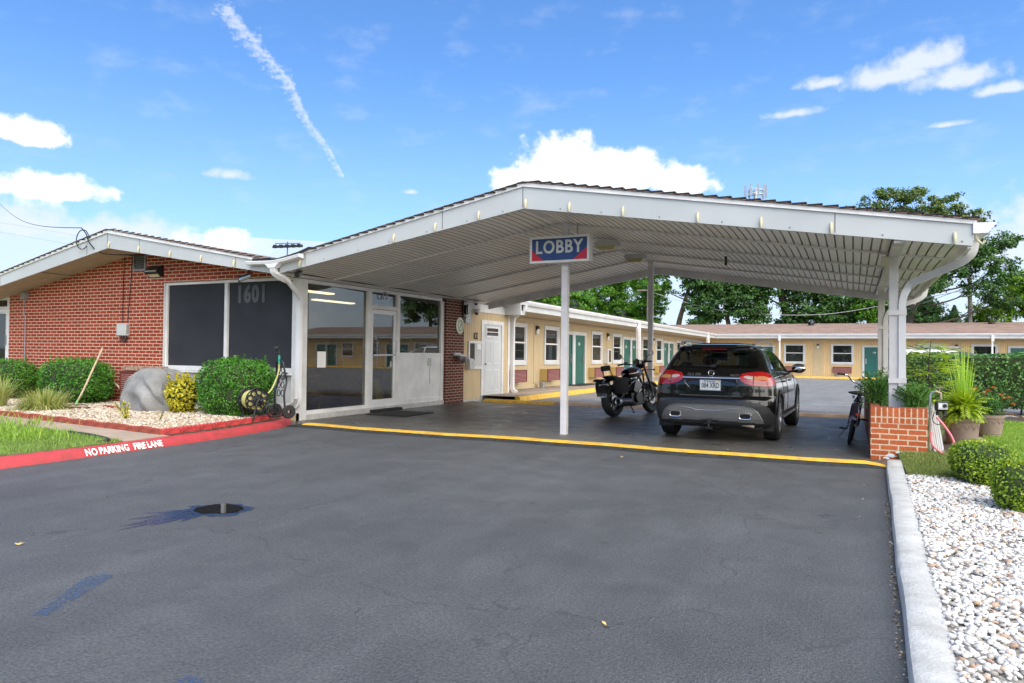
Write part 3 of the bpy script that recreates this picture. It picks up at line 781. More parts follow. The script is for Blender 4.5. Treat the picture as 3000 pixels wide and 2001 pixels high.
# scalloped edging blocks along the front of the bed
eb = MB(); L_ = .29; prof = [(-L_/2, 0)]
for q in range(4):
    c_ = -L_/2+L_*(q+.5)/4
    for a in range(5): prof.append((c_-L_/8*math.cos(PI*(a+.5)/5), .05+.032*math.sin(PI*(a+.5)/5)))
prof.append((L_/2, 0))
eb.prism([(p[0], p[1]) for p in prof], 'y', -.035, .035)
def along(P, step):
    out = []; d = 0; nxt = 0
    for (x0, y0), (x1, y1) in zip(P[:-1], P[1:]):
        L = math.hypot(x1-x0, y1-y0)
        while nxt <= d+L:
            q = (nxt-d)/L; out.append((x0+(x1-x0)*q, y0+(y1-y0)*q, math.atan2(y1-y0, x1-x0))); nxt += step
        d += L
    return out
first = None
for i, (x, y, a) in enumerate(along([(-19.5, 7.72), (-16.5, 7.53), (-13.25, 7.27), (-12, 7.14), (-10, 6.9), (-8.68, 6.74)], .293)):
    if first is None: o = first = eb.build('edging_block', W['scallop'])
    else: o = first.copy(); COL.objects.link(o)
    o.location = (x, y, .115+.008*math.sin(i*2.3)); o.rotation_euler = (random.uniform(-.06, .06), random.uniform(-.02, .02), a+random.uniform(-.03, .03))
    tag(o, 'terracotta scalloped edging block in the row along the concrete path', 'edging block', 'scalloped edging blocks along the path')
W['scallop_r'] = simple('red_splashed_edging', (.5, .05, .05), .7, var=.25, vs=14, bump=.4, bs=60)
first = None
for i, (x, y, a) in enumerate(along([(-8.56, 6.85), (-8.62, 7.6), (-8.75, 8.4), (-9.0, 9.2), (-9.12, 9.5)], .3)):
    if first is None:
        o = first = MB().add(eb.v, eb.f).build('edging_block', W['scallop_r'])
    else: o = first.copy(); COL.objects.link(o)
    o.location = (x, y, .118); o.rotation_euler = (random.uniform(-.1, .1), 0, a+random.uniform(-.06, .06))
    tag(o, 'red splashed scalloped edging block right behind the red kerb', 'edging block', 'scalloped edging blocks behind the red kerb')
be = MB(); be.tube(smoothpath([(-9.85, 6.26, .125), (-9.2, 6.16, .125), (-8.7, 6.02, .125), (-8.52, 5.9, .125), (-8.5, 5.75, .12)], 5), .022, 6)
tag(be.build('lawn_edging', W['blackedge'], smooth=True), 'black plastic lawn edging strip at the corner of the left lawn', 'edging')

# leaf litter: a few fallen leaves on the driveway
W['dryleaf'] = simple('dry_leaf', (.55, .4, .16), .7, var=.25, vs=30)
for i, (x, y, s, lab) in enumerate(((-1.05, 3.25, .035, 'curled pale leaf on the driveway near the white kerb'), (-1.55, 9.95, .05, 'pale yellow leaf sprig behind the berm by the parked car'), (-1.12, 2.2, .025, 'small dry leaf fallen lowest on the driveway'), (-4.9, 2.8, .035, 'dry leaf lying below left of the puddle'), (-2.6, 8.6, .03, 'small yellow leaf just in front of the berm'))):
    m = MB(); rr = random.Random(i)
    for q in range(3):
        a = rr.uniform(0, 6.3); d = Vector((math.cos(a), math.sin(a), 0)); n_ = Vector((-d.y, d.x, 0)); c = Vector((x, y, .004))
        m.add([c, c+d*s*.5+n_*s*.28+Vector((0, 0, .006)), c+d*s+Vector((0, 0, .012)), c+d*s*.5-n_*s*.28+Vector((0, 0, .008))], [(0, 1, 2, 3)])
    tag(m.build('fallen_leaf', W['dryleaf']), lab, 'leaf')
# ------------------------------------------------------------------ building materials
def shingle(name, ax, c1, c2):
    t = NT(name); p = t.pos(); s = t.n('ShaderNodeSeparateXYZ'); t.l(p, s.inputs[0]); cb = t.n('ShaderNodeCombineXYZ')
    u, v = (0, 1) if ax == 'x' else (1, 0)
    t.l(s.outputs[u], cb.inputs[0]); t.l(s.outputs[v], cb.inputs[1])
    b = t.n('ShaderNodeTexBrick'); t.l(cb.outputs[0], b.inputs['Vector']); b.inputs['Scale'].default_value = 1
    b.inputs['Brick Width'].default_value = .33; b.inputs['Row Height'].default_value = .14; b.inputs['Mortar Size'].default_value = .009
    b.inputs['Color1'].default_value = (*c1, 1); b.inputs['Color2'].default_value = (*c2, 1); b.inputs['Mortar'].default_value = (*[x*.4 for x in c1], 1)
    n = t.noise(p, 1.1, 5, .65); n2 = t.noise(p, 60, 2)
    col = t.mix(.65, b.outputs[0], t.ramp(n, [(.3, (.72, .74, .8)), (.7, (1.2, 1.1, 1.02))]), 'MULTIPLY')
    col = t.mix(.5, col, t.ramp(n2, [(.3, .65), (.7, 1.25)]), 'MULTIPLY')
    t.bsdf(col, .92, 0, .25, t.bump(t.math('SUBTRACT', t.math('MULTIPLY', n2, .3), b.outputs['Fac']), .5, .01)); return t.m
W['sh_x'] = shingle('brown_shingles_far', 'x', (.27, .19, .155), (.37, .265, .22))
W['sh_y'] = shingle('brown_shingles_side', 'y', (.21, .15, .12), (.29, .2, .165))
W['sh_dark'] = simple('dark_shingle_edge', (.025, .021, .02), .9, var=.3, vs=10)
t = NT('solar_screen'); p = t.pos(); wv = t.n('ShaderNodeTexWave', bands_direction='Z'); t.l(p, wv.inputs[0]); wv.inputs['Scale'].default_value = 90
ck = t.noise(p, 260, 1); lg = t.noise(p, 1.4, 4)
col = t.mix(.7, t.ramp(lg, [(.3, (.026, .028, .034)), (.7, (.037, .039, .046))]), t.ramp(ck, [(.35, .6), (.65, 1.4)]), 'MULTIPLY')
t.bsdf(col, .75, 0, .3); W['solar'] = t.m
t = NT('soffit_panel'); g = t.n('ShaderNodeNewGeometry'); p = t.pos((1, .35, 1))
col = t.ramp(g.outputs['Random Per Island'], [(0, (.86, .83, .77)), (.35, (.9, .89, .87)), (.7, (.87, .84, .78)), (1, (.92, .91, .9))])
col = t.mix(.6, col, t.ramp(t.noise(p, 1.6, 4), [(.3, .88), (.7, 1.0)]), 'MULTIPLY')
t.bsdf(col, .38, 0, .5); W['soffit'] = t.m
W['soffitgap'] = simple('soffit_groove', (.28, .27, .25), .7, var=.2, vs=5)
W['glass'] = glass('window_glass', (.86, .9, .88), 1.75)
W['lobbyglass'] = glass('lobby_glass', (.6, .63, .61), 2.0)

# ------------------------------------------------------------------ the office with its brick gable and glazed lobby
off = thing('office_building', 'red brick motel office with a low gable and a glazed white lobby front', 'building', (-13, 10, 0))
YF = 9.2
GT = [(-17.02, 2.93), (-13.404, 3.662), (-8.86, 2.80)]
GB = [(-17.01, 2.65), (-13.392, 3.293), (-8.93, 2.603)]
def lin(P, x):
    for (x0, z0), (x1, z1) in zip(P[:-1], P[1:]):
        if x0 <= x <= x1: return z0+(z1-z0)*(x-x0)/(x1-x0)
    (x0, z0), (x1, z1) = (P[0], P[1]) if x < P[0][0] else (P[-2], P[-1])
    return z0+(z1-z0)*(x-x0)/(x1-x0)
# brick front: left field, and the band over the screens
bw = MB()
xs = [-18.05, -16.5, -15, -13.39, -12.76]
top = [(x, lin(GB, x)+.05) for x in xs]
bw.prism([(-18.05, -.1), (-12.76, -.1)]+top[::-1], 'y', 9.98, 10.2)
bw.prism([(-12.76, 2.655), (-9.22, 2.655), (-9.22, lin(GB, -9.22)+.05), (-10.8, lin(GB, -10.8)+.05), (-12.76, lin(GB, -12.76)+.05)], 'y', 9.98, 10.2)
bw.build('brick_front', W['brick_l'], off)
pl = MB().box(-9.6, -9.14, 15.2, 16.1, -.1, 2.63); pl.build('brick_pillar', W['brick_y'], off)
# a dark back shell behind the gable so that nothing shows through
sh = MB().prism([(-18.4, 2.35), (-13.39, 3.24), (-9.1, 2.66), (-9.1, 2.75), (-13.39, 3.4), (-18.4, 2.5)], 'y', 10.0, 18.8); sh.build('ceiling', W['darkroom'], off)
# fascia, trim, soffit
def fascia(name, par, T, B, y0, th, mat, frac=.82, trim=True):
    m = MB(); t_ = MB()
    n = len(T)
    mid = [(b[0]+(t[0]-b[0])*frac, b[1]+(t[1]-b[1])*frac) for t, b in zip(T, B)]
    for i in range(n-1):
        m.add([(B[i][0], y0, B[i][1]), (B[i+1][0], y0, B[i+1][1]), (mid[i+1][0], y0, mid[i+1][1]), (mid[i][0], y0, mid[i][1]),
               (B[i][0], y0+th, B[i][1]), (B[i+1][0], y0+th, B[i+1][1]), (mid[i+1][0], y0+th, mid[i+1][1]), (mid[i][0], y0+th, mid[i][1])],
              [(0, 1, 2, 3), (7, 6, 5, 4), (0, 4, 5, 1), (3, 2, 6, 7)]+([(0, 3, 7, 4)] if i == 0 else [])+([(1, 5, 6, 2)] if i == n-2 else []))
        t_.add([(mid[i][0], y0-.022, mid[i][1]), (mid[i+1][0], y0-.022, mid[i+1][1]), (T[i+1][0], y0-.022, T[i+1][1]), (T[i][0], y0-.022, T[i][1]),
                (mid[i][0], y0+th, mid[i][1]), (mid[i+1][0], y0+th, mid[i+1][1]), (T[i+1][0], y0+th, T[i+1][1]), (T[i][0], y0+th, T[i][1])],
               [(0, 1, 2, 3), (7, 6, 5, 4), (0, 4, 5, 1), (3, 2, 6, 7)]+([(0, 3, 7, 4)] if i == 0 else [])+([(1, 5, 6, 2)] if i == n-2 else []))
    f = m.build(name, mat, par); t_.build('drip_edge', W['trim'], f)
    return f
ff = fascia('fascia', off, GT, GB, YF, .04, simple('aged_white_fascia', (.47, .49, .495), .4, var=.05, vs=1.2))
sm_ = MB()
for x, w in ((-13.4, .006), (-14.03, .005), (-12.45, .004), (-9.9, .005)):
    z0, z1 = lin(GB, x), lin(GB, x)+.82*(lin(GT, x)-lin(GB, x)); sm_.box(x-w, x+w, YF-.003, YF+.002, z0+.02, z1)
sm_.build('seam', W['seam'], ff)
so_ = MB()
GBL = [(-20, lin(GB, -20))]+GB
for (x0, z0), (x1, z1) in zip(GBL[:-1], GBL[1:]):
    so_.quad((x0, YF+.04, z0+.035), (x1, YF+.04, z1+.035), (x1, 9.99, z1+.035), (x0, 9.99, z0+.035))
so_.build('soffit', W['soffit_beige'], off)
MB().box(-15.72, -15.69, YF+.05, 9.99, lin(GB, -15.7)+.024, lin(GB, -15.7)+.034).build('soffit_joint', W['seam'], off)
# roof: left slope, right slope down to the valley
rf = MB()
for (x0, z0), (x1, z1) in zip([(-20, 2.33)]+GT[:-1], GT):
    rf.add([(x0, YF-.035, z0+.004), (x1, YF-.035, z1+.004), (x1, 19.2, z1+.004), (x0, 19.2, z0+.004), (x0, YF-.035, z0+.016), (x1, YF-.035, z1+.016), (x1, 19.2, z1+.016), (x0, 19.2, z0+.016)],
           [(3, 2, 1, 0), (4, 5, 6, 7), (0, 1, 5, 4), (2, 3, 7, 6)])
rfo = rf.build('roof', W['sh_y'], off)
tabs = MB()      # the ragged shingle butts along the rake
for i in range(44):
    x = -17+i*.185; z = lin(GT, x)+.018
    if x < -9.2: tabs.box(x, x+.17, YF-.038, YF-.005, z-.014, z+.0015)
tabs.build('shingle_edge', W['sh_dark'], rfo)
# louvred attic vent
v = MB(); v.box(-13.66, -13.63, 9.95, 9.99, 2.93, 3.27).box(-13.3, -13.27, 9.95, 9.99, 2.93, 3.24).box(-13.63, -13.3, 9.95, 9.99, 2.93, 2.96)
vo = v.build('attic_vent', W['galv'], off)
v = MB()
for i in range(6): v.add([(-13.63, 9.955, 2.965+i*.047), (-13.3, 9.955, 2.965+i*.047), (-13.3, 9.985, 3.0+i*.047), (-13.63, 9.985, 3.0+i*.047)], [(0, 1, 2, 3)])
v.build('louvre', W['galv'], vo); MB().box(-13.63, -13.3, 9.974, 9.978, 2.96, 3.25).build('vent_back', W['seam'], vo)
# screened windows with the white panel under them
w = MB(); w.box(-12.76, -12.68, 10.03, 10.12, .88, 2.655).box(-11.06, -10.98, 10.02, 10.12, .96, 2.6).box(-12.68, -9.33, 10.02, 10.12, 2.6, 2.655).box(-12.68, -9.33, 10.02, 10.13, .88, .965)
wo = w.build('screen_window', W['trim'], off)
MB().box(-12.68, -11.06, 10.07, 10.09, .965, 2.6).build('solar_screen', W['solar'], wo)
MB().box(-10.98, -9.33, 10.07, 10.09, .965, 2.6).build('solar_screen', W['solar'], wo)
w = MB(); w.box(-12.76, -12.72, 10.0, 10.03, .93, 2.655); w.build('edge_trim', W['white'], wo)
tx = face_y(text_mb('1601', .45, .001, xs=.8, bold=.02, spacing=1.14), -10.4, 10.066, 2.355); tx.build('house_number', W['numgrey'], wo)
MB().box(-12.76, -9.33, 10.08, 10.16, -.1, .875).build('lower_panel', W['white'], off)
MB().box(-12.7, -9.33, 10.0, 10.08, .835, .875).build('sill', W['trim'], off)
MB().box(-9.33, -9.2, 10.02, 10.285, .0, 2.63).build('corner_post', W['trim'], off)
# left side door with transom at the end of the brick
d = MB(); d.box(-18.14, -18.06, 9.98, 10.1, .1, 2.5).box(-19.2, -18.14, 9.98, 10.1, 2.42, 2.5).box(-19.2, -18.14, 9.98, 10.1, 2.2, 2.27).box(-19.2, -19.1, 9.98, 10.1, .1, 2.42)
d.box(-18.22, -18.15, 10.0, 10.05, .12, 2.18).box(-19.09, -18.22, 10.0, 10.05, 2.1, 2.18)
do_ = d.build('side_door', W['trim'], off)
t = NT('dark_door_glass'); t.bsdf((.012, .016, .016), .03, 0, .9); W['darkglass'] = t.m
MB().box(-19.09, -18.22, 10.02, 10.03, .12, 2.1).build('pane', W['darkglass'], do_); MB().box(-19.1, -18.14, 10.03, 10.04, 2.27, 2.42).build('pane', W['darkglass'], do_)
MB().box(-18.19, -18.165, 9.97, 10.0, 1.35, 1.6).build('hinge', W['galv'], do_)
MB().box(-22, -19.2, 10.0, 10.2, -.1, 2.3).build('side_wall', W['brick_l'], off)

# glazed lobby front, facing the canopy
X0 = -9.2
fb = MB(); fb.box(-9.36, X0+.02, 10.285, 15.2, -.1, .1); fb.build('white_base', W['whitekerb'], off)
fr = MB(); fr.box(-9.3, X0, 10.285, 12.11, .1, .17).box(-9.3, X0, 10.285, 15.1, 2.56, 2.63).box(-9.32, X0+.01, 12.11, 12.24, .1, 2.56).box(-9.32, X0+.01, 13.17, 13.28, .1, 2.56)
fr.box(-9.3, X0, 13.28, 15.06, 1.2, 1.27).box(-9.3, X0, 15.06, 15.2, .1, 2.56).box(-9.3, X0, 12.24, 13.17, 2.2, 2.29)
lf = fr.build('storefront_frame', W['trim'], off)
MB().box(-9.26, -9.25, 10.285, 12.11, .17, 2.56).build('pane', W['lobbyglass'], lf)
MB().box(-9.26, -9.25, 12.24, 13.17, 2.29, 2.56).build('pane', W['lobbyglass'], lf)
MB().box(-9.26, -9.25, 13.28, 15.06, 1.27, 2.56).build('pane', W['lobbyglass'], lf)
pn = MB(); pn.box(-9.27, X0-.025, 13.28, 15.06, .1, 1.2); po = pn.build('white_panel', W['trim'], off)
MB().box(-9.23, X0-.005, 13.28, 15.06, .16, .2).build('panel_rail', W['trim'], po)
dr = MB(); dr.box(-9.27, X0-.015, 12.25, 12.32, .1, 2.19).box(-9.27, X0-.015, 13.08, 13.16, .1, 2.19).box(-9.27, X0-.015, 12.32, 13.08, 2.1, 2.19).box(-9.27, X0-.015, 12.32, 13.08, .1, .26)
dd = dr.build('lobby_door', W['gutter'], off)
MB().box(-9.25, -9.24, 12.32, 13.08, .26, 2.1).build('pane', W['lobbyglass'], dd)
MB().box(X0-.015, X0+.03, 12.3, 13.1, 1.2, 1.235).tube([(X0+.03, 13.1, 1.28), (X0+.05, 13.1, 1.3), (X0+.05, 13.1, 1.52), (X0+.03, 13.1, 1.54)], .012).build('handle', W['steel'], dd)
MB().box(X0-.01, X0+.16, 12.2, 13.2, -.02, .06).build('door_step', W['rubber'], off)
# siding of the service end, with the ice hatch and the white service door
sd_ = MB(); sd_.box(-9.4, X0, 16.1, 17.14, -.05, 2.45).box(-9.4, X0, 17.14, 18.5, 2.19, 2.45).box(-9.4, X0, 18.5, 18.82, -.05, 2.45); sdo = sd_.build('service_siding', W['tan_ice'], off)
MB().box(-9.42, X0+.025, 18.8, 18.9, 0, 2.55).build('corner_board', W['trim'], off)
MB().box(-9.4, X0+.03, 16.1, 18.8, 2.4, 2.62).build('frieze_board', W['trim'], off)
MB().box(-9.5, X0+.04, 16.1, 18.92, -.1, .05).build('service_base', W['whitekerb'], off)
f = MB(); f.box(X0, X0+.03, 17.14, 17.25, .05, 2.19).box(X0, X0+.03, 18.38, 18.5, .05, 2.19).box(X0, X0+.03, 17.25, 18.38, 2.08, 2.19)
sdr = f.build('service_door', W['trim'], off)
lf_ = MB(); lf_.box(-9.26, X0+.005, 17.25, 18.38, .06, 2.08); lf_.build('door_leaf', W['white'], sdr)
pp = MB()
for (a, b) in ((17.4, 17.74), (17.89, 18.23)):
    for (c, e) in ((.22, .82), (.98, 1.62)):
        pp.box(X0+.005, X0+.012, a, a+.03, c, e).box(X0+.005, X0+.012, b-.03, b, c, e).box(X0+.005, X0+.012, a+.03, b-.03, c, c+.03).box(X0+.005, X0+.012, a+.03, b-.03, e-.03, e)
pp.build('door_moulding', W['trim'], sdr)
pp = MB().box(X0+.005, X0+.02, 17.42, 18.2, 1.72, 2.02); wv_ = pp.build('door_window', W['trim'], sdr)
MB().box(X0+.02, X0+.023, 17.47, 18.15, 1.77, 1.86).box(X0+.02, X0+.023, 17.47, 18.15, 1.885, 1.98).build('pane', W['darkglass'], wv_)
MB().ball((X0+.06, 17.34, .98), .032, 10, 6).build('handle', W['steel'], sdr, smooth=True)
f = MB(); f.box(X0, X0+.05, 16.4, 16.45, .85, 1.6).box(X0, X0+.05, 16.45, 17.12, 1.54, 1.6).box(X0, X0+.05, 16.45, 17.12, .85, .92)
ih = f.build('ice_hatch', W['trim'], off)
MB().box(X0+.002, X0+.012, 16.45, 16.75, .92, 1.54).build('opening', W['darkroom'], ih); MB().box(X0+.004, X0+.03, 16.75, 17.12, .92, 1.54).build('flap', W['lgrey'], ih)
MB().box(X0+.03, X0+.036, 16.88, 17.1, 1.38, 1.53).build('notice', W['lettering'], ih)
face_x(text_mb('ICE', .245, .006, xs=.62, bold=.006, spacing=1.1), X0+.012, 16.83, 1.73).build('ice_lettering', W['blackgloss'], off)
# room behind the glass
rm = MB(); rm.box(-12.75, -9.4, 10.2, 15.2, .02, .06); rm.build('lobby_floor', simple('lobby_floor_brown', (.07, .045, .03), .4, var=.2), off)
rm = MB(); rm.box(-12.9, -12.75, 10.2, 15.2, 0, 2.64).box(-12.75, -9.35, 15.12, 15.2, 0, 2.64).box(-12.75, -9.35, 10.2, 10.24, 0, 2.64); rm.build('lobby_wall', simple('lobby_wall_paint', (.24, .2, .16), .8), off)
MB().box(-12.75, -9.32, 10.24, 15.12, 2.6, 2.64).build('lobby_ceiling', simple('lobby_ceiling_white', (.3, .28, .25), .8), off)
MB().box(-10.45, -10.3, 11.25, 11.4, .06, 2.6).build('column', simple('lobby_column', (.03, .025, .022), .6), off)
MB().box(-11.6, -11.0, 11.6, 15.0, .06, 1.05).box(-11.7, -10.9, 11.5, 15.1, 1.05, 1.1).build('counter', W['orangewood'], off)
# long ceiling lamps inside the lobby (lit)
t = NT('lobby_tube'); t.bsdf((.8, .7, .5), .5, emit=(1, .8, .52), estr=1.6); W['tube'] = t.m
l0 = None
for x, y, lab in ((-10.1, 11.3, 'lit warm ceiling strip lamp behind the large lobby window'), (-11.6, 13.9, 'lit warm ceiling strip lamp deeper in the lobby above the counter')):
    if l0 is None:
        l0 = thing('strip_lamp', lab, 'ceiling lamp', (x, y, 2.53))
        MB().box(-.1, .1, -.75, .75, 0, .07).build('housing', W['trim'], l0, local=True); MB().box(-.085, .085, -.72, .72, -.03, 0).build('diffuser', W['tube'], l0, local=True)
    else: dup(l0, (x, y, 2.53), None, lab)
# chair, brochure rack, wet-floor sign and boxes seen through the glass
ch = thing('armchair', 'carved wooden armchair with a pale seat behind the lobby window', 'chair', (-9.85, 10.85, .06))
m = MB().box(-.28, .28, -.3, .28, .36, .42); m.build('seat_frame', W['orangewood'], ch, local=True)
m = MB().grid(lambda a, b: (-.26+.52*a, -.28+.54*b, .42+.07*math.sin(PI*a)**.5*math.sin(PI*b)**.5), 8, 8); m.build('cushion', simple('seat_fabric', (.5, .46, .3), .9), ch, smooth=True, local=True)
for x in (-.24, .24):
    MB().tube(smoothpath([(x, .25, .38), (x, .3, .22), (x, .25, .08), (x, .29, 0)]), [.035]*6+[.026]*12+[.02]).build('leg', W['orangewood'], ch, smooth=True, local=True)
    MB().tube(smoothpath([(x, -.27, .38), (x, -.3, 0)]), .025).build('leg', W['orangewood'], ch, smooth=True, local=True)
    MB().tube(smoothpath([(x, .22, .42), (x, .17, .54), (x, .22, .64), (x, .27, .69), (x, .24, .74), (x, .14, .72), (x, -.25, .7)]), .025).build('arm', W['orangewood'], ch, smooth=True, local=True)
MB().tube(smoothpath([(-.27, -.28, .42), (-.25, -.34, .8), (0, -.36, 1.0), (.25, -.34, .8), (.27, -.28, .42)]), .028).build('back_frame', W['orangewood'], ch, smooth=True, local=True)
MB().box(-.23, .23, -.345, -.31, .45, .88).build('backrest', simple('black_chair_back', (.02, .02, .02), .7), ch, local=True)
rk = thing('brochure_rack', 'wooden rack full of coloured brochures inside the lobby door', 'rack', (-10.3, 13.45, .06))
MB().box(-.25, .25, -.45, -.42, 0, 1.15).box(-.25, .25, .42, .45, 0, 1.15).box(-.27, -.25, -.45, .45, 0, 1.15).box(-.25, .25, -.42, .42, 0, .04).build('frame', W['orangewood'], rk, local=True)
brc = [simple('brochure_'+n_, c, .4, var=.3, vs=40) for n_, c in (('blue', (.05, .2, .5)), ('teal', (.05, .35, .4)), ('white', (.6, .6, .6)), ('yellow', (.7, .6, .05)))]
for i in range(4):
    for j in range(6):
        m = MB(); y0 = -.41+j*.138; z0 = .12+i*.25; m.obox((-.12+.09*(3-i)*.5, y0+.06, z0), (-.2+.09*(3-i)*.5, y0+.06, z0+.2), .11, .012, (1, 0, 0)); m.build('brochure', brc[(i*7+j*3) % 4], rk, local=True)
ws = thing('wet_floor_sign', 'yellow folding wet floor sign just inside the lobby door', 'floor sign', (-9.62, 13.0, .06))
for s in (-1, 1):
    MB().add([(s*.15, -.14, 0), (s*.15, .14, 0), (s*.01, .09, .62), (s*.01, -.09, .62), (s*.135, -.14, 0), (s*.135, .14, 0), (s*.0, .09, .6), (s*.0, -.09, .6)], [(0, 1, 2, 3), (7, 6, 5, 4), (0, 4, 5, 1), (1, 5, 6, 2), (2, 6, 7, 3), (3, 7, 4, 0)]).build('panel', simple('safety_yellow', (.75, .55, .02), .5), ws, local=True)
cbm = simple('cardboard', (.42, .24, .11), .8)
for (x, y, z, s, lab) in ((-11.3, 14.3, 1.1, .42, 'brown cardboard box on the lobby counter beside the white rack'), (-11.35, 13.6, 1.1, .32, 'smaller brown cardboard box on the lobby counter by the door')):
    b = thing('cardboard_box', lab, 'box', (x, y, z)); MB().box(-s/2, s/2, -s/2, s/2, 0, s*.8).build('body', cbm, b, local=True); MB().box(-s/2-.003, s/2+.003, -.03, .03, s*.8, s*.8+.003).build('tape', W['tanbox'], b, local=True)
b = thing('wire_shelf', 'small white open rack on the lobby counter behind the second window', 'shelf', (-9.75, 14.3, 1.0))
m = MB()
for y in (-.25, .25): m.obox((0, y, 0), (0, y, .62), .03, .03)
for z in (.05, .33, .6): m.obox((0, -.25, z), (0, .25, z), .03, .03)
m.build('frame', W['white'], b, local=True)
m = MB(); tag(m.box(X0-.046, X0-.043, 10.62, 10.86, .97, 1.28).build('paper_notice', W['lettering']), 'white paper notice stuck inside the large lobby window', 'notice')
m = MB().tube([(X0+.02, 12.68+.07*math.sin(a), 2.5-.09*math.cos(a)) for a in [R(35+i*29) for i in range(11)]], .012, 6); tag(m.build('horseshoe', W['steel'], smooth=True), 'small horseshoe hung over the lobby door transom', 'horseshoe')
MBm = MB().box(-8.95, -8.0, 11.75, 12.85, .004, .018); tag(MBm.build('door_mat', W['rubber'], bevel=.004), 'flat black mat in front of the lobby door', 'door mat')

# ------------------------------------------------------------------ the drive-through canopy
cp = thing('entrance_canopy', 'wide white gabled drive-through canopy on slim posts in front of the lobby', 'canopy', (-4.2, 10.6, 0))
YB = 17.05
CT = [(-8.86, 2.86), (-4.271, 3.737), (1.221, 2.80)]
CB = [(-8.86, 2.615), (-4.267, 3.364), (1.177, 2.523)]
W['fascia'] = simple('aged_white_aluminium', (.47, .49, .495), .4, var=.05, vs=1.2)
cf = fascia('fascia', cp, CT, CB, YF, .045, W['fascia'], .84)
sm_ = MB()
for x in (-4.28, -5.62, -.2, -8.3): sm_.box(x-.005, x+.005, YF-.003, YF+.002, lin(CB, x)+.02, lin(CB, x)+.84*(lin(CT, x)-lin(CB, x))-.004)
for x in (-7.9, -7.2, -6.6, -5.9, -5.2, -4.6, -3.7, -3.1, -2.3, -1.5, -.7, .3, 1.08): sm_.box(x-.008, x+.008, YF-.004, YF+.002, lin(CB, x)+.03, lin(CB, x)+.046)
sm_.build('seam', W['seam'], cf)
hk = MB(); hk.tube([(0, 0, .12), (0, -.016, .08), (0, -.024, .035), (0, -.018, 0), (0, -.008, .015)], [.014, .02, .018, .014, .009], 8)
def hooks(par, B, xs):
    for x in xs:
        m = MB(); m.add(hk.v, hk.f); m.xform(Matrix.Translation((x, YF-.006, lin(B, x)+.012))); m.build('light_hook', W['cream'], par, smooth=True)
hooks(cf, CB, (-4.23, -3.56, -2.79, -1.8, -1.03, -.24, 1.01, -6.5, -5.74, -4.99, -8.4))
hooks(ff, GB, (-13.33, -12.45, -11.57, -10.75, -9.92))
m = MB().tube([(1.2, YF+.03, lin(CB, 1.18)+.12), (1.23, YF+.03, lin(CB, 1.18)+.06), (1.27, YF+.03, lin(CB, 1.18)+.02), (1.3, YF+.03, lin(CB, 1.18)+.06)], .016, 6); m.build('light_hook', W['cream'], cf, smooth=True)
# roof
rf = MB()
for (x0, z0), (x1, z1) in zip(CT[:-1], CT[1:]):
    if x1 > 1: x1, z1 = 1.26, lin(CT, 1.26)
    rf.add([(x0, YF-.04, z0+.004), (x1, YF-.04, z1+.004), (x1, YB, z1+.004), (x0, YB, z0+.004), (x0, YF-.04, z0+.014), (x1, YF-.04, z1+.014), (x1, YB, z1+.014), (x0, YB, z0+.014)],
           [(3, 2, 1, 0), (4, 5, 6, 7), (0, 1, 5, 4), (1, 2, 6, 5), (2, 3, 7, 6)])
ro_ = rf.build('roof', W['sh_y'], cp)
tabs = MB()
for i in range(54):
    x = -8.2+i*.175; z = lin(CT, x)+.016
    if x < 1.1: tabs.box(x, x+.165, YF-.044, YF+.1, z-.016, z+.0015)
tabs.build('shingle_edge', W['sh_dark'], ro_)
# ribbed soffit: sagging pans between the purlins with dark grooves
PY = [YF+.045, 10.6, 12.2, 13.75, 15.3, YB-.06]
sf = MB(); gp_ = MB(); prl = []
def soff(x): return lin(CB, x)+.03
XR = [-8.86+.1055*i for i in range(96)]
nseg = 4
yy = []
for a, b in zip(PY[:-1], PY[1:]):
    for k in range(nseg): yy.append((a+(b-a)*k/nseg, math.sin(PI*k/nseg)))
yy.append((PY[-1], 0))
for x in XR:
    if x > 1.13: break
    n0 = len(sf.v); e = min(x+.088, 1.15)
    for y, s in yy:
        sf.v += [(x, y, soff(x)+.003+.02*s), (x+(e-x)*.5, y, soff((x+e)/2)-.004+.02*s), (e, y, soff(e)+.003+.02*s)]
    for k in range(len(yy)-1):
        for q in (0, 1): sf.f.append((n0+3*k+q, n0+3*k+q+1, n0+3*k+q+4, n0+3*k+q+3))
sfo = sf.build('soffit', W['soffit'], cp, smooth=True)
for (x0, x1) in ((-8.86, -4.267), (-4.267, 1.15)):
    gp_.quad((x0, PY[0], soff(x0)+.032), (x1, PY[0], soff(x1)+.032), (x1, PY[-1], soff(x1)+.032), (x0, PY[-1], soff(x0)+.032))
gp_.build('groove_backing', W['soffitgap'], sfo)
MB().quad((-9.2, YF+.04, 2.638), (-8.85, YF+.04, 2.645), (-8.85, 16.1, 2.645), (-9.2, 16.1, 2.638)).quad((-9.2, 16.1, 2.628), (-8.85, 16.1, 2.645), (-8.85, YB, 2.645), (-9.2, YB, 2.61)).build('soffit_return', W['soffit'], cp)
for y in PY[1:5]:
    m = MB()
    for (x0, x1) in ((-8.84, -4.267), (-4.267, 1.05)): m.obox((x0, y, soff(x0)-.014), (x1, y, soff(x1)-.014), .035, .024)
    m.build('purlin', W['post'], cp)
m = MB(); m.obox((-4.267, YF+.06, soff(-4.267)-.002), (-4.267, YB-.06, soff(-4.267)-.002), .14, .02); m.build('ridge_strip', W['post'], cp)
rb = MB()
CB2 = [(-8.9, 2.47), (-4.267, 3.24), (1.177, 2.40)]
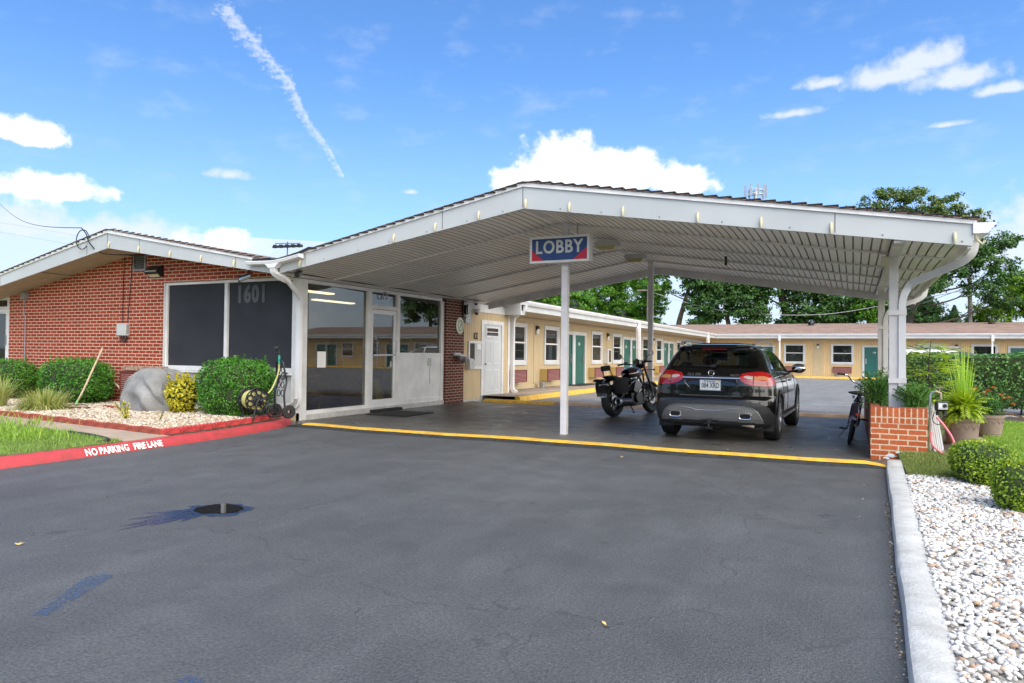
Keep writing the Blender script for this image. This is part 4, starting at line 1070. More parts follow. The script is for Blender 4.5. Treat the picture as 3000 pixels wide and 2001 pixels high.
for (x0, z0), (x1, z1) in zip(CB2[:-1], CB2[1:]):
    rb.add([(x0, YB-.06, z0), (x1, YB-.06, z1), (x1, YB-.06, z1+.32), (x0, YB-.06, z0+.32), (x0, YB, z0), (x1, YB, z1), (x1, YB, z1+.32), (x0, YB, z0+.32)], [(0, 1, 2, 3), (7, 6, 5, 4), (0, 4, 5, 1), (3, 2, 6, 7), (0, 3, 7, 4), (1, 5, 6, 2)])
rb.build('rear_fascia', W['post'], cp)
MB().box(1.135, 1.175, YF+.045, YB-.06, 2.5, 2.77).build('eave_board', W['trim'], cp)
# K-style gutter along the right eave
gpr = [(1.18, 2.655), (1.32, 2.655), (1.345, 2.69), (1.375, 2.73), (1.395, 2.745), (1.395, 2.765), (1.18, 2.775)]
MB().prism(gpr, 'y', YF-.03, YB).build('gutter', W['gutter'], cp)
# posts
def post(x, y, w, d, top, cap=True):
    m = MB().box(x-w/2, x+w/2, y-d/2, y+d/2, -.01, top)
    return m.build('post', W['post'], cp, bevel=.006)
post(-4.17, 10.62, .105, .1, 3.4); post(-4.17, 15.95, .11, .1, 3.38)
post(.475, 10.62, .11, .11, soff(.475)); post(.5, 15.95, .12, .11, soff(.5))
for y in (10.62, 15.95):      # the beams over the right posts
    pass
m = MB(); m.obox((.48, YF+.05, soff(.48)-.03), (.48, YB-.07, soff(.48)-.03), .12, .05); m.build('beam', W['post'], cp)
MB().box(.33, .43, 10.5, 10.62, soff(.4)-.19, soff(.4)-.06).build('junction_box', W['cream'], cp, bevel=.01)
def rtube(path, w, h, name, par, mat, up=(0, 1, 0)):
    """rectangular pipe following a path"""
    m = MB(); P = [Vector(p) for p in path]; n = len(P)
    for i, p in enumerate(P):
        d = (P[min(i+1, n-1)]-P[max(i-1, 0)]).normalized(); u = Vector(up); u = (u-d*u.dot(d)).normalized(); s = d.cross(u)
        for a, b in ((-1, -1), (1, -1), (1, 1), (-1, 1)): m.v.append(tuple(p+s*(a*w/2)+u*(b*h/2)))
    for i in range(n-1):
        for k in range(4):
            l = (k+1) % 4; m.f.append((i*4+k, i*4+l, (i+1)*4+l, (i+1)*4+k))
    m.f += [(0, 1, 2, 3), tuple((n-1)*4+k for k in (3, 2, 1, 0))]
    return m.build(name, mat, par, smooth=True, angle=50)
def curve(P, rad=.09, n=5):
    """round off the corners of a polyline"""
    P = [Vector(p) for p in P]; out = [P[0]]
    for a, b, c in zip(P[:-2], P[1:-1], P[2:]):
        d0 = (a-b); d1 = (c-b); q = min(rad, d0.length*.45, d1.length*.45); p0 = b+d0.normalized()*q; p1 = b+d1.normalized()*q
        for i in range(n+1):
            t_ = i/n; out.append(p0*(1-t_)**2+b*2*t_*(1-t_)+p1*t_*t_)
    out.append(P[-1]); return out
for y, yg, zb in ((10.6, 9.72, .1), (15.93, 15.9, .1)):
    dso = rtube(curve([(1.27, yg, 2.66), (1.25, yg, 2.5), (1.16, yg+.1*(y-yg), 2.42), (.66, y-.02, 2.25), (.575, y-.02, 2.05), (.575, y-.02, zb)], .12), .085, .075, 'downspout', cp, W['gutter'])
    for z in (1.84, .95): MB().box(.415 if y < 12 else .435, .625, y-.068, y-.06, z, z+.07).box(.613, .625, y-.06, y+.05, z, z+.07).build('strap', W['post'], dso)
# valley gutter, black membrane and the downspout at the lobby corner
vg = MB(); n_ = 16
for i in range(n_+1):
    x = -9.52+1.2*i/n_; zc = 2.80+.085*max(0, (x+8.95)/.6)**1.3 - (.0 if x > -8.95 else .012*(x+8.95)/.5)
    for dy, dz in ((-.015, .005), (-.13, .02), (-.145, .065), (-.13, .075), (-.015, .08)): vg.v.append((x, YF+dy, zc-.055+dz))
for i in range(n_):
    for k in range(4): vg.f.append((i*5+k, i*5+k+1, (i+1)*5+k+1, (i+1)*5+k))
vg.f += [(0, 1, 2, 3, 4), tuple(n_*5+k for k in range(5))]
vgo = vg.build('valley_gutter', W['gutter'], cp)
mb = MB(); n_ = 18
for i in range(n_+1):
    x = -9.45+1.25*i/n_; z = 2.865+.16*max(0, (x+8.95)/.75)**1.6+.03*max(0, (-8.95-x)/.5)**1.5
    for y, dz in ((YF-.05, -.055), (YF-.045, 0), (YF+.3, .05), (14, .06)): mb.v.append((x, y, z+dz))
for i in range(n_):
    for k in range(3): mb.f.append((i*4+k, i*4+k+1, (i+1)*4+k+1, (i+1)*4+k))
mb.build('roof_membrane', W['blacktar'], cp, smooth=True)
dso = rtube(curve([(-8.93, 9.12, 2.78), (-8.93, 9.12, 2.62), (-8.86, 9.4, 2.5), (-9.03, 9.9, 2.25), (-9.1, 9.96, 2.1), (-9.1, 9.96, .4), (-9.13, 9.96, .3), (-9.24, 9.97, .27), (-9.75, 9.97, .26)], .1), .1, .07, 'downspout', cp, W['gutter'])
MB().prism([(-9.1, 2.79), (-8.76, 2.79), (-8.86, 2.7), (-9.0, 2.7)], 'y', YF-.13, YF-.02).build('outlet', W['gutter'], vgo)
m = MB(); 
for k in range(9):
    a = R(90*k/8); m.obox((-9.26+.16*math.cos(a)*.55, 9.918, .4-.13*math.sin(a)*.6), (-9.26+.2*math.cos(a), 9.918, .42-.19*math.sin(a)), .006, .006)
m.build('elbow_rib', W['seam'], dso)

# the LOBBY sign round the middle post
sg = thing('lobby_sign', 'blue sign reading LOBBY in white letters with red lower corners', 'sign', (-4.2, 10.48, 2.94))
x0, x1, z0, z1, y0, y1 = -4.705, -3.69, 2.73, 3.155, 10.39, 10.56
m = MB(); t_ = .038
m.box(x0, x1, y0, y1, z1-t_, z1).box(x0, x1, y0, y1, z0, z0+t_).box(x0, x0+t_, y0, y1, z0+t_, z1-t_).box(x1-t_, x1, y0, y1, z0+t_, z1-t_).box(x0+t_, x1-t_, y1-.02, y1-.004, z0+t_, z1-t_)
m.build('cabinet', W['trim'], sg, bevel=.004)
W['signblue'] = simple('sign_blue', (.012, .03, .135), .35, var=.5, vs=5, tint=(.03, .075, .2)); W['signred'] = simple('sign_red', (.6, .012, .03), .35, var=.06)
MB().box(x0+t_, x1-t_, y0+.02, y0+.04, z0+t_, z1-t_).build('face', W['signblue'], sg)
m = MB(); xa, xb, za = x0+t_, x1-t_, z0+t_
m.prism([(xa, za), (xa+.2, za), (xa, za+.17)], 'y', y0+.013, y0+.02).prism([(xb, za), (xb, za+.19), (xb-.24, za)], 'y', y0+.013, y0+.02)
m.build('corner_panel', W['signred'], sg)
face_y(text_mb('LOBBY', .285, .004, xs=.87, bold=.006, spacing=1.1), (x0+x1)/2-.01, y0+.014, 2.972).build('lettering', simple('sign_letter_white', (.62, .64, .62), .5), sg)
m = MB().ball((-4.195, 10.565, 2.62), .012, 8, 5).ball((-4.145, 10.565, 2.62), .012, 8, 5); m.build('bolt', W['post'], sg)
m = MB(); m.obox((-3.93, 10.5, 3.155), (-3.93, 10.5, 3.36), .016, .016); m.build('hanger', W['steel'], sg)
# two lamps under the ridge
lp = None
W['lens'] = simple('yellowed_lens', (.5, .42, .2), .3, var=.1)
for y, lab in ((12.3, 'boxy canopy lamp with a yellowed lens right behind the LOBBY sign'), (14.15, 'boxy canopy lamp with a yellowed lens farther back under the ridge')):
    if lp is None:
        lp = thing('canopy_lamp', lab, 'lamp', (-4.02, y, 3.24), None, 'lamps under the canopy ridge')
        MB().box(-.2, .2, -.13, .13, 0, .09).build('housing', W['lgrey'], lp, local=True)
        MB().add([(-.19, -.12, 0), (.19, -.12, 0), (.19, .12, 0), (-.19, .12, 0), (-.12, -.07, -.07), (.12, -.07, -.07), (.12, .07, -.07), (-.12, .07, -.07)], [(0, 1, 5, 4), (1, 2, 6, 5), (2, 3, 7, 6), (3, 0, 4, 7), (7, 6, 5, 4)]).build('lens', W['lens'], lp, local=True)
    else: dup(lp, (-4.02, y, 3.24), None, lab)
m = MB(); m.tube([(-2.05, 13.0, soff(-2.05)-.16), (-2.05, 13.0, soff(-2.05))], .022, 8); tag(m.build('hanging_sensor', W['black'], smooth=True), 'small black cylinder hanging from the ribbed canopy soffit', 'sensor')

# ------------------------------------------------------------------ things fixed to the office
def camera_thing(label, p, yaw, pitch, s=1, col='galv'):
    c = thing('security_camera', label, 'camera', p, (0, 0, yaw))
    m = MB(); L = .2*s; dz = -math.sin(pitch); dx = math.cos(pitch)
    m.tube([(0, 0, -.05*s), (L*dx, 0, -.05*s+L*dz)], .035*s, 12); m.build('body', W[col], c, smooth=True, local=True)
    m = MB(); m.tube([(L*dx-.002, 0, -.05*s+L*dz), (L*dx+.012*s, 0, -.05*s+L*dz*1.06)], .037*s, 12); m.build('lens', W['black'], c, smooth=True, local=True)
    m = MB(); m.tube([(.05*s, 0, -.02*s), (.02, 0, .06*s)], .016*s, 8).cbox((.02, 0, .065*s), (.07*s, .07*s, .012)); m.build('bracket', W['black'], c, local=True)
    m = MB(); m.obox((-.01*s, 0, -.01*s), (L*dx*1.1, 0, -.01*s+L*dz), .075*s, .008); m.build('hood', W['black'], c, local=True)
    return c
camera_thing('grey bullet security camera under the left fascia beside the valley', (-9.83, 9.5, 2.7), R(-160), .35, 1.15)
camera_thing('grey bullet security camera under the canopy corner looking out', (-8.72, 9.55, 2.7), R(-62), .25, 1.15)
dm_ = thing('dome_camera', 'small white dome camera on the canopy soffit near the service door', 'camera', (-8.85, 16.2, 2.64)); MB().lathe([(.001, 0), (.07, 0), (.075, -.05), (.06, -.07), (.001, -.07)], 14).build('base', W['white'], dm_, smooth=True, local=True); MB().ball((.01, -.01, -.07), .052, 12, 8).build('dome', W['blackgloss'], dm_, smooth=True, local=True)
dm_ = thing('dome_camera', 'grey dome camera on the tan siding left of the service door', 'camera', (-9.17, 16.66, 2.42)); MB().box(-.03, .16, -.07, .07, .0, .04).build('base', W['lgrey'], dm_, local=True); MB().lathe([(.075, .0), (.075, -.05), (.06, -.06), (.001, -.06)], 14, (.09, 0, 0)).build('skirt', W['lgrey'], dm_, smooth=True, local=True); MB().ball((.09, 0, -.07), .058, 12, 8).build('dome', W['blackgloss'], dm_, smooth=True, local=True)
# wall pack lamp
wp = thing('flood_lamp', 'black wall lamp with a cream lens on the brick gable', 'lamp', (-12.93, 9.98, 2.88))
MB().prism([(0, .13), (-.04, .13), (-.17, .02), (-.17, -.02), (-.05, -.1), (0, -.1)], 'x', -.19, .19).build('housing', W['black'], wp, local=True)
MB().add([(-.165, -.176, .0), (.165, -.176, .0), (.15, -.06, -.108), (-.15, -.06, -.108), (-.165, -.172, .012), (.165, -.172, .012)], [(0, 1, 2, 3), (0, 4, 5, 1)]).build('lens', W['cream'], wp, local=True)
wp.rotation_euler = (0, 0, 0)
# utility boxes
ub = thing('utility_box', 'pale grey utility box with black cables on the brick wall', 'utility box', (-13.9, 9.98, 1.7))
MB().box(-.145, .145, -.1, 0, -.13, .13).build('body', W['lgrey'], ub, local=True, bevel=.008); MB().box(.12, .15, -.08, -.02, -.09, .1).build('side_lid', W['grey'], ub, local=True)
m = MB()
for k, (xa, xb) in enumerate(((-.1, .02), (-.04, .1), (.04, .12))): m.tube(smoothpath([(xa, -.05, -.13), (xa, -.05, -.2), ((xa+xb)/2, -.05, -.25), (xb, -.05, -.2), (xb, -.05, -.13)], 4), .007, 5)
m.tube([(-.06, -.02, .13), (-.07, -.012, 1.0), (-.05, -.012, 1.56), (-.5, -.5, 1.6)], .008, 5).tube([(.1, -.02, .13), (.16, -.012, .9), (.2, -.012, 1.55), (-.1, -.5, 1.62)], .008, 5)
m.build('cable', W['black'], ub, smooth=True, local=True)
sb = thing('conduit_box', 'small grey junction box with a thin conduit under the left soffit', 'junction box', (-17.38, 9.98, 2.5))
MB().box(-.09, .09, -.1, 0, -.08, .08).build('body', W['galv'], sb, local=True); MB().tube([(0, -.03, -.08), (-.06, -.03, -.25), (-.05, -.03, -.4), (.02, -.03, -.5), (.02, -.03, -2.3)], .011, 6).tube([(-.02, -.05, .08), (-.02, -.05, .18)], .012, 6).build('conduit', W['galv'], sb, smooth=True, local=True)
# overhead service cable to the gable
sc = MB(); a = Vector((-37.1, 20, 8.2)); b = Vector((-14.15, 9.15, 3.74)); P = [a.lerp(b, i/20)+Vector((0, 0, -.35*math.sin(PI*i/20))) for i in range(21)]
sc.tube(P, .009, 5)
sc.tube(smoothpath([(-14.15, 9.15, 3.74), (-13.95, 9.12, 3.6), (-13.85, 9.14, 3.4), (-13.7, 9.3, 3.22), (-13.2, 9.6, 3.2), (-13.2, 9.95, 3.25)], 5), .012, 5)
sc.tube([(-14.1+.2*math.cos(i*.5), 9.15, 3.5+.2*math.sin(i*.5)) for i in range(12)], .01, 5)
tag(sc.build('service_cable', W['black'], smooth=True), 'black overhead service cable looped at the brick gable peak', 'cable')
sc = MB()
for (z0, z1, yo) in ((11.0, 7.6, 26), (11.7, 8.2, 27), (7.2, 5.2, 24)):
    sc.tube([(-66, yo, z0), (-52, yo+2, (z0+z1)/2-.2), (-42, yo+3, z1-.2), (-34, yo+5, z1-1.6)], .007, 4)
tag(sc.build('power_lines', W['grey']), 'thin power lines crossing the sky beyond the left gable', 'power line')
# wall air conditioner behind the rock with a weathered plank over it
def grille(t_, x0, x1, z0, z1, y0, y1, n, ax, sleeve=None):
    """louvred unit: sleeve from y0 to y1, face at y0 (local -Y)"""
    m = MB().box(x0, x1, y0+.02, y1, z0, z1); m.build('sleeve', sleeve or W['maroon'], t_, local=True)
    m = MB().box(x0, x1, y0-.02, y0+.02, z1-.03, z1).box(x0, x1, y0-.02, y0+.02, z0, z0+.03).box(x0, x0+.03, y0-.02, y0+.02, z0+.03, z1-.03).box(x1-.03, x1, y0-.02, y0+.02, z0+.03, z1-.03)
    f = m.build('grille_frame', W['maroon'], t_, local=True)
    m = MB().box(x0+.03, x1-.03, y0+.01, y0+.018, z0+.03, z1-.03); m.build('grille_recess', W['maroon_back'], f, local=True)
    m = MB(); st = (z1-z0-.06)/n
    for i in range(n): m.add([(x0+.03, y0-.012, z0+.034+i*st), (x1-.03, y0-.012, z0+.034+i*st), (x1-.03, y0+.008, z0+.03+(i+.62)*st), (x0+.03, y0+.008, z0+.03+(i+.62)*st), (x0+.03, y0-.004, z0+.03+i*st), (x1-.03, y0-.004, z0+.03+i*st)], [(0, 1, 2, 3), (4, 5, 1, 0)])
    m.build('slat', W['slat'], f, local=True)
W['slat'] = simple('maroon_slat_lit', (.4, .17, .155), .45, var=.08, vs=6)  # paler than the frame: highlights from above are put into the slat colour
ac = thing('air_conditioner', 'faded maroon louvred air conditioner in the brick wall behind the rock', 'air conditioner', (-13.2, 9.98, .6))
grille(ac, -.68, .6, -.2, .22, -.1, 0, 9, 'x')
pk = MB().box(-13.85, -12.55, 9.9, 9.975, .84, .94); tag(pk.build('plank', W['wood'], bevel=.006), 'weathered wooden plank over the maroon grille on the brick wall', 'plank')
hs = MB(); hs.tube(smoothpath([(-14.6, 9.9, .62), (-14.2, 9.88, .6), (-13.95, 9.88, .5), (-13.86, 9.9, .38)], 5), .022, 7).tube(smoothpath([(-13.65, 9.9, .36), (-13.62, 9.88, .24), (-13.8, 9.8, .17), (-14.3, 9.7, .18), (-14.7, 9.75, .22), (-14.9, 9.8, .2)], 5), .02, 7).tube(smoothpath([(-14.6, 9.75, .19), (-13.6, 9.8, .17), (-12.9, 9.8, .17)], 5), .02, 7)
tag(hs.build('drain_hose', W['cream'], smooth=True), 'pale drain hoses looping below the maroon grille', 'hose')
# dial, lantern, bird house, bowl, mail box by the pillar
dl = thing('wall_thermometer', 'oval cream dial on the dark brick pillar', 'thermometer', (-9.13, 15.85, 1.98))
MB().grid(lambda a, b: (.012+.012*math.cos(b*PI/2), .2*math.cos(a*2*PI)*math.sin(b*PI/2), .215*math.sin(a*2*PI)*math.sin(b*PI/2)), 24, 5).build('face', simple('dial_face', (.62, .66, .5), .35), dl, smooth=True, local=True)
MB().obox((.03, -.03, -.06), (.03, .06, .07), .012, .006, (1, 0, 0)).build('pointer', W['black'], dl, local=True)
MB().grid(lambda a, b: (.028, .13*math.cos(a*2*PI)*(.8+.2*b), .14*math.sin(a*2*PI)*(.8+.2*b)), 24, 1).build('scale_ring', simple('dial_ring', (.25, .24, .16), .5), dl, local=True)
ln = thing('wall_lantern', 'black scrolled lantern at the top right of the dark pillar', 'lantern', (-9.13, 16.02, 2.4))
MB().tube(smoothpath([(0, 0, .25), (.06, 0, .28), (.1, 0, .22), (.06, 0, .18)], 4), .008, 6).tube(smoothpath([(0, 0, -.2), (.06, 0, -.23), (.1, 0, -.18)], 4), .008, 6).box(-.0, .02, -.03, .03, -.2, .28).build('bracket', W['black'], ln, smooth=True, local=True)
MB().lathe([(.001, .14), (.07, .12), (.075, -.1), (.001, -.14)], 12, (.11, 0, 0)).build('lamp', W['blackgloss'], ln, smooth=True, local=True)
bh = thing('white_birdhouse', 'white slatted box hanging on the tan siding beside the lantern', 'box', (-9.17, 16.3, 2.1))
m = MB()
for k in range(5): m.box(0, .05+.004*(k % 2), -.15, .15, .07*k, .07*k+.064)
m.box(0, .07, -.17, .17, -.03, -.005); m.build('slat_front', W['white'], bh, local=True)
MB().tube(smoothpath([(.03, -.05, .36), (.04, -.06, .44), (.03, 0, .47), (.03, .03, .43)], 4), .006, 5).build('scroll', W['black'], bh, smooth=True, local=True)
bl = thing('bowl_ashtray', 'white wall bracket holding a steel bowl on the dark pillar', 'bowl', (-9.13, 15.68, 1.15))
MB().box(0, .09, -.2, .1, .09, .13).box(0, .2, -.12, .12, .05, .09).build('bracket', W['white'], bl, local=True, bevel=.008)
MB().lathe([(.14, .05), (.135, 0), (.1, -.09), (.05, -.13), (.001, -.14)], 18, (.16, .05, 0)).build('bowl', W['steel'], bl, smooth=True, local=True)
mbx = thing('metal_box', 'grey metal drop box left of the ice hatch', 'box', (-9.19, 16.42, .98))
MB().prism([(0, -.13), (.13, -.13), (.13, .1), (.1, .15), (0, .16)], 'y', -.13, .13).build('body', W['lgrey'], mbx, local=True, bevel=.006); MB().cbox((.133, 0, .02), (.008, .03, .03)).build('lock', W['steel'], mbx, local=True)
dh = thing('chain_pull', 'steel handle with a hanging chain on the white lobby panel', 'chain', (-9.22, 14.55, 1.05))
MB().obox((.02, -.05, -.1), (.02, -.05, .1), .02, .02).obox((.02, .05, -.1), (.02, .05, .1), .02, .02).build('handle', W['lgrey'], dh, local=True)
m = MB()
for k in range(12): m.ball((.02, .01+.004*(k % 2), -.13-.033*k), (.01, .01, .016), 6, 4)
m.build('chain', W['steel'], dh, local=True)
hb = MB(); hb.tube(smoothpath([(-9.72, 10.02, .82), (-9.7, 9.98, .72), (-9.68, 9.98, .5), (-9.7, 9.99, .3), (-9.76, 9.98, .17)], 5), .02, 7)
tag(hb.build('blue_hose', W['bluehose'], smooth=True), 'short blue hose hanging from the tap on the white panel', 'hose')
hb = MB(); hb.tube([(-9.72, 10.0, .86), (-9.72, 9.93, .86)], .02, 8).obox((-9.78, 9.95, .9), (-9.66, 9.95, .9), .012, .02).box(-9.42, -9.39, 9.99, 10.0, .86, .89); tag(hb.build('wall_tap', W['steel']), 'small outdoor tap above the blue hose', 'tap')
bk_ = MB().obox((-9.6, 9.82, .16), (-9.1, 9.72, .2), .07, .12); tag(bk_.build('wood_block', W['wood'], bevel=.008), 'stained brown wood block lying at the lobby corner', 'wood block')
bk_ = MB().obox((-13.0, 8.95, .18), (-12.55, 8.85, .18), .1, .045); tag(bk_.build('broken_brick', W['scallop'], bevel=.01), 'broken piece of edging lying in the cream gravel', 'brick')

# ------------------------------------------------------------------ the two guest wings
t = NT('guest_window_glass'); p = t.pos(); nz = t.noise(p, 1.2, 3)
b = t.n('ShaderNodeBsdfPrincipled'); b.inputs['Base Color'].default_value = (.03, .034, .034, 1); b.inputs['Roughness'].default_value = .02; b.inputs['Specular IOR Level'].default_value = 1
tr = t.n('ShaderNodeBsdfTransparent'); tr.inputs[0].default_value = (.8, .82, .8, 1); mm = t.n('ShaderNodeMixShader'); mm.inputs[0].default_value = .55
bp = t.n('ShaderNodeBump'); t.l(nz, bp.inputs['Height']); bp.inputs['Strength'].default_value = .03; t.l(bp.outputs[0], b.inputs['Normal'])
t.l(tr.outputs[0], mm.inputs[1]); t.l(b.outputs[0], mm.inputs[2]); t.l(mm.outputs[0], t.out.inputs[0]); W['gwin'] = t.m
t = NT('window_insect_screen'); t.bsdf((.07, .068, .062), .6, 0, .4); W['insect'] = t.m

class Facade:
    """u runs along the wall, d is the distance in front of it"""
    def __init__(self, par, side):
        self.par = par; self.side = side
    def P(self, u, d, z):
        if self.side == 'y': return (-9.9+d, u, z+zg(u))
        return (u, 51.9-d, z+zg(51.9))
    def bx(self, m, u0, u1, d0, d1, z0, z1):
        A = [self.P(u, d, z) for z in (z0, z1) for u, d in ((u0, d0), (u1, d0), (u1, d1), (u0, d1))]
        return m.add(A, [(3, 2, 1, 0), (4, 5, 6, 7), (0, 1, 5, 4), (1, 2, 6, 5), (2, 3, 7, 6), (3, 0, 4, 7)])
    def window(self, u0, u1, z0=.92, z1=2.3):
        m = MB(); b = self.bx
        b(m, u0, u0+.11, 0, .045, z0, z1); b(m, u1-.11, u1, 0, .045, z0, z1); b(m, u0+.11, u1-.11, 0, .045, z1-.1, z1); b(m, u0+.11, u1-.11, 0, .06, z0, z0+.13)
        w = m.build('window', W['white'], self.par)
        a0, a1, c0, c1, mid = u0+.11, u1-.11, z0+.13, z1-.1, z0+.74
        m = MB(); b(m, a0, a0+.035, -.03, .02, c0, c1); b(m, a1-.035, a1, -.03, .02, c0, c1); b(m, a0+.035, a1-.035, -.03, .025, mid-.025, mid+.025); b(m, a0+.035, a1-.035, -.03, .02, c1-.03, c1); b(m, a0+.035, a1-.035, -.03, .02, c0, c0+.03)
        m.build('sash', W['gutter'], w)
        m = MB(); b(m, a0+.035, a1-.035, -.012, -.008, mid+.025, c1-.03); m.build('upper_pane', W['gwin'], w)
        m = MB(); b(m, a0+.035, a1-.035, -.008, -.004, c0+.03, mid-.025); m.build('lower_pane', W['gwin'], w)
        m = MB(); n = 26
        for i in range(n+1):
            u = a0+(a1-a0)*i/n; d = -.14+.022*math.sin(i*1.9)
            for z in (c0, c1): m.v.append(self.P(u, d, z))
        for i in range(n): m.f.append((2*i, 2*i+2, 2*i+3, 2*i+1))
        m.build('curtain', W[('curtain', 'curtain2', 'curtain', 'curtain3')[int(u0*7.3) % 4]], w)
    def doors(self, u0, u1, nums, swap=False, z1=2.2):
        m = MB(); b = self.bx; c = (u0+u1)/2
        b(m, u0, u0+.13, 0, .05, .122, z1); b(m, u1-.13, u1, 0, .05, .122, z1); b(m, c-.13, c+.13, 0, .05, .122, z1-.13); b(m, u0+.13, u1-.13, 0, .05, z1-.13, z1)
        m.build('door_frame', W['white'], self.par)
        for k, (a, e) in enumerate(((u0+.13, c-.13), (c+.13, u1-.13))):
            m = MB(); b(m, a, e, -.08, -.02, .13, z1-.13); d = m.build('door', W['green_door'], self.par)
            hu = (e-.1) if k == 1 else (e-.1 if self.side == 'y' else a+.1)
            m = MB(); b(m, hu-.035, hu+.035, -.02, .0, .98, 1.32); b(m, hu-.15, hu+.01, .0, .03, 1.08, 1.11); m.build('handle', W['steel'], d)
            if nums[k]:
                t_ = text_mb(nums[k], .17, .003, xs=.75, bold=.003); p = self.P((a+e)/2+(.0 if self.side == 'y' else .08), -.014, 1.72)
                (face_x if self.side == 'y' else face_y)(t_, *p).build('door_number', W['lettering'], d)
    def ac(self, u0, u1, label, group):
        p = self.P((u0+u1)/2, 0, .57); a = thing('air_conditioner', label, 'air conditioner', p, (0, 0, PI/2) if self.side == 'y' else (0, 0, 0), group)
        h = (u1-u0)/2; dd = -.3 if self.side == 'y' else -.12
        grille(a, -h, h, -.2, .2, dd, 0, 8, 'x', W['tanbox'])
    def lamp(self, u, label, group):
        p = self.P(u, 0, 2.12); a = thing('wall_lamp', label, 'wall lamp', p, (0, 0, PI/2) if self.side == 'y' else (0, 0, 0), group)
        MB().prism([(0, .16), (-.1, .14), (-.13, .05), (-.04, -.02), (-.03, -.16), (0, -.16)], 'x', -.07, .07).build('housing', W['black'], a, local=True)
        MB().prism([(-.035, -.15), (-.08, -.13), (-.11, .04), (-.04, -.0)], 'x', -.06, .06).build('lens', W['lettering'], a, local=True)

lw_ = thing('left_motel_wing', 'long tan motel wing with white windows and green doors receding on the left', 'building', (-9.9, 30, 0))
F1 = Facade(lw_, 'y'); U = 7.93
wins = []; drs = []
for k in range(4):
    o_ = k*U
    for a, b in ((20.25, 21.65), (23.15, 24.54)):
        if a+o_ < 50: wins.append((a+o_, b+o_))
    if 27.5+o_ < 45: drs.append((24.72+o_, 27.5+o_))
def wall_pieces(fac, u0, u1, holes, mat, name):
    """tan wall with real openings"""
    m = MB(); hs_ = sorted(holes); c = u0
    for a, b, z0, z1 in hs_:
        if a > c: fac.bx(m, c, a, -.2, 0, -.1, 2.62)
        if z0 > 0: fac.bx(m, a, b, -.2, 0, -.1, z0)
        fac.bx(m, a, b, -.2, 0, z1, 2.62); c = b
    fac.bx(m, c, u1, -.2, 0, -.1, 2.62)
    return m.build(name, mat, fac.par)
holes = [(a+.11, b-.11, 1.05, 2.2) for a, b in wins]+[(a+.13, b-.13, .1, 2.07) for a, b in drs]
wall_pieces(F1, 18.8, 52.1, holes, W['tan_y'], 'wall')
for a, b in wins: F1.window(a, b)
for i, (a, b) in enumerate(drs): F1.doors(a, b, (str(103+2*i), str(104+2*i)))
m = MB()
for u in (22.35, 26.1, 30.28, 34.1, 38.2, 42.0, 46.1): F1.bx(m, u-.06, u+.06, 0, .02, .2 if u not in (26.1, 34.1, 42.0) else 2.2, 2.5)
F1.bx(m, 18.9, 51.9, 0, .025, 2.36, 2.5); F1.bx(m, 18.9, 24.7, 0, .022, .13, .26)
for a, b in ((27.5, 32.65), (35.43, 40.58), (43.36, 51.9)): F1.bx(m, a, b, 0, .022, .13, .26)
m.build('trim_board', W['tantrim'], lw_)
MB().box(-14.4, -14.2, 18.9, 52, -.3, 3.4).box(-14.4, -9.95, 18.75, 18.85, -.3, 2.6).build('back_wall', W['darkroom'], lw_)
MB().box(-13.4, -13.3, 18.9, 52, -.1, 2.6).build('room_wall', W['darkroom'], lw_)
names = ['first', 'second', 'third', 'fourth', 'fifth', 'sixth', 'seventh']
desc = ['maroon air conditioner under the first wing window past the service door', 'maroon air conditioner just left of the first pair of green doors', 'maroon air conditioner just right of the door numbered 104', 'maroon air conditioner just left of the door numbered 105',
        'maroon air conditioner just right of the door numbered 106', 'maroon air conditioner just left of the door numbered 107', 'maroon air conditioner just right of the door numbered 108']
for i, (a, b) in enumerate(wins[:7]): F1.ac(a-.31, a+.82, desc[i], 'air conditioners along the left wing')
for u, lab in ((22.45, 'black wall lamp between the first two windows of the left wing'), (30.3, 'black wall lamp above the white extinguisher cabinet'), (38.3, 'black wall lamp between the windows beyond the second door pair'), (46.25, 'black wall lamp farthest along the left wing')): F1.lamp(u, lab, 'wall lamps of the left wing')
fc = thing('extinguisher_cabinet', 'white fire extinguisher cabinet on the tan left wing wall', 'cabinet', F1.P(30.15, 0, 1.25))
MB().box(0, .2, -.24, .24, -.32, .32).build('body', W['white'], fc, local=True, bevel=.008); MB().box(.2, .206, -.15, .15, -.26, .26).build('window', W['darkglass'], fc, local=True)
bkt = None
for p, lab, ry_ in ((F1.P(22.5, .25, .122), 'galvanised metal bucket on the walk between the first two wing windows', .12), ((-.95, 51.35, zg(51)+.122), 'galvanised metal tub at the foot of the far wing', .2)):
    m = MB().lathe([(ry_*.75, 0), (ry_, .2), (ry_+.012, .2), (ry_+.012, .21), (ry_*.95, .205), (ry_*.72, .02), (.001, .02)], 18)
    o = m.build('metal_bucket', W['galv'], smooth=True); o.location = p; tag(o, lab, 'bucket')
m = MB(); F1.bx(m, 24.9, 27.3, .1, .75, .124, .14); tag(m.build('door_mat', W['rubber']), 'long dark mat at the doors numbered 103 and 104', 'door mat')

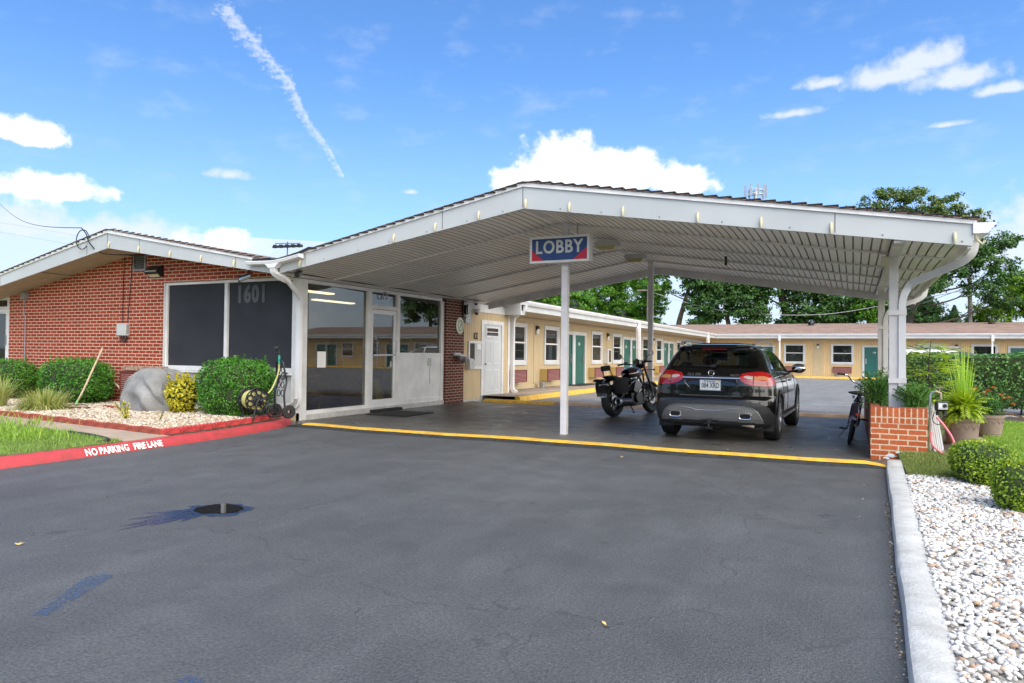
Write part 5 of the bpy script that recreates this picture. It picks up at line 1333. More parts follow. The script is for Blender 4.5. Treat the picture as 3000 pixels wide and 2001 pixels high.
def eave(par, pts_fn, L0, L1, side):
    """fascia, gutter and flat soffit of a wing; pts_fn maps (u, out, z)"""
    def bar(prof, name, mat):
        m = MB(); k = len(prof)
        for u in (L0, L1):
            for o_, z in prof: m.v.append(pts_fn(u, o_, z))
        for i in range(k): j = (i+1) % k; m.f.append((i, j, k+j, k+i))
        m.f += [tuple(range(k)), tuple(range(2*k-1, k-1, -1))]
        return m.build(name, mat, par)
    f = bar([(-.03, 2.52), (0, 2.52), (0, 2.83), (-.03, 2.83)], 'fascia', W['white'])
    bar([(.002, 2.69), (.075, 2.69), (.1, 2.73), (.125, 2.78), (.125, 2.815), (.002, 2.815)], 'gutter', W['gutter'])
    return f
XE, YE = -8.66, 50.65
def pf1(u, o_, z): return (XE+o_, u, z+zg(u)*.3)
def pf2(u, o_, z): return (u, YE-o_, z-.045)
eave(lw_, pf1, 18.6, YE, 'y')
MB().quad((-9.95, 18.8, 2.5), (XE, 18.8, 2.56), (XE, 52, 2.52), (-9.95, 52, 2.46)).build('soffit', W['soffit_tan'], lw_)
r_ = MB(); r_.add([(XE+.05, 17.1, 2.84), (XE+.05, 50.7, 2.8), (-13.4, 56.5, 3.68), (-13.4, 17.1, 3.72), (-18, 17.1, 2.9), (-18, 56.5, 2.9)], [(0, 1, 2, 3), (3, 2, 5, 4)]); r_.build('roof', W['sh_y'], lw_)
MB().box(-9.4, XE, 18.55, 18.85, 2.4, 2.83).build('end_board', W['white'], lw_)
for y in (30.55, 47.2):
    MB().box(-8.53, -8.43, y-.05, y+.05, zg(y), 2.6).build('eave_post', W['post'], lw_)
    rtube(curve([(-8.57, y+.28, 2.7), (-8.57, y+.28, 2.56), (-8.62, y+.16, 2.42), (-8.62, y+.14, .15)], .08), .09, .075, 'downspout', lw_, W['gutter'])
rtube(curve([(-8.6, 18.75, 2.7), (-8.62, 18.72, 2.5), (-9.08, 18.98, 2.36), (-9.12, 19.0, 2.2), (-9.12, 19.0, .2), (-8.98, 19.0, .12)], .13), .1, .09, 'downspout', lw_, W['gutter'])

fw = thing('far_motel_wing', 'low tan motel wing with a brown shingle roof across the far side of the lot', 'building', (4, 51.9, 0))
F2 = Facade(fw, 'x')
wins2 = []; drs2 = []
for k in range(-1, 4):
    o_ = k*U
    wins2 += [(-4.31+o_, -2.93+o_), (-1.36+o_, .04+o_)]; drs2.append((.52+o_, 3.05+o_))
wins2 = [w for w in wins2 if w[0] > -9.4]; drs2 = [d for d in drs2 if d[0] > -9]
holes = [(a+.11, b-.11, 1.05, 2.2) for a, b in wins2]+[(a+.13, b-.13, .1, 2.07) for a, b in drs2]
wall_pieces(F2, -9.9, 30, holes, W['tan_x'], 'wall')
for a, b in wins2: F2.window(a, b)
nums = [('112', '113'), ('114', '115'), ('116', '117'), ('118', '119'), ('120', '121')]
for (a, b), nn in zip(drs2, nums): F2.doors(a, b, nn)
m = MB(); F2.bx(m, -9.9, 30, 0, .025, 2.4, 2.52)
for u in (-2.15, 5.8, 13.7): F2.bx(m, u-.3, u+.3, 0, .018, .2, 2.4)
m.build('trim_board', W['tantrim'], fw)
MB().box(-14, 30, 56.8, 57, -.5, 3.4).box(29.9, 30.1, 52, 57, -.5, 2.6).build('back_wall', W['darkroom'], fw)
MB().box(-9.8, 29.9, 54, 54.1, -.3, 2.5).build('room_wall', W['darkroom'], fw)
d2 = {0: 'maroon grille under the far window left of the lamp', 1: 'maroon grille on the far wall partly behind the parked car mirror'}
vis = [w for w in wins2 if -5 < w[0] < 9]
lab = ['maroon grille on the far wall just right of the parked car mirror', 'maroon grille under the far window left of the door numbered 114', 'maroon grille on the far wall behind the hedge end', 'maroon grille on the far wall under the window behind the white car']
for w, l in zip(vis, lab): F2.ac(w[0]+.14, w[0]+1.26, l, 'air conditioners along the far wing')
for u, l in ((-2.15, 'small black wall lamp between the far windows right of the car'), (5.8, 'small black wall lamp on the far wall above the white car')): F2.lamp(u, l, 'wall lamps of the far wing')
eave(fw, pf2, XE, 30, 'x')
MB().quad((-9.9, YE+.02, 2.48), (30, YE+.02, 2.48), (30, 51.95, 2.4), (-9.9, 51.95, 2.4)).build('soffit', W['soffit_tan'], fw)
RG = 56.2
r_ = MB(); r_.add([(XE-.05, YE-.05, 2.79), (30.3, YE-.05, 2.79), (30.3, RG, 3.68), (-13.4, RG+.3, 3.68), (30.3, 62, 2.8), (-13.4, 62, 2.8)], [(0, 1, 2, 3), (3, 2, 4, 5)]); r_.build('roof', W['sh_x'], fw)
m = MB(); 
for u in (-4.46, 7.5, 19): 
    m.box(u-.07, u+.07, YE-.1, YE+.02, 2.3, 2.72).box(u-.045, u+.045, YE+.06, YE+.14, -.1, 2.35)
m.build('downspout', W['gutter'], fw)

# turbine vents on the roofs
tv = None
for p, s, lab, grp in (((-11.6, 30.4, 3.3), 1.0, 'black turbine vent nearest along the left wing roof', None), ((-11.6, 37.9, 3.3), 1.0, 'black turbine vent farther along the left wing roof', None), ((-2.75, 55.4, 3.5), 1.0, 'black turbine vent on the far roof above the parked car', None), ((8.15, 55.4, 3.5), 1.0, 'black turbine vent on the far roof right of the utility pole', None)):
    if tv is None:
        tv = thing('turbine_vent', lab, 'roof vent', p); m = MB()
        for k in range(18):
            a = 2*PI*k/18; P = []
            for j in range(7):
                q = j/6; rr_ = .2+.12*math.sin(PI*q); aa = a+.5*q; P.append((rr_*math.cos(aa), rr_*math.sin(aa), .12+.3*q))
            n0 = len(m.v)
            for pnt in P: m.v += [pnt, (pnt[0]*.86-.05*pnt[1], pnt[1]*.86+.05*pnt[0], pnt[2])]
            for j in range(6): m.f.append((n0+2*j, n0+2*j+1, n0+2*j+3, n0+2*j+2))
        m.lathe([(.001, .44), (.2, .42), (.21, .4)], 16); m.build('turbine', W['black'], tv, local=True); MB().lathe([(.2, -.2), (.2, .13), (.001, .13)], 16).build('neck', W['black'], tv, smooth=True, local=True)
    else: dup(tv, p, None, lab)
# ------------------------------------------------------------------ vehicles
t = NT('car_black_paint'); p = t.pos(obj=True); fl = t.noise(p, 4, 3)
t.bsdf((.003, .003, .0034), .16, 0, .35, None, .7); W['carblack'] = t.m
t = NT('car_white_paint'); t.bsdf((.75, .76, .78), .25, 0, .5, None, .8); W['carwhite'] = t.m
W['carglass'] = glass('tinted_car_glass', (.2, .22, .22), 1.55)
W['cladding'] = simple('dark_grey_cladding', (.024, .025, .027), .5, var=.1, vs=20)
W['silverplast'] = simple('silver_plastic', (.3, .305, .31), .3, metal=.75, var=.04)
W['redlens'] = simple('red_lamp_lens', (.5, .008, .012), .08, var=.06, vs=14, coat=1)
W['redlens2'] = simple('deep_red_lens', (.28, .004, .008), .08, var=0, coat=1)
W['clearlens'] = simple('clear_lamp_lens', (.62, .5, .47), .1, var=.15, vs=30, coat=1)
W['amberlens'] = simple('amber_lamp_lens', (.68, .3, .13), .12, var=.1, vs=30, coat=1)
W['hole'] = simple('black_hole', (.004, .004, .004), .9, var=0)
W['alloy'] = simple('alloy_wheel', (.5, .5, .52), .3, metal=.8, var=.05)
W['rustpipe'] = simple('tan_metal_brace', (.42, .35, .24), .55, metal=.3, var=.2, vs=12)
W['carinside'] = simple('car_interior_black', (.014, .014, .015), .8, var=0)
W['plate'] = simple('licence_plate_white', (.62, .64, .66), .35, var=.05, vs=20)

def ipol(P):
    a = np.array(P); return lambda z: float(np.interp(z, a[:, 0], a[:, 1]))
def inside(P, x, y):
    c = False; j = len(P)-1
    for i in range(len(P)):
        xi, yi = P[i]; xj, yj = P[j]
        if (yi > y) != (yj > y) and x < (xj-xi)*(y-yi)/(yj-yi)+xi: c = not c
        j = i
    return c
class Body:
    """car shell stacked from plan outlines: half width, tail and nose position at each height"""
    def __init__(s, Wd, Rr, Ff, z0, z1, dr=.42, nr=3.3, df=.8, nf=2.7):
        s.W, s.R, s.F = ipol(Wd), ipol(Rr), ipol(Ff); s.z0, s.z1 = z0, z1; s.dr, s.nr, s.df, s.nf = dr, nr, df, nf
    def rear(s, x, z):
        w = s.W(z); q = min(abs(x)/w, .9999); return s.R(z)+s.dr*(1-(1-q**s.nr)**(1/s.nr))
    def front(s, x, z):
        w = s.W(z); q = min(abs(x)/w, .9999); return s.F(z)-s.df*(1-(1-q**s.nf)**(1/s.nf))
    def side(s, y, z):
        w = s.W(z); r = s.R(z); f = s.F(z)
        if y < r+s.dr: return w*(1-min(1, max(0, 1-(y-r)/s.dr))**s.nr)**(1/s.nr)
        if y > f-s.df: return w*(1-min(1, max(0, (y-f)/s.df+1))**s.nf)**(1/s.nf)
        return w
    def ring(s, z):
        def half(fn, n, k):
            xs = np.concatenate([np.linspace(0, .75, 30), np.linspace(.75, 1, 60)[1:]])*s.W(z)*.99999
            pts = np.array([(x, fn(x, z)) for x in xs]); d = np.concatenate([[0], np.cumsum(np.hypot(*np.diff(pts, axis=0).T))])
            q = np.linspace(0, d[-1], n); return np.stack([np.interp(q, d, pts[:, 0]), np.interp(q, d, pts[:, 1])], 1)
        r = half(s.rear, 46, 0); f = half(s.front, 24, 1)[::-1]
        m = np.linspace(0, 1, 92)[1:-1, None]; side = r[-1]*(1-m)+f[0]*m
        h = np.vstack([r, side, f]); l = h[::-1][1:-1]*np.array([-1, 1])
        return np.vstack([h, l])
    def shell(s, name, mat, par, keep, dz=.013):
        zs = np.arange(s.z0, s.z1+1e-6, dz); RG_ = [s.ring(z) for z in zs]; n = len(RG_[0]); m = MB()
        for z, r in zip(zs, RG_): m.v += [(float(a), float(b), float(z)) for a, b in r]
        for i in range(len(zs)-1):
            for k in range(n):
                l = (k+1) % n; q = (i*n+k, i*n+l, (i+1)*n+l, (i+1)*n+k)
                c = [sum(m.v[j][e] for j in q)/4 for e in range(3)]
                if keep(*c): m.f.append(q)
        N = (len(zs)-1)*n
        m.f.append(tuple(N+k for k in range(n)))
        return m.build(name, mat, par, smooth=True, local=True, angle=32)
    def patch(s, poly, off, mat, name, par, face='rear', step=.008, bulge=0, flipx=False):
        P = np.array(poly); lo, hi = P.min(0), P.max(0); nx = max(2, int((hi[0]-lo[0])/step)); nz = max(2, int((hi[1]-lo[1])/step))
        m = MB(); ix = {}
        def vert(i, j):
            if (i, j) not in ix:
                a = lo[0]+(hi[0]-lo[0])*i/nx; z = lo[1]+(hi[1]-lo[1])*j/nz
                if face == 'rear': p = (a, s.rear(a, z)-off, z)
                elif face == 'front': p = (a, s.front(a, z)+off, z)
                else: p = ((s.side(a, z)+off)*(1 if face == 'right' else -1), a, z)
                ix[(i, j)] = len(m.v); m.v.append(p)
            return ix[(i, j)]
        for i in range(nx):
            for j in range(nz):
                a = lo[0]+(hi[0]-lo[0])*(i+.5)/nx; z = lo[1]+(hi[1]-lo[1])*(j+.5)/nz
                if inside(poly, a, z): m.f.append((vert(i, j), vert(i+1, j), vert(i+1, j+1), vert(i, j+1)))
        return m.build(name, mat, par, smooth=True, local=True)
def mir(P): return [(-x, z) for x, z in P]

def make_wheel(par, c, rad, wid, side, rimr, spokes=5):
    """tyre with an alloy rim; axis along x; side = +1 when the outer face looks to +x"""
    m = MB(); h = wid/2
    m.lathe([(rimr, -h), (rad-.035, -h), (rad-.012, -h+.012), (rad, -h+.04), (rad, h-.04), (rad-.012, h-.012), (rad-.035, h), (rimr, h), (rimr-.01, h-.02), (rimr-.01, -h+.02)], 40, c, 'x', True)
    tyre = m.build('wheel', W['rubber'], par, smooth=True, local=True, angle=30)
    m = MB()
    for q in (-.55, -.2, .2, .55): m.lathe([(rad+.0015, q*h-.006), (rad+.0015, q*h+.006)], 40, c, 'x')
    m.build('tread_groove', W['hole'], tyre, local=True)
    m = MB(); o = side*(h-.025)
    m.lathe([(rimr, o+side*.015), (rimr-.02, o), (rimr-.035, o-side*.06), (.1, o-side*.09), (.001, o-side*.09)], 32, c, 'x'); m.build('rim_barrel', W['grey'], tyre, smooth=True, local=True)
    m = MB(); m.lathe([(.06, o-side*.02), (.055, o), (.001, o)], 18, c, 'x'); m.lathe([(rimr, o+side*.012), (rimr-.025, o+side*.012), (rimr-.03, o-side*.02)], 36, c, 'x')
    for k in range(spokes):
        for da in (-.17, .17):
            a = 2*PI*k/spokes+.3; b = a+da
            m.obox((c[0]+o, c[1]+.04*math.cos(a), c[2]+.04*math.sin(a)), (c[0]+o+side*.008, c[1]+(rimr-.015)*math.cos(b), c[2]+(rimr-.015)*math.sin(b)), .028, .03, (1, 0, 0))
    m.build('rim', W['alloy'], tyre, local=True)
    return tyre

# ---- the black compact SUV under the canopy
car = thing('parked_car', 'glossy black compact SUV parked nose inward under the canopy', 'car', (-1.925, 10.78, 0), (0, 0, R(-1.5)))
B = Body([(.2, .78), (.3, .86), (.42, .89), (.55, .902), (.68, .9), (.8, .89), (.9, .872), (.97, .85), (1.02, .815), (1.1, .775), (1.2, .735), (1.3, .685), (1.38, .63), (1.42, .585), (1.455, .50), (1.475, .40), (1.49, .24)],
         [(.2, .16), (.28, .06), (.36, .025), (.45, .005), (.55, 0), (.63, .008), (.665, .03), (.69, .062), (.75, .066), (.85, .07), (.93, .085), (.98, .105), (1.04, .14), (1.09, .18), (1.15, .225), (1.25, .31), (1.34, .385), (1.375, .40), (1.39, .33), (1.405, .305), (1.425, .31), (1.45, .40), (1.47, .62), (1.49, 1.0)],
         [(.2, 4.25), (.35, 4.4), (.6, 4.41), (.75, 4.35), (.86, 4.15), (.93, 3.85), (.98, 3.5), (1.04, 3.34), (1.15, 3.08), (1.28, 2.75), (1.38, 2.45), (1.44, 2.15), (1.49, 1.6)], .24, 1.49)
RWIN = [(-.63, 1.105), (.63, 1.105), (.655, 1.16), (.56, 1.33), (.5, 1.372), (-.5, 1.372), (-.56, 1.33), (-.655, 1.16)]
SW1 = [(.86, 1.10), (1.0, 1.06), (1.78, 1.035), (1.78, 1.4), (1.25, 1.395), (1.0, 1.33), (.88, 1.2)]
SW2 = [(1.86, 1.035), (2.9, 1.0), (2.98, 1.06), (2.55, 1.3), (2.3, 1.38), (1.86, 1.4)]
AR = ((.86, .345), (3.56, .345))
def keep(x, y, z):
    ax = abs(x)
    if ax > .55 and any((y-a)**2+(z-b)**2 < .385**2 for a, b in AR): return False
    if y < 1.0 and ax < .7 and inside(RWIN, x, z) and y < B.R(z)+.3: return False
    if ax > .5 and (inside(SW1, y, z) or inside(SW2, y, z)): return False
    if y > B.F(z)-.5 and 1.03 < z < 1.42 and ax < B.W(z)*.86: return False
    return True
bo = B.shell('body', W['carblack'], car, keep)
B.patch([(x*1.012, z+(.006 if z > 1.2 else -.006)) for x, z in RWIN], .003, W['carglass'], 'rear_window', car)
for f in ('left', 'right'):
    for s_ in (SW1, SW2): B.patch(s_, .002, W['carglass'], 'side_window', car, f, .012)
B.patch([(-.68, 1.02), (.68, 1.02), (.5, 1.43), (-.5, 1.43)], .002, W['carglass'], 'windscreen', car, 'front', .02)
# chrome line round the side windows, door seams, handles
for s in (-1, 1):
    m = MB(); m.tube([(s*(B.side(y, z)+.004), y, z) for y, z in [(.84, 1.09), (1.0, 1.05), (1.8, 1.028), (2.92, .99)]], .008, 5); m.tube([(s*(B.side(y, z)+.004), y, z) for y, z in [(.84, 1.09), (.86, 1.21), (1.0, 1.34), (1.25, 1.405), (1.8, 1.41), (2.3, 1.39), (2.6, 1.3)]], .007, 5)
    m.build('window_trim', W['chrome'], car, smooth=True, local=True)
    m = MB()
    for cv in ([(1.02, 1.02), (1.22, .9), (1.32, .7), (1.3, .5), (1.35, .4)], [(1.83, 1.0), (1.86, .8), (1.86, .4)], [(2.95, .97), (3.02, .8), (3.02, .4)]):
        m.tube([(s*(B.side(y, z)+.001), y, z) for y, z in smoothpath([(a, b, 0) for a, b in cv], 5) for _ in (0,) ] if False else [(s*(B.side(q.x, q.y)+.001), q.x, q.y) for q in smoothpath([(a, b, 0) for a, b in cv], 5)], .004, 4)
    m.build('door_seam', W['hole'], car, local=True)
    for y in (1.35, 2.25):
        m = MB().obox((s*(B.side(y, .88)+.016), y, .885), (s*(B.side(y+.2, .88)+.016), y+.2, .88), .02, .03); m.build('door_handle', W['carblack'], car, local=True, bevel=.006)
    # wheel-arch and sill cladding
    for (a, b) in AR:
        m = MB(); n0 = 0
        for i in range(25):
            an = PI*(-.12+1.24*i/24)
            for r_ in (.375, .435):
                y, z = a+r_*math.cos(an), b+r_*math.sin(an); m.v.append((s*(B.side(y, max(z, .26))+.012), y, z))
            y, z = a+.375*math.cos(an), b+.375*math.sin(an); m.v.append((s*(B.side(y, max(z, .26))-.1), y, z))
        for i in range(24):
            m.f += [(n0+3*i, n0+3*i+1, n0+3*i+4, n0+3*i+3), (n0+3*i+2, n0+3*i, n0+3*i+3, n0+3*i+5)]
        m.build('arch_cladding', W['cladding'], car, smooth=True, local=True)
    B.patch([(1.28, .25), (3.15, .25), (3.15, .38), (1.28, .38)], .012, W['cladding'], 'sill', car, 'right' if s > 0 else 'left', .03)
    m = MB().obox((s*(.89), 1.3, .33), (s*.89, 3.1, .33), .02, .03); m.build('sill_strip', W['silverplast'], car, local=True)
    # roof rails
    m = MB(); rp = [(s*(B.W(1.43)-.02), .55, 1.455), (s*.575, .66, 1.49), (s*.575, .9, 1.515), (s*.575, 2.0, 1.52), (s*.565, 2.4, 1.48)]
    m.tube(smoothpath(rp, 5), .016, 8); m.build('roof_rail', W['alloy'], car, smooth=True, local=True)
    # mirrors
    mm_ = MB(); mm_.ball((s*.985, 2.74, 1.075), (.12, .075, .085), 16, 10); mo = mm_.build('mirror', W['carblack'], car, smooth=True, local=True)
    MB().ball((s*.988, 2.695, 1.075), (.108, .035, .07), 16, 10).build('mirror_glass', W['chrome'], mo, smooth=True, local=True)
    MB().obox((s*.78, 2.8, 1.0), (s*.93, 2.76, 1.03), .08, .035).build('mirror_arm', W['black'], mo, local=True)
    # tail lamps
    k = s
    pl_ = [(k*x, z) for x, z in [(.415, .985), (.45, 1.025), (.6, 1.052), (.72, 1.055), (.80, 1.03), (.862, .95), (.885, .855), (.8, .842), (.62, .848), (.5, .878), (.43, .92)]]
    tl = B.patch(pl_, .011, W['redlens'], 'tail_lamp', car, step=.006)
    B.patch([(k*x, z) for x, z in [(.47, .985), (.52, .995), (.6, .985), (.6, .94), (.52, .95), (.48, .965)]], .014, W['clearlens'], 'reversing_lens', tl, step=.006)
    B.patch([(k*x, z) for x, z in [(.615, .985), (.74, .99), (.80, .97), (.80, .935), (.615, .938)]], .014, W['amberlens'], 'indicator_lens', tl, step=.006)
    B.patch([(k*x, z) for x, z in [(.44, .925), (.51, .895), (.62, .87), (.8, .862), (.86, .87), (.83, .915), (.62, .918), (.5, .93)]], .013, W['redlens2'], 'lower_lens', tl, step=.006)
    B.patch([(k*x, z) for x, z in [(.603, .85), (.611, .85), (.611, 1.05), (.603, 1.05)]], .0145, W['hole'], 'lamp_seam', tl, step=.004)
    # exhaust tips
    m = MB(); x0_, x1_, z0_, z1_ = k*.42, k*.6, .352, .452
    def rr(q, y): 
        cx_, cz_ = (x0_+x1_)/2, (z0_+z1_)/2; hw, hh = abs(x1_-x0_)/2-q, (z1_-z0_)/2-q
        return [(cx_+hw*math.copysign(abs(math.cos(a))**.5, math.cos(a)), y, cz_+hh*math.copysign(abs(math.sin(a))**.5, math.sin(a))) for a in [2*PI*i/28 for i in range(28)]]
    yb = B.rear(.5, .4)-.034
    rings = [rr(0, yb+.12), rr(0, yb), rr(.006, yb-.008), rr(.016, yb-.004), rr(.018, yb+.1)]
    for r_ in rings: m.v += r_
    for i in range(4):
        for j in range(28): l = (j+1) % 28; m.f.append((i*28+j, i*28+l, (i+1)*28+l, (i+1)*28+j))
    ex = m.build('exhaust_tip', W['chrome'], car, smooth=True, local=True)
    m = MB(); m.add(rr(.014, yb+.001), [tuple(range(28))]); m.build('pipe_hole', W['hole'], ex, local=True)
    # mud flaps
    MB().box(min(k*.64, k*.86), max(k*.64, k*.86), .385, .4, .17, .34).build('mud_flap', W['rubber'], car, local=True)
    for y in (.86, 3.56): make_wheel(car, (k*.785, y, .345), .345, .225, k, .235)
# bumper cladding, silver diffuser, highlights
B.patch([(-.87, .27), (.87, .27), (.885, .42), (.83, .53), (.7, .592), (.45, .612), (-.45, .612), (-.7, .592), (-.83, .53), (-.885, .42)], .008, W['cladding'], 'bumper', car, step=.012)
df = B.patch([(-.76, .3), (-.3, .32), (0, .33), (.3, .32), (.76, .3), (.7, .44), (.62, .515), (.5, .545), (-.5, .545), (-.62, .515), (-.7, .44)], .02, W['silverplast'], 'diffuser', car, step=.01)
m = MB(); m.tube([(x, B.rear(x, z)-.024, z) for x, z in [(-.74, .34), (-.68, .46), (-.6, .525), (-.5, .549), (0, .553), (.5, .549), (.6, .525), (.68, .46), (.74, .34)]], .008, 6); m.build('diffuser_edge', W['silverplast'], df, smooth=True, local=True)
m = MB(); m.tube([(x, B.rear(x, z)-.018, z) for x, z in [(-.42, .505), (-.28, .5), (-.2, .47), (.2, .47), (.28, .5), (.42, .505)]], .01, 6); m.build('diffuser_crease', W['silverplast'], df, smooth=True, local=True)
m = MB(); m.tube([(x, B.rear(x, .682)-.003, .686) for x in np.linspace(-.46, .46, 14)], .007, 5); m.build('load_edge', W['chrome'], car, smooth=True, local=True)
# tailgate seams, chrome bar, plate recess
m = MB()
for s in (-1, 1): m.tube([(s*x, B.rear(x, z)-.001, z) for x, z in [(.62, .845), (.6, .78), (.555, .72), (.48, .69)]], .004, 4)
m.tube([(x, B.rear(x, 1.075)-.0, 1.075) for x in np.linspace(-.7, .7, 21)], .004, 4)
m.build('tailgate_seam', W['hole'], car, local=True)
rc = MB(); hexo = [(-.375, .93), (.375, .93), (.385, .87), (.26, .748), (-.26, .748), (-.385, .87)]; yb = B.rear(0, .85)
for q, y in ((1.0, yb-.008), (.93, yb+.012)):
    for x, z in hexo: rc.v.append((x*q, y+.0+(.012 if abs(x) > .3 and q == 1 else 0), .845+(z-.845)*q))
for i in range(6): l = (i+1) % 6; rc.f.append((i, l, 6+l, 6+i))
rc.f.append(tuple(range(6, 12))); rcs = rc.build('plate_recess', W['carblack'], car, local=True)
m = MB(); m.tube([(x, yb-.01+(.012 if abs(x) > .3 else 0), z) for x, z in [(-.375, .93), (-.385, .87), (-.26, .748), (.26, .748), (.385, .87), (.375, .93)]], .006, 5); m.build('recess_edge', W['blackgloss'], rcs, smooth=True, local=True)
m = MB(); m.tube([(x, B.rear(x, .95)-.01, .95) for x in np.linspace(-.42, .42, 15)], .0125, 8); m.build('chrome_bar', W['chrome'], car, smooth=True, local=True)
lp_ = MB().box(-.152, .152, yb-.012, yb-.004, .765, .92); lpo = lp_.build('licence_plate', W['plate'], car, local=True, bevel=.003)
m = MB(); fw_ = .156
m.box(-fw_, fw_, yb-.016, yb-.008, .917, .924).box(-fw_, fw_, yb-.016, yb-.008, .761, .772).box(-fw_, -.149, yb-.016, yb-.008, .772, .917).box(.149, fw_, yb-.016, yb-.008, .772, .917); m.build('plate_frame', W['steel'], lpo, local=True)
face_y(text_mb('084 XRD', .108, .001, xs=.62, bold=.001), 0, yb-.014, .835).build('plate_number', W['hole'], lpo, local=True)
face_y(text_mb('Arkansas', .05, .001, xs=.95), -.01, yb-.014, .9).build('plate_state', simple('plate_ink_blue', (.02, .03, .12), .5, var=0), lpo, local=True)
MB().box(.105, .14, yb-.014, yb-.0125, .89, .914).build('plate_sticker', W['yellow'], lpo, local=True)
# round three-pointed star, lettering
m = MB(); zc = 1.022; yc = B.rear(0, zc)-.014; tl_ = .12
m.tube([(.041*math.cos(a), yc-.0+.3*.041*math.sin(a), zc+.041*math.sin(a)) for a in [2*PI*i/28 for i in range(28)]], .0048, 6, closed=True)
for k in range(3):
    a = R(90+120*k); d = (math.cos(a), math.sin(a)); n_ = (-d[1], d[0])
    m.add([(n_[0]*.008, yc-.004, zc+n_[1]*.008), (-n_[0]*.008, yc-.004, zc-n_[1]*.008), (d[0]*.04, yc+.3*.04*d[1], zc+d[1]*.04), (0, yc-.012, zc)], [(0, 2, 3), (1, 3, 2), (0, 3, 1)])
m.build('star_badge', W['chrome'], car, local=True)
def curvetext(s, size, x, z, xs):
    m = text_mb(s, size, .001, xs=xs, bold=.0008)
    for i, (a, b, c) in enumerate(m.v): m.v[i] = (x+a, B.rear(x+a, z+b)-.006-c, z+b)
    return m
curvetext('GLA 250', .05, -.255, 1.0, 1.1).build('model_lettering', W['chrome'], car, local=True)
curvetext('4MATIC', .042, .345, .995, .95).build('drive_lettering', W['chrome'], car, local=True)
# spoiler, brake lamp, wiper, hitch
m = MB(); pr = []
for i in range(13):
    x = -.33+.66*i/12
    e = .012*(abs(x)/.33)**4
    for y, z in ((.46, 1.448), (.27+e*3, 1.452), (.262+e*3, 1.444), (.285+e*3, 1.405), (.36, 1.392)): m.v.append((x, y, z))
for i in range(12):
    for k in range(4): m.f.append((i*5+k, (i+1)*5+k, (i+1)*5+k+1, i*5+k+1))
m.f += [tuple(range(5)), tuple(12*5+k for k in range(5))]
m.build('roof_spoiler', W['carblack'], car, smooth=True, local=True)
m = MB(); m.tube([(x, B.rear(x, 1.382)-.012, 1.38) for x in np.linspace(-.18, .18, 9)], .008, 6); m.build('brake_lamp', W['redlens'], car, smooth=True, local=True)
m = MB(); m.obox((.03, B.rear(0, 1.12)-.02, 1.125), (-.3, B.rear(.3, 1.14)-.014, 1.13), .012, .016).cbox((.02, B.rear(0, 1.12)-.02, 1.13), (.07, .03, .045)); m.build('wiper', W['black'], car, local=True)
m = MB().box(-.035, .035, -.03, .3, .285, .345).tube([(0, -.04, .315), (0, -.04, .21)], .018, 8).box(-.05, .05, -.05, .02, .2, .225).obox((-.09, .03, .27), (.09, .03, .29), .012, .02); m.build('tow_hitch', W['black'], car, local=True)
m = MB(); m.tube(smoothpath([(-.58, .13, .285), (-.45, .12, .29), (-.2, .16, .315), (.2, .16, .315), (.45, .12, .275), (.62, .13, .25)], 4), .024, 8); m.build('rear_crossbar', W['rustpipe'], car, smooth=True, local=True)
MB().box(-.72, .72, .2, 4.1, .21, .27).build('underbody', W['carinside'], car, local=True)
# inside: seats and dashboard
m = MB()
for x in (-.37, .37):
    m.obox((x, 2.05, .55), (x, 1.85, 1.08), .46, .14, (0, 1, 0)).ball((x, 1.84, 1.19), (.125, .06, .09), 12, 8)
m.obox((-.6, 1.15, .95), (.6, 1.15, .95), .16, .36).build('seat', W['carinside'], car, smooth=True, local=True)
MB().box(-.68, .68, 2.95, 3.3, .7, 1.0).build('dashboard', W['carinside'], car, local=True)
m = MB().ball((.0, 2.6, 1.31), (.11, .02, .035), 10, 6); m.build('rear_view_mirror', W['carinside'], car, smooth=True, local=True)

# ---- the white SUV beyond the hedge
sv = thing('white_car', 'white SUV parked beyond the hedge showing its roof and roof rack', 'car', (1.35, 35.0, zg(35)), (0, 0, R(-88)))
B2 = Body([(.2, .85), (.4, .95), (.7, .97), (1.0, .95), (1.1, .92), (1.3, .86), (1.55, .76), (1.66, .68), (1.72, .55), (1.76, .3)],
          [(.2, .1), (.5, 0), (.8, .04), (1.05, .08), (1.2, .14), (1.5, .34), (1.62, .4), (1.7, .5), (1.76, .9)],
          [(.2, 4.75), (.5, 4.85), (.8, 4.8), (1.0, 4.5), (1.08, 4.05), (1.2, 3.8), (1.4, 3.4), (1.55, 3.1), (1.66, 2.7), (1.76, 2.0)], .25, 1.76, .4, 3.5, .9, 2.8)
B2.shell('body', W['carwhite'], sv, lambda x, y, z: not (abs(x) > .6 and any((y-a)**2+(z-.37)**2 < .4**2 for a in (.95, 3.85))), .03)
for f in ('left', 'right'):
    for s_ in ([(.45, 1.15), (1.15, 1.13), (1.15, 1.6), (.75, 1.58)], [(1.25, 1.13), (2.1, 1.12), (2.1, 1.62), (1.25, 1.62)], [(2.2, 1.12), (3.45, 1.1), (2.85, 1.55), (2.6, 1.62), (2.2, 1.62)]):
        B2.patch(s_, .006, W['darkglass'], 'side_window', sv, f, .03)
B2.patch([(-.7, 1.15), (.7, 1.15), (.6, 1.6), (-.6, 1.6)], .006, W['darkglass'], 'rear_window', sv, 'rear', .03)
B2.patch([(-.75, 1.12), (.75, 1.12), (.6, 1.66), (-.6, 1.66)], .006, W['darkglass'], 'windscreen', sv, 'front', .03)
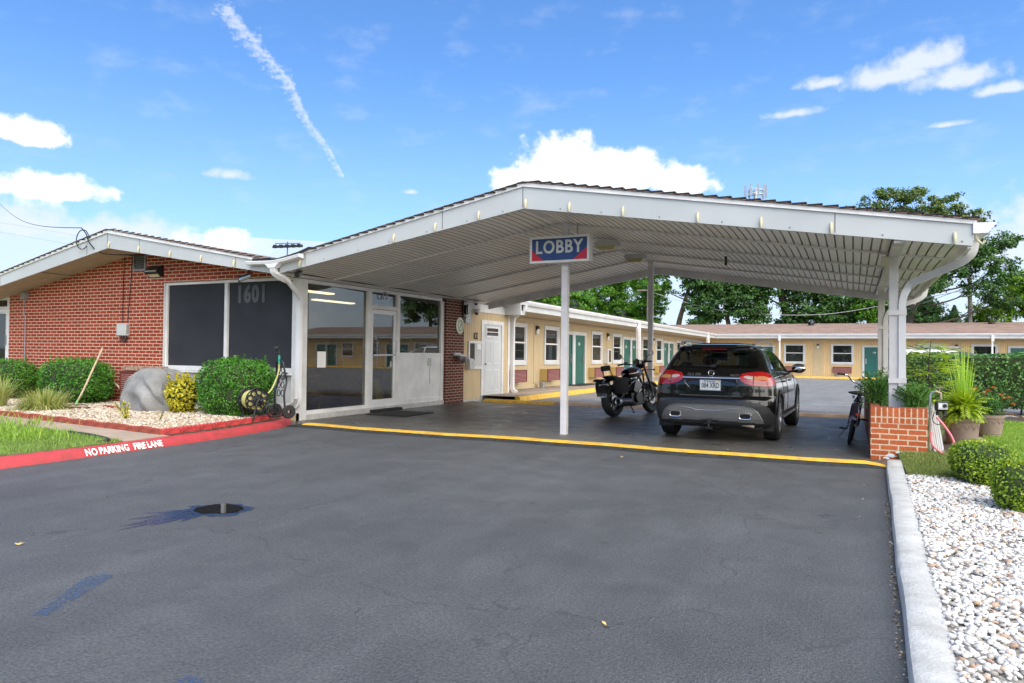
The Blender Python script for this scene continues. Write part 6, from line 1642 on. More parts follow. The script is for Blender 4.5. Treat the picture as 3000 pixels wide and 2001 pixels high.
for s in (-1, 1):
    MB().tube(smoothpath([(s*.6, .75, 1.72), (s*.6, .95, 1.8), (s*.6, 2.4, 1.82), (s*.6, 2.75, 1.72)], 4), .022, 6).build('roof_rail', W['grey'], sv, smooth=True, local=True)
    for y in (.95, 3.85): make_wheel(sv, (s*.83, y, .37), .37, .24, s, .24)
for y in (1.2, 2.2): MB().obox((-.6, y, 1.81), (.6, y, 1.81), .04, .025).build('roof_bar', W['grey'], sv, local=True)

# ---- motorcycle
mc = thing('motorcycle', 'black cruiser motorcycle with saddlebags leaning on its side stand', 'motorcycle', (-4.44, 14.12, 0), (0, R(-7), R(-16)))
t = NT('bike_black'); t.bsdf((.008, .008, .009), .25, 0, .5, None, .6); W['bikeblack'] = t.m
t = NT('bike_tank_maroon'); t.bsdf((.022, .008, .009), .18, 0, .5, None, 1.0); W['biketank'] = t.m
W['bag'] = simple('black_bag_fabric', (.012, .012, .012), .85, var=.3, vs=20, bump=.4, bs=60)
W['engine'] = simple('dark_engine_metal', (.05, .05, .053), .38, metal=.6, var=.3, vs=18)
W['screenp'] = glass('clear_windscreen', (.93, .94, .92), 1.45)
def mwheel(name, y, z, rad, wid, rim, parent):
    m = MB(); h = wid/2
    m.lathe([(rim, -h*.7), (rim+.03, -h*.92), (rad-.05, -h), (rad-.02, -h*.72), (rad, -h*.25), (rad, h*.25), (rad-.02, h*.72), (rad-.05, h), (rim+.03, h*.92), (rim, h*.7)], 40, (0, y, z), 'x', True)
    w = m.build(name, W['rubber'], parent, smooth=True, local=True)
    m = MB(); m.lathe([(rim, -h*.7), (rim-.025, -h*.4), (rim-.025, h*.4), (rim, h*.7)], 36, (0, y, z), 'x'); m.lathe([(.05, -.05), (.05, .05), (.001, .05)], 16, (0, y, z), 'x')
    for k in range(10):
        a = 2*PI*k/10; m.obox((.01, y+.04*math.cos(a), z+.04*math.sin(a)), (.01, y+(rim-.015)*math.cos(a), z+(rim-.015)*math.sin(a)), .018, .02, (1, 0, 0))
    m.build('rim', W['engine'], w, smooth=True, local=True)
    m = MB(); m.lathe([(.07, .055), (.125, .055), (.125, .06), (.07, .06)], 28, (0, y, z), 'x', True); m.build('brake_disc', W['steel'], w, local=True)
mwheel('rear_wheel', 0, .33, .33, .19, .21, mc); mwheel('front_wheel', 1.48, .325, .325, .135, .215, mc)
m = MB()
for s in (-1, 1): m.tube([(s*.1, 1.48, .33), (s*.1, 1.36, .66), (s*.1, 1.19, 1.02)], [.03, .03, .024], 10)
m.build('fork', W['bikeblack'], mc, smooth=True, local=True)
m = MB().grid(lambda a, b: ((b-.5)*.15, 1.48-.36*math.cos(PI*(.18+.62*a)), .33+.36*math.sin(PI*(.18+.62*a))+.02*(1-(2*b-1)**2)), 16, 6); m.build('front_mudguard', W['bikeblack'], mc, smooth=True, local=True)
m = MB().grid(lambda a, b: ((b-.5)*(.22), -.06-.33*math.cos(PI*(.02+.62*a)), .40+.35*math.sin(PI*(.02+.62*a))+.025*(1-(2*b-1)**2)), 16, 8); m.build('rear_mudguard', W['bikeblack'], mc, smooth=True, local=True)
# tank
def tank(a, b):
    y = .56+.58*a; th = 2*PI*b; w = .185*math.sin(PI*min(1, a*.85+.12))**.6; h = .15*math.sin(PI*min(1, a*.72+.2))**.7
    return (w*math.copysign(abs(math.sin(th))**.8, math.sin(th)), y, .86+.06*a+h*math.cos(th)*(1 if math.cos(th) > 0 else .7))
m = MB().grid(tank, 18, 24); m.build('fuel_tank', W['biketank'], mc, smooth=True, local=True)
def seatf(y0, y1, z0, z1, w0, w1, h):
    return lambda a, b: ((w0+(w1-w0)*a)*math.cos(2*PI*b)*(.35+.65*math.sin(PI*min(max(a, .06), .94))**.35), y0+(y1-y0)*a, z0+(z1-z0)*a+h*math.sin(2*PI*b)*math.sin(PI*min(max(a, .04), .96))**.4)
m = MB().grid(seatf(.18, .68, .78, .72, .15, .1, .055), 14, 16); m.build('rider_seat', W['rubber'], mc, smooth=True, local=True)
m = MB().grid(seatf(-.18, .2, .82, .8, .12, .13, .045), 12, 16); m.build('pillion_seat', W['rubber'], mc, smooth=True, local=True)
m = MB().tube(smoothpath([(-.1, .0, .78), (-.1, -.1, .88), (-.1, -.14, .98)], 3), .01, 6).tube(smoothpath([(.1, .0, .78), (.1, -.1, .88), (.1, -.14, .98)], 3), .01, 6); bk = m.build('backrest', W['black'], mc, smooth=True, local=True)
MB().obox((-.115, -.15, 1.0), (.115, -.15, 1.0), .05, .11).build('backrest_pad', W['rubber'], bk, local=True, bevel=.02)
for s in (-1, 1):
    m = MB().grid(lambda a, b: (s*(.22+.1*math.copysign(abs(math.cos(2*PI*b))**.75, math.cos(2*PI*b))*(.55+.45*math.sin(PI*(.12+.76*a))**.5)), .02+.22*math.copysign(abs(math.sin(2*PI*b))**.75, math.sin(2*PI*b))*(.6+.4*math.sin(PI*(.15+.7*a))**.5), .46+.3*a), 8, 24)
    n_ = len(m.v); m.f += [tuple(range(24)), tuple(8*25+k for k in range(24))]
    bg_ = m.build('saddlebag', W['bag'], mc, smooth=True, local=True); MB().grid(lambda a, b: (s*(.2+.085*math.cos(PI*b)), -.24+.5*a, .745+.05*math.sin(PI*b)), 6, 8).build('bag_flap', W['bag'], bg_, smooth=True, local=True)
    if s > 0: pass
m = MB().tube([(.17, .0, .30), (.17, .36, .29)], .075, 18); mf = m.build('muffler', W['engine'], mc, smooth=True, local=True)
m = MB().lathe([(.076, -.01), (.08, -.06), (.066, -.07), (.05, -.06)], 18, (.17, 0, .30), 'y'); m.build('muffler_tip', W['galv'], mf, smooth=True, local=True)
m = MB(); m.lathe([(.001, -.063), (.028, -.063)], 12, (.17, 0, .332), 'y'); m.lathe([(.001, -.063), (.028, -.063)], 12, (.17, 0, .268), 'y'); m.build('muffler_hole', W['hole'], mf, local=True)
m = MB().tube(smoothpath([(.17, .36, .29), (.15, .6, .24), (.08, .8, .22), (.1, 1.0, .3), (.06, 1.05, .5)], 5), .026, 8); m.build('exhaust_pipe', W['engine'], mc, smooth=True, local=True)
m = MB().box(-.15, .15, .5, .95, .22, .46).tube([(.13, .72, .36), (.2, .72, .36)], .11, 16).tube([(-.13, .72, .36), (-.2, .72, .36)], .11, 16).obox((0, .78, .46), (0, .92, .72), .2, .2)
en = m.build('engine', W['engine'], mc, smooth=True, local=True)
m = MB()
for k in range(7): d = k/7; m.obox((-.12, .78+.14*d, .48+.24*d), (.12, .78+.14*d, .48+.24*d), .24, .01, (0, .5, 1))
m.build('cooling_fin', W['steel'], en, local=True)
m = MB()
for s in (-1, 1):
    m.tube(smoothpath([(s*.06, 1.2, .95), (s*.11, .9, .78), (s*.13, .55, .66), (s*.13, .35, .5), (s*.12, .1, .36)], 5), .022, 8).tube(smoothpath([(s*.05, 1.2, .88), (s*.12, 1.08, .55), (s*.12, 1.0, .25), (s*.12, .5, .2)], 5), .02, 8)
    m.tube([(s*.12, .02, .33), (s*.12, .55, .34)], .024, 8)
m.build('frame', W['bikeblack'], mc, smooth=True, local=True)
for s in (-1, 1):
    m = MB().tube(smoothpath([(s*.1, 1.12, .6), (s*.26, 1.12, .48), (s*.3, 1.12, .38), (s*.24, 1.1, .28), (s*.1, 1.0, .25)], 5), .016, 8); m.build('crash_bar', W['bikeblack'], mc, smooth=True, local=True)
    m = MB(); n_ = 44; m.tube([(s*.13+.018*math.cos(i*1.0), .1+.15*i/n_+.018*math.sin(i*1.0), .36+.3*i/n_) for i in range(n_)], .006, 5).tube([(s*.13, .1, .35), (s*.13, .26, .68)], .01, 6); m.build('shock_absorber', W['black'], mc, smooth=True, local=True)
    m = MB().ball((s*.09, -.27, .655), (.03, .03, .03), 12, 8); m.build('rear_indicator', W['lgrey'], mc, smooth=True, local=True)
MB().box(-.07, .07, -.3, -.26, .63, .675).build('tail_lamp', W['lgrey'], mc, local=True, bevel=.008)
MB().box(-.03, .03, -.34, -.315, .53, .555).build('rear_reflector', W['redlens'], mc, local=True)
m = MB().obox((0, -.25, .62), (0, -.33, .48), .1, .02); m.build('plate_holder', W['black'], mc, local=True)
mp = MB().box(-.09, .09, -.352, -.345, .41, .52); mpo = mp.build('licence_plate', W['plate'], mc, local=True)
face_y(text_mb('185WE6', .062, .001, xs=.72, bold=.001), 0, -.3545, .463).build('plate_number', simple('plate_ink_maroon', (.3, .06, .02), .5, var=0), mpo, local=True)
m = MB().box(-.09, .09, -.3535, -.352, .505, .518); m.build('plate_band', W['redlens2'], mpo, local=True)
m = MB().tube(smoothpath([(-.42, .98, 1.1), (-.28, 1.02, 1.12), (-.14, 1.12, 1.08), (0, 1.15, 1.07), (.14, 1.12, 1.08), (.28, 1.02, 1.12), (.42, .98, 1.1)], 5), .013, 8); hbar = m.build('handlebar', W['bikeblack'], mc, smooth=True, local=True)
for s in (-1, 1):
    MB().tube([(s*.3, 1.01, 1.118), (s*.43, .97, 1.1)], .019, 10).build('grip', W['rubber'], hbar, smooth=True, local=True)
    MB().cbox((s*.25, 1.03, 1.12), (.07, .05, .06)).tube([(s*.26, 1.06, 1.12), (s*.4, 1.05, 1.11)], .006, 5).build('lever', W['black'], hbar, local=True)
    m = MB().tube(smoothpath([(s*.26, 1.03, 1.13), (s*.3, 1.05, 1.22), (s*.36, 1.05, 1.27)], 4), .007, 6); mi = m.build('mirror', W['black'], mc, smooth=True, local=True)
    m = MB().lathe([(.001, 0), (.05, .0), (.054, .01), (.045, .025), (.001, .03)], 20, (s*.4, 1.04, 1.29), 'y'); m.build('mirror_head', W['black'], mi, smooth=True, local=True)
    MB().lathe([(.001, -.002), (.047, -.002)], 20, (s*.4, 1.04, 1.29), 'y').build('mirror_glass', W['chrome'], mi, local=True)
MB().ball((.34, 1.2, .93), (.025, .03, .025), 10, 6).tube([(.12, 1.18, .95), (.33, 1.2, .93)], .008, 6).build('front_indicator', W['black'], mc, smooth=True, local=True)
MB().ball((0, 1.22, 1.08), (.12, .1, .1), 18, 12).obox((-.08, 1.1, 1.13), (.08, 1.1, 1.13), .1, .08).build('headlamp', W['bikeblack'], mc, smooth=True, local=True)
MB().lathe([(.001, -.0), (.05, 0), (.055, .02)], 18, (0, 1.06, 1.16), 'y').build('gauge', W['blackgloss'], mc, smooth=True, local=True)
MB().grid(lambda a, b: ((b-.5)*.38*(1-.35*a*a), 1.27-.1*a-.1*(2*b-1)**2, 1.08+.34*a-.05*(2*b-1)**2*a), 10, 14).build('windscreen', W['screenp'], mc, smooth=True, local=True)
MB().tube(smoothpath([(-.1, .6, .24), (-.2, .52, .12), (-.3, .45, -.02+.06)], 4), .013, 6).build('side_stand', W['black'], mc, smooth=True, local=True)
MB().tube([(.12, .42, .24), (.24, .36, .1), (.3, .3, .06)], .012, 6).obox((.27, .28, .055), (.33, .3, .055), .05, .014).build('centre_stand', W['black'], mc, local=True)

# ---- child's bicycle leaning on the planter
by = thing('bicycle', 'dark purple bicycle with a swept handlebar leaning on the brick planter', 'bicycle', (-.055, 11.6, 0), (0, R(9.5), R(-2)))
t = NT('bike_purple'); t.bsdf((.028, .016, .05), .25, .3, .5, None, .8); W['purple'] = t.m
RW_ = .29
for nm, y in (('rear_wheel', 0), ('front_wheel', .92)):
    m = MB(); P = [(RW_-.024+.026*math.cos(a), .026*math.sin(a)) for a in [2*PI*i/10 for i in range(10)]]; m.lathe(P, 40, (0, y, RW_), 'x', True); w = m.build(nm, W['rubber'], by, smooth=True, local=True)
    m = MB(); m.lathe([(RW_-.05, -.014), (RW_-.058, -.014), (RW_-.058, .014), (RW_-.05, .014)], 36, (0, y, RW_), 'x', True); m.tube([(-.05, y, RW_), (.05, y, RW_)], .022, 10); m.build('rim', W['steel'], w, smooth=True, local=True)
    m = MB()
    for k in range(28): a = 2*PI*k/28; m.tube([(.02*(-1)**k, y+.02*math.cos(a), RW_+.02*math.sin(a)), (0, y+.235*math.cos(a+.25*(-1)**(k//2)), RW_+.235*math.sin(a+.25*(-1)**(k//2)))], .0018, 3)
    m.build('spoke', W['steel'], w, local=True)
m = MB()
for s in (-1, 1):
    m.tube(smoothpath([(s*.06, 0, RW_), (s*.06, .1, .45), (s*.055, .22, .58), (s*.02, .3, .6)], 4), .012, 7).tube([(s*.06, 0, RW_), (s*.03, .4, .27)], .011, 7)
    m.tube([(s*.055, .92, RW_), (s*.05, .84, .6), (s*.015, .78, .68)], .012, 7)
m.tube([(0, .4, .27), (0, .27, .68)], .016, 8).tube(smoothpath([(0, .3, .6), (0, .55, .56), (0, .77, .66)], 5), .019, 8).tube(smoothpath([(0, .4, .27), (0, .6, .4), (0, .78, .6)], 5), .019, 8).tube([(0, .8, .58), (0, .755, .76)], .02, 8)
m.build('frame', W['purple'], by, smooth=True, local=True)
m = MB().grid(lambda a, b: (.045*math.sin((b-.5)*PI), -.33*math.cos(PI*(.1+.58*a)), RW_+(.33+.012*math.cos((b-.5)*PI))*math.sin(PI*(.1+.58*a))), 18, 8); m.build('rear_mudguard', W['purple'], by, smooth=True, local=True)
m = MB().grid(lambda a, b: (.04*math.sin((b-.5)*PI), .92-.32*math.cos(PI*(.2+.5*a)), RW_+(.32+.01*math.cos((b-.5)*PI))*math.sin(PI*(.2+.5*a))), 14, 8); m.build('front_mudguard', W['purple'], by, smooth=True, local=True)
def saddle(a, b):
    y = .06+.3*a; w = .13*(1-a)**.8+.03; th = 2*PI*b
    return (w*math.copysign(abs(math.cos(th))**.8, math.cos(th))*min(1, .35+6*a), y, .745+.01*a+(.032 if math.sin(th) > 0 else .02)*math.sin(th)*min(1, .4+4*a))
m = MB().grid(saddle, 14, 20); sa = m.build('saddle', W['rubber'], by, smooth=True, local=True)
m = MB().tube([(0, .27, .66), (0, .25, .74)], .013, 7)
for s in (-1, 1): m.tube([(s*.06+.02*math.cos(i), .12+.02*math.sin(i), .67+.05*i/18) for i in range(18)], .004, 4)
m.build('saddle_spring', W['chrome'], sa, local=True)
m = MB().tube([(0, .755, .76), (0, .74, .86)], .012, 8); hp = [(-.33, .5, .98), (-.24, .56, .985), (-.2, .62, .97), (-.13, .73, .9), (0, .74, .87), (.13, .73, .9), (.2, .62, .97), (.24, .56, .985), (.33, .5, .98)]
m.tube(smoothpath(hp, 5), .0115, 8); hb_ = m.build('handlebar', W['chrome'], by, smooth=True, local=True)
for s in (-1, 1): MB().tube([(s*.25, .555, .985), (s*.345, .49, .98)], .017, 9).build('grip', W['rubber'], hb_, smooth=True, local=True)
MB().box(.02, .075, -.345, -.33, .46, .5).build('reflector', simple('orange_reflector', (.9, .08, .015), .2, var=0), by, local=True)
m = MB().tube([(-.07, .4, .27), (.07, .4, .27)], .02, 8).lathe([(.02, .05), (.09, .05), (.09, .055), (.02, .055)], 24, (0, .4, .27), 'x', True); cr_ = m.build('crank', W['steel'], by, smooth=True, local=True)
for s in (-1, 1):
    ye, ze = .4-.1*s*.5, .27+s*.1
    m = MB().obox((s*.07, .4, .27), (s*.08, ye, ze), .02, .012, (1, 0, 0)); m.build('crank_arm', W['black'], cr_, local=True)
    m = MB()
    for q in (-.04, .04): m.obox((s*.09, ye+q, ze), (s*.18, ye+q, ze), .016, .022)
    m.obox((s*.095, ye-.04, ze), (s*.095, ye+.04, ze), .012, .022).obox((s*.175, ye-.04, ze), (s*.175, ye+.04, ze), .012, .022); m.build('pedal', W['rubber'], cr_, local=True)
MB().tube([(-.05, .1, .28), (-.16, .14, .06)], .008, 6).build('kick_stand', W['chrome'], by, smooth=True, local=True)
# ------------------------------------------------------------------ plants
W['leaf_box'] = leafmat('boxwood_leaves', (.04, .15, .012), (.085, .27, .028), (.22, .45, .05), .45, .25, 3.2)
W['leaf_box2'] = leafmat('young_boxwood_leaves', (0.081, 0.176, 0.016), (0.270, 0.405, 0.027), (0.567, 0.621, 0.068), .45, .25, 6)
W['leaf_yel'] = leafmat('golden_leaves', (.34, .3, .015), (.62, .54, .03), (.8, .72, .1), .45, .25, 8)
W['leaf_hedge'] = leafmat('hedge_leaves', (.05, .14, .03), (.11, .26, .06), (.24, .42, .1), .4, .2, 3)
W['leaf_plant'] = leafmat('feathery_green_leaves', (.06, .18, .03), (.13, .31, .05), (.25, .44, .09), .5, .3, 9)
W['leaf_fern'] = leafmat('light_fern_leaves', (.2, .36, .025), (.42, .55, .035), (.68, .68, .06), .45, .35, 7)
W['leaf_reed'] = leafmat('lemongrass_blades', (.32, .54, .05), (.46, .66, .1), None, .45, .35, 5)
W['leaf_straw'] = leafmat('variegated_grass', (.2, .26, .06), (.45, .47, .16), (.72, .68, .36), .5, .3, 6, .7)
W['leaf_mari'] = leafmat('marigold_leaves', (0.041, 0.121, 0.024), (0.081, 0.216, 0.041), None, .5, .25, 8)
W['petal'] = simple('orange_petals', (.85, .16, .01), .6, var=.25, vs=30)
W['leaf_plum'] = leafmat('plum_leaves', (.08, .02, .025), (.16, .05, .04), None, .5, .2, 8)
W['core'] = simple('twigs_and_core', (.035, .055, .015), .95, var=.4, vs=20, bump=.6, bs=60)
W['tA'] = leafmat('maple_leaves', (0.041, 0.135, 0.014), (0.121, 0.297, 0.024), (0.270, 0.459, 0.041), .5, .35, .45, .55)
W['tB'] = leafmat('oak_leaves', (0.024, 0.074, 0.016), (0.061, 0.155, 0.030), (0.135, 0.257, 0.047), .45, .25, .4, .55)
W['tC'] = leafmat('olive_tree_leaves', (0.041, 0.095, 0.020), (0.115, 0.189, 0.034), (0.324, 0.338, 0.068), .5, .3, .4, .6)
W['tD'] = leafmat('bright_tree_leaves', (0.081, 0.203, 0.016), (0.216, 0.392, 0.027), (0.405, 0.567, 0.054), .5, .4, .5, .55)
W['tE'] = leafmat('conifer_needles', (0.027, 0.081, 0.020), (0.068, 0.149, 0.034), None, .6, .15, .7)
rs = np.random.RandomState(23)

def leafquads(P, N, size, asp, rs, spread=.8, hv=.4):
    """rhombus leaves at P, loosely facing N"""
    n = len(P); d = N+spread*rs.normal(0, 1, (n, 3)); d /= np.linalg.norm(d, axis=1, keepdims=True)+1e-9
    r = rs.normal(0, 1, (n, 3)); a = r-d*(r*d).sum(1, keepdims=True); a /= np.linalg.norm(a, axis=1, keepdims=True)+1e-9
    b = np.cross(d, a); L = (size*(1-hv+2*hv*rs.rand(n)))[:, None]
    V = np.stack([P-a*L*.5, P+b*L*asp*.5+d*L*.06, P+a*L*.5, P-b*L*asp*.5+d*L*.06], 1)
    return V.reshape(-1, 3), np.arange(n*4).reshape(-1, 4)
def selli(n, r, rs, e=3.0, shell=.16, low=0):
    """points near the surface of a box-like ellipsoid (superellipsoid), with outward normals"""
    d = rs.normal(0, 1, (n*2, 3)); d /= np.linalg.norm(d, axis=1, keepdims=True)
    k = 1/((np.abs(d)**e).sum(1))**(1/e); p = d*k[:, None]
    w = np.abs(d[:, :2]).sum(1)
    p = p[p[:, 2] > -1+low][:n]; q = 1-shell*rs.rand(len(p))**1.5; nrm = np.sign(p)*np.abs(p)**(e-1)/np.array(r); nrm /= np.linalg.norm(nrm, axis=1, keepdims=True)
    return p*q[:, None]*np.array(r), nrm
def shrub(name, label, cat, c, r, n, size, mat, rs, e=3.0, asp=.6, lump=.06, group=None, sprigs=0, flat=0):
    o = thing(name, label, cat, (c[0], c[1], c[2]-r[2]), None, group)
    P, N = selli(n, r, rs, e)
    ph = rs.uniform(0, 6, 9); sc = 5.5
    bump = np.sin(P[:, 0]*sc*1.3+ph[0])*np.sin(P[:, 1]*sc+ph[1])*np.sin(P[:, 2]*sc*1.2+ph[2])+.6*np.sin(P[:, 0]*sc*2.7+ph[3])*np.sin(P[:, 2]*sc*2.3+ph[4]+P[:, 1]*3)
    P = P+N*(lump*bump+lump*.5*rs.normal(0, .5, len(P)))[:, None]
    V, F = leafquads(P, N, size, asp, rs)
    if sprigs:
        for _ in range(sprigs):
            a = rs.uniform(-.8, .8, 2)*np.array(r[:2]); h = rs.uniform(.05, .13); m_ = 10
            p = np.stack([a[0]+rs.normal(0, .012, m_), a[1]+rs.normal(0, .012, m_), r[2]*.97+np.linspace(0, h, m_)], 1); v, f = leafquads(p, np.tile((0, -.5, .3), (m_, 1)), size, asp, rs); F = np.vstack([F, f+len(V)]); V = np.vstack([V, v])
    V = V+np.array((0, 0, r[2])); V[:, 2] = np.maximum(V[:, 2], .004)
    np_mesh('foliage', V, F, mat, o)
    Vi, Fi = ico(4); q = 1/((np.abs(Vi)**e).sum(1))**(1/e); Vi = Vi*q[:, None]*np.array(r)*.9; Vi = Vi+np.array((0, 0, r[2])); Vi[:, 2] = np.maximum(Vi[:, 2], .002)
    np_mesh('solid_core', Vi, Fi, W['core'], o, True)  # added solid dark core, blocks the view through the leaves
    return o
gB = .15
shrub('boxwood_shrub', 'clipped green shrub at the far left under the conduit box', 'shrub', (-17.2, 9.42, gB+.43), (.85, .45, .43), 9000, .042, W['leaf_box'], rs, 3.4, sprigs=4)
shrub('boxwood_shrub', 'clipped green shrub behind the rake in front of the brick wall', 'shrub', (-14.64, 9.42, gB+.45), (.85, .45, .45), 12000, .042, W['leaf_box'], rs, 3.4, sprigs=5)
shrub('boxwood_shrub', 'large clipped green shrub in front of the screened windows beside the hose reel', 'shrub', (-9.7, 9.08, gB+.48), (.66, .47, .49), 15000, .038, W['leaf_box'], rs, 3.4, sprigs=6)
shrub('golden_shrub', 'small golden yellow shrub between the rock and the large clipped shrub', 'shrub', (-10.84, 8.92, gB+.3), (.31, .27, .32), 2300, .055, W['leaf_yel'], rs, 2.0, lump=.1, sprigs=12)
shrub('young_boxwood', 'rounded yellow green shrub at the edge of the white gravel below the terracotta pot', 'shrub', (1.12, 8.12, .09+.19), (.265, .27, .2), 5200, .026, W['leaf_box2'], rs, 3.0, lump=.03)
shrub('young_boxwood', 'nearer yellow green shrub cut by the right edge of the picture', 'shrub', (1.235, 6.85, .09+.19), (.235, .25, .2), 5200, .025, W['leaf_box2'], rs, 3.0, lump=.03)
# the long hedge across the lane: one clipped plant mass
hd = thing('hedge', 'long dark clipped hedge on the right in front of the white car', 'hedge', (5.2, 19.9, 0))
P, N = selli(26000, (4.35, .6, .62), rs, 9, .1); P[:, 2] += .03*np.sin(P[:, 0]*3)+.025*np.sin(P[:, 0]*7.3+P[:, 1]*4)
V, F = leafquads(P, N, .07, .6, rs); V[:, 2] += .76; np_mesh('foliage', V, F, W['leaf_hedge'], hd)
m = MB().box(-4.2, 4.2, -.48, .48, .22, 1.3); m.build('solid_core', W['core'], hd, local=True)  # added solid dark block, keeps the hedge from showing through
m = MB()
for i in range(22): m.tube([(-4.0+.38*i, .1*math.sin(i*2), -.1), (-4.0+.38*i+.05, .12*math.sin(i), .4)], .02, 5)
m.build('stem', W['bark'], hd, local=True)

def clump(name, label, c, n, L, w, spread, mat, rs, arch=1.0, group=None, droop=.5):
    """arching grass blades as ribbons"""
    o = thing(name, label, 'grass clump', c, None, group); m = []; f = []; k = 0
    for i in range(n):
        a = rs.uniform(0, 2*PI); r0 = rs.uniform(0, spread*.35); ln = L*rs.uniform(.6, 1.1); tilt = rs.uniform(.08, 1.0)*arch; d = np.array((math.cos(a), math.sin(a))); s = np.array((-d[1], d[0]))*w*rs.uniform(.6, 1.2)/2
        p = np.array((r0*d[0], r0*d[1], 0.0)); ang = PI/2-tilt*.55
        for j in range(6):
            q = j/5; ww = s*(1-q**2)*(1 if j < 5 else 0)
            m.append((p[0]-ww[0], p[1]-ww[1], max(p[2], .003))); m.append((p[0]+ww[0], p[1]+ww[1], max(p[2], .003)))
            if j < 5:
                f.append((k+2*j, k+2*j+1, k+2*j+3, k+2*j+2)); st = ln/5
                p = p+np.array((d[0]*math.cos(ang)*st, d[1]*math.cos(ang)*st, math.sin(ang)*st)); ang -= tilt*droop
        k += 12
    np_mesh('blades', np.array(m), np.array(f), mat, o); return o
clump('ornamental_grass', 'pale arching ornamental grass clump in the cream gravel', (-13.37, 8.0, gB), 1500, .46, .014, .95, W['leaf_straw'], rs, 1.5, droop=.42)
clump('ornamental_grass', 'dry ornamental grass cut by the left edge of the picture', (-14.6, 7.95, gB), 260, .72, .013, .3, W['leaf_straw'], rs, .6)
for p, l in (((-10.55, 7.62, gB), 'small leaning yellow sprig in the cream gravel left of the rock'), ((-9.9, 7.72, gB), 'tiny two-stemmed sprig in the cream gravel below the rock')):
    o = thing('yellow_sprig', l, 'plant', p); big = 'leaning' in l; m = MB(); pts = []
    for s in range(4 if big else 2):
        t0 = Vector((0, 0, 0)); t1 = Vector((rs.uniform(-.28, .05) if big else rs.choice([-.12, .1]), rs.uniform(-.05, .1), rs.uniform(.2, .34) if big else .17)); m.tube([t0, t0.lerp(t1, .5)+Vector((.01, 0, .01)), t1], .005, 5)
        for q in np.linspace(.15, 1, 30 if big else 9): pts.append(t0.lerp(t1, q)+Vector(rs.normal(0, .018, 3)))
    m.build('stem', W['core'], o, local=True); V, F = leafquads(np.array(pts), np.tile((0, -.6, .6), (len(pts), 1)), .05 if big else .035, .4, rs); np_mesh('leaves', V, F, W['leaf_yel'], o)
o = thing('plum_sapling', 'thin dark red leaved sapling rising beside the golden shrub', 'plant', (-10.42, 9.5, gB)); m = MB().tube([(0, 0, 0), (.02, 0, .5), (0, 0, .92)], .007, 5); m.build('stem', W['bark'], o, local=True)
pts = np.array([(rs.normal(0, .03), rs.normal(0, .03), z) for z in np.linspace(.5, .95, 34)]); V, F = leafquads(pts, np.tile((0, -.6, .5), (34, 1)), .055, .5, rs); np_mesh('leaves', V, F, W['leaf_plum'], o)

# utility-cover rock
Vr, Fr = ico(5); d = Vr.copy()
out = [(-.62, 0), (-.6, .3), (-.5, .52), (-.36, .66), (-.1, .79), (.1, .78), (.3, .7), (.42, .52), (.5, .3), (.52, 0)]
ang = np.arctan2(Vr[:, 2], Vr[:, 0]); 
def rockr(a):
    a = np.clip(a, 0, PI); P = np.array(out[::-1]); A = np.arctan2(P[:, 1], P[:, 0]); Rr_ = np.hypot(P[:, 0], P[:, 1]); return np.interp(a, A, Rr_)
rad = rockr(np.abs(ang)); fl = np.hypot(Vr[:, 0], Vr[:, 2])
nzv = np.zeros(len(Vr)); rq = np.random.RandomState(3)
for s_, a_ in ((3.5, .05), (7, .06), (13, .04), (24, .018)):
    for _ in range(3): k_ = rq.normal(0, 1, 3)*s_*.6; nzv += a_*np.sin(Vr@k_+rq.uniform(0, 6))*.6
dx = np.where(fl > 1e-6, Vr[:, 0]/np.maximum(fl, 1e-6), 0); dz = np.where(fl > 1e-6, Vr[:, 2]/np.maximum(fl, 1e-6), 0)
ef = np.minimum(1, fl*1.25)**.8
V = np.stack([dx*rad*ef*(1+nzv*.5), np.sign(Vr[:, 1])*np.abs(Vr[:, 1])**.7*.4+nzv*.9*(Vr[:, 1] < .2), np.maximum(dz, -.0)*rad*ef*(1+nzv*.4)], 1)
t = NT('grey_rock'); p = t.pos(obj=True); n1 = t.noise(p, 2.5, 5); n2 = t.noise(p, 45, 3)
t.bsdf(t.mix(.5, t.ramp(n1, [(.3, (.19, .185, .18)), (.7, (.31, .31, .31))]), t.ramp(n2, [(.3, .8), (.7, 1.1)]), 'MULTIPLY'), .85, 0, .3, t.bump(t.math('ADD', n1, t.math('MULTIPLY', n2, .25)), .9, .05))
rk_ = np_mesh('rock', V, Fr, t.m, None, True); rk_.location = (-11.66, 9.05, gB-.02); rk_.rotation_euler = (0, 0, R(8)); tag(rk_, 'large grey boulder shaped cover in the cream gravel', 'rock')
m = MB()
for (a, b) in (((-.01, 0), (-.02, .16)), ((-.02, .16), (.24, .15)), ((.24, .15), (.27, 0))): m.obox((a[0], -.43, a[1]+.01), (b[0], -.41, b[1]+.01), .01, .02)
hl = m.build('hatch_line', W['seam'], local=True); hl.parent = rk_

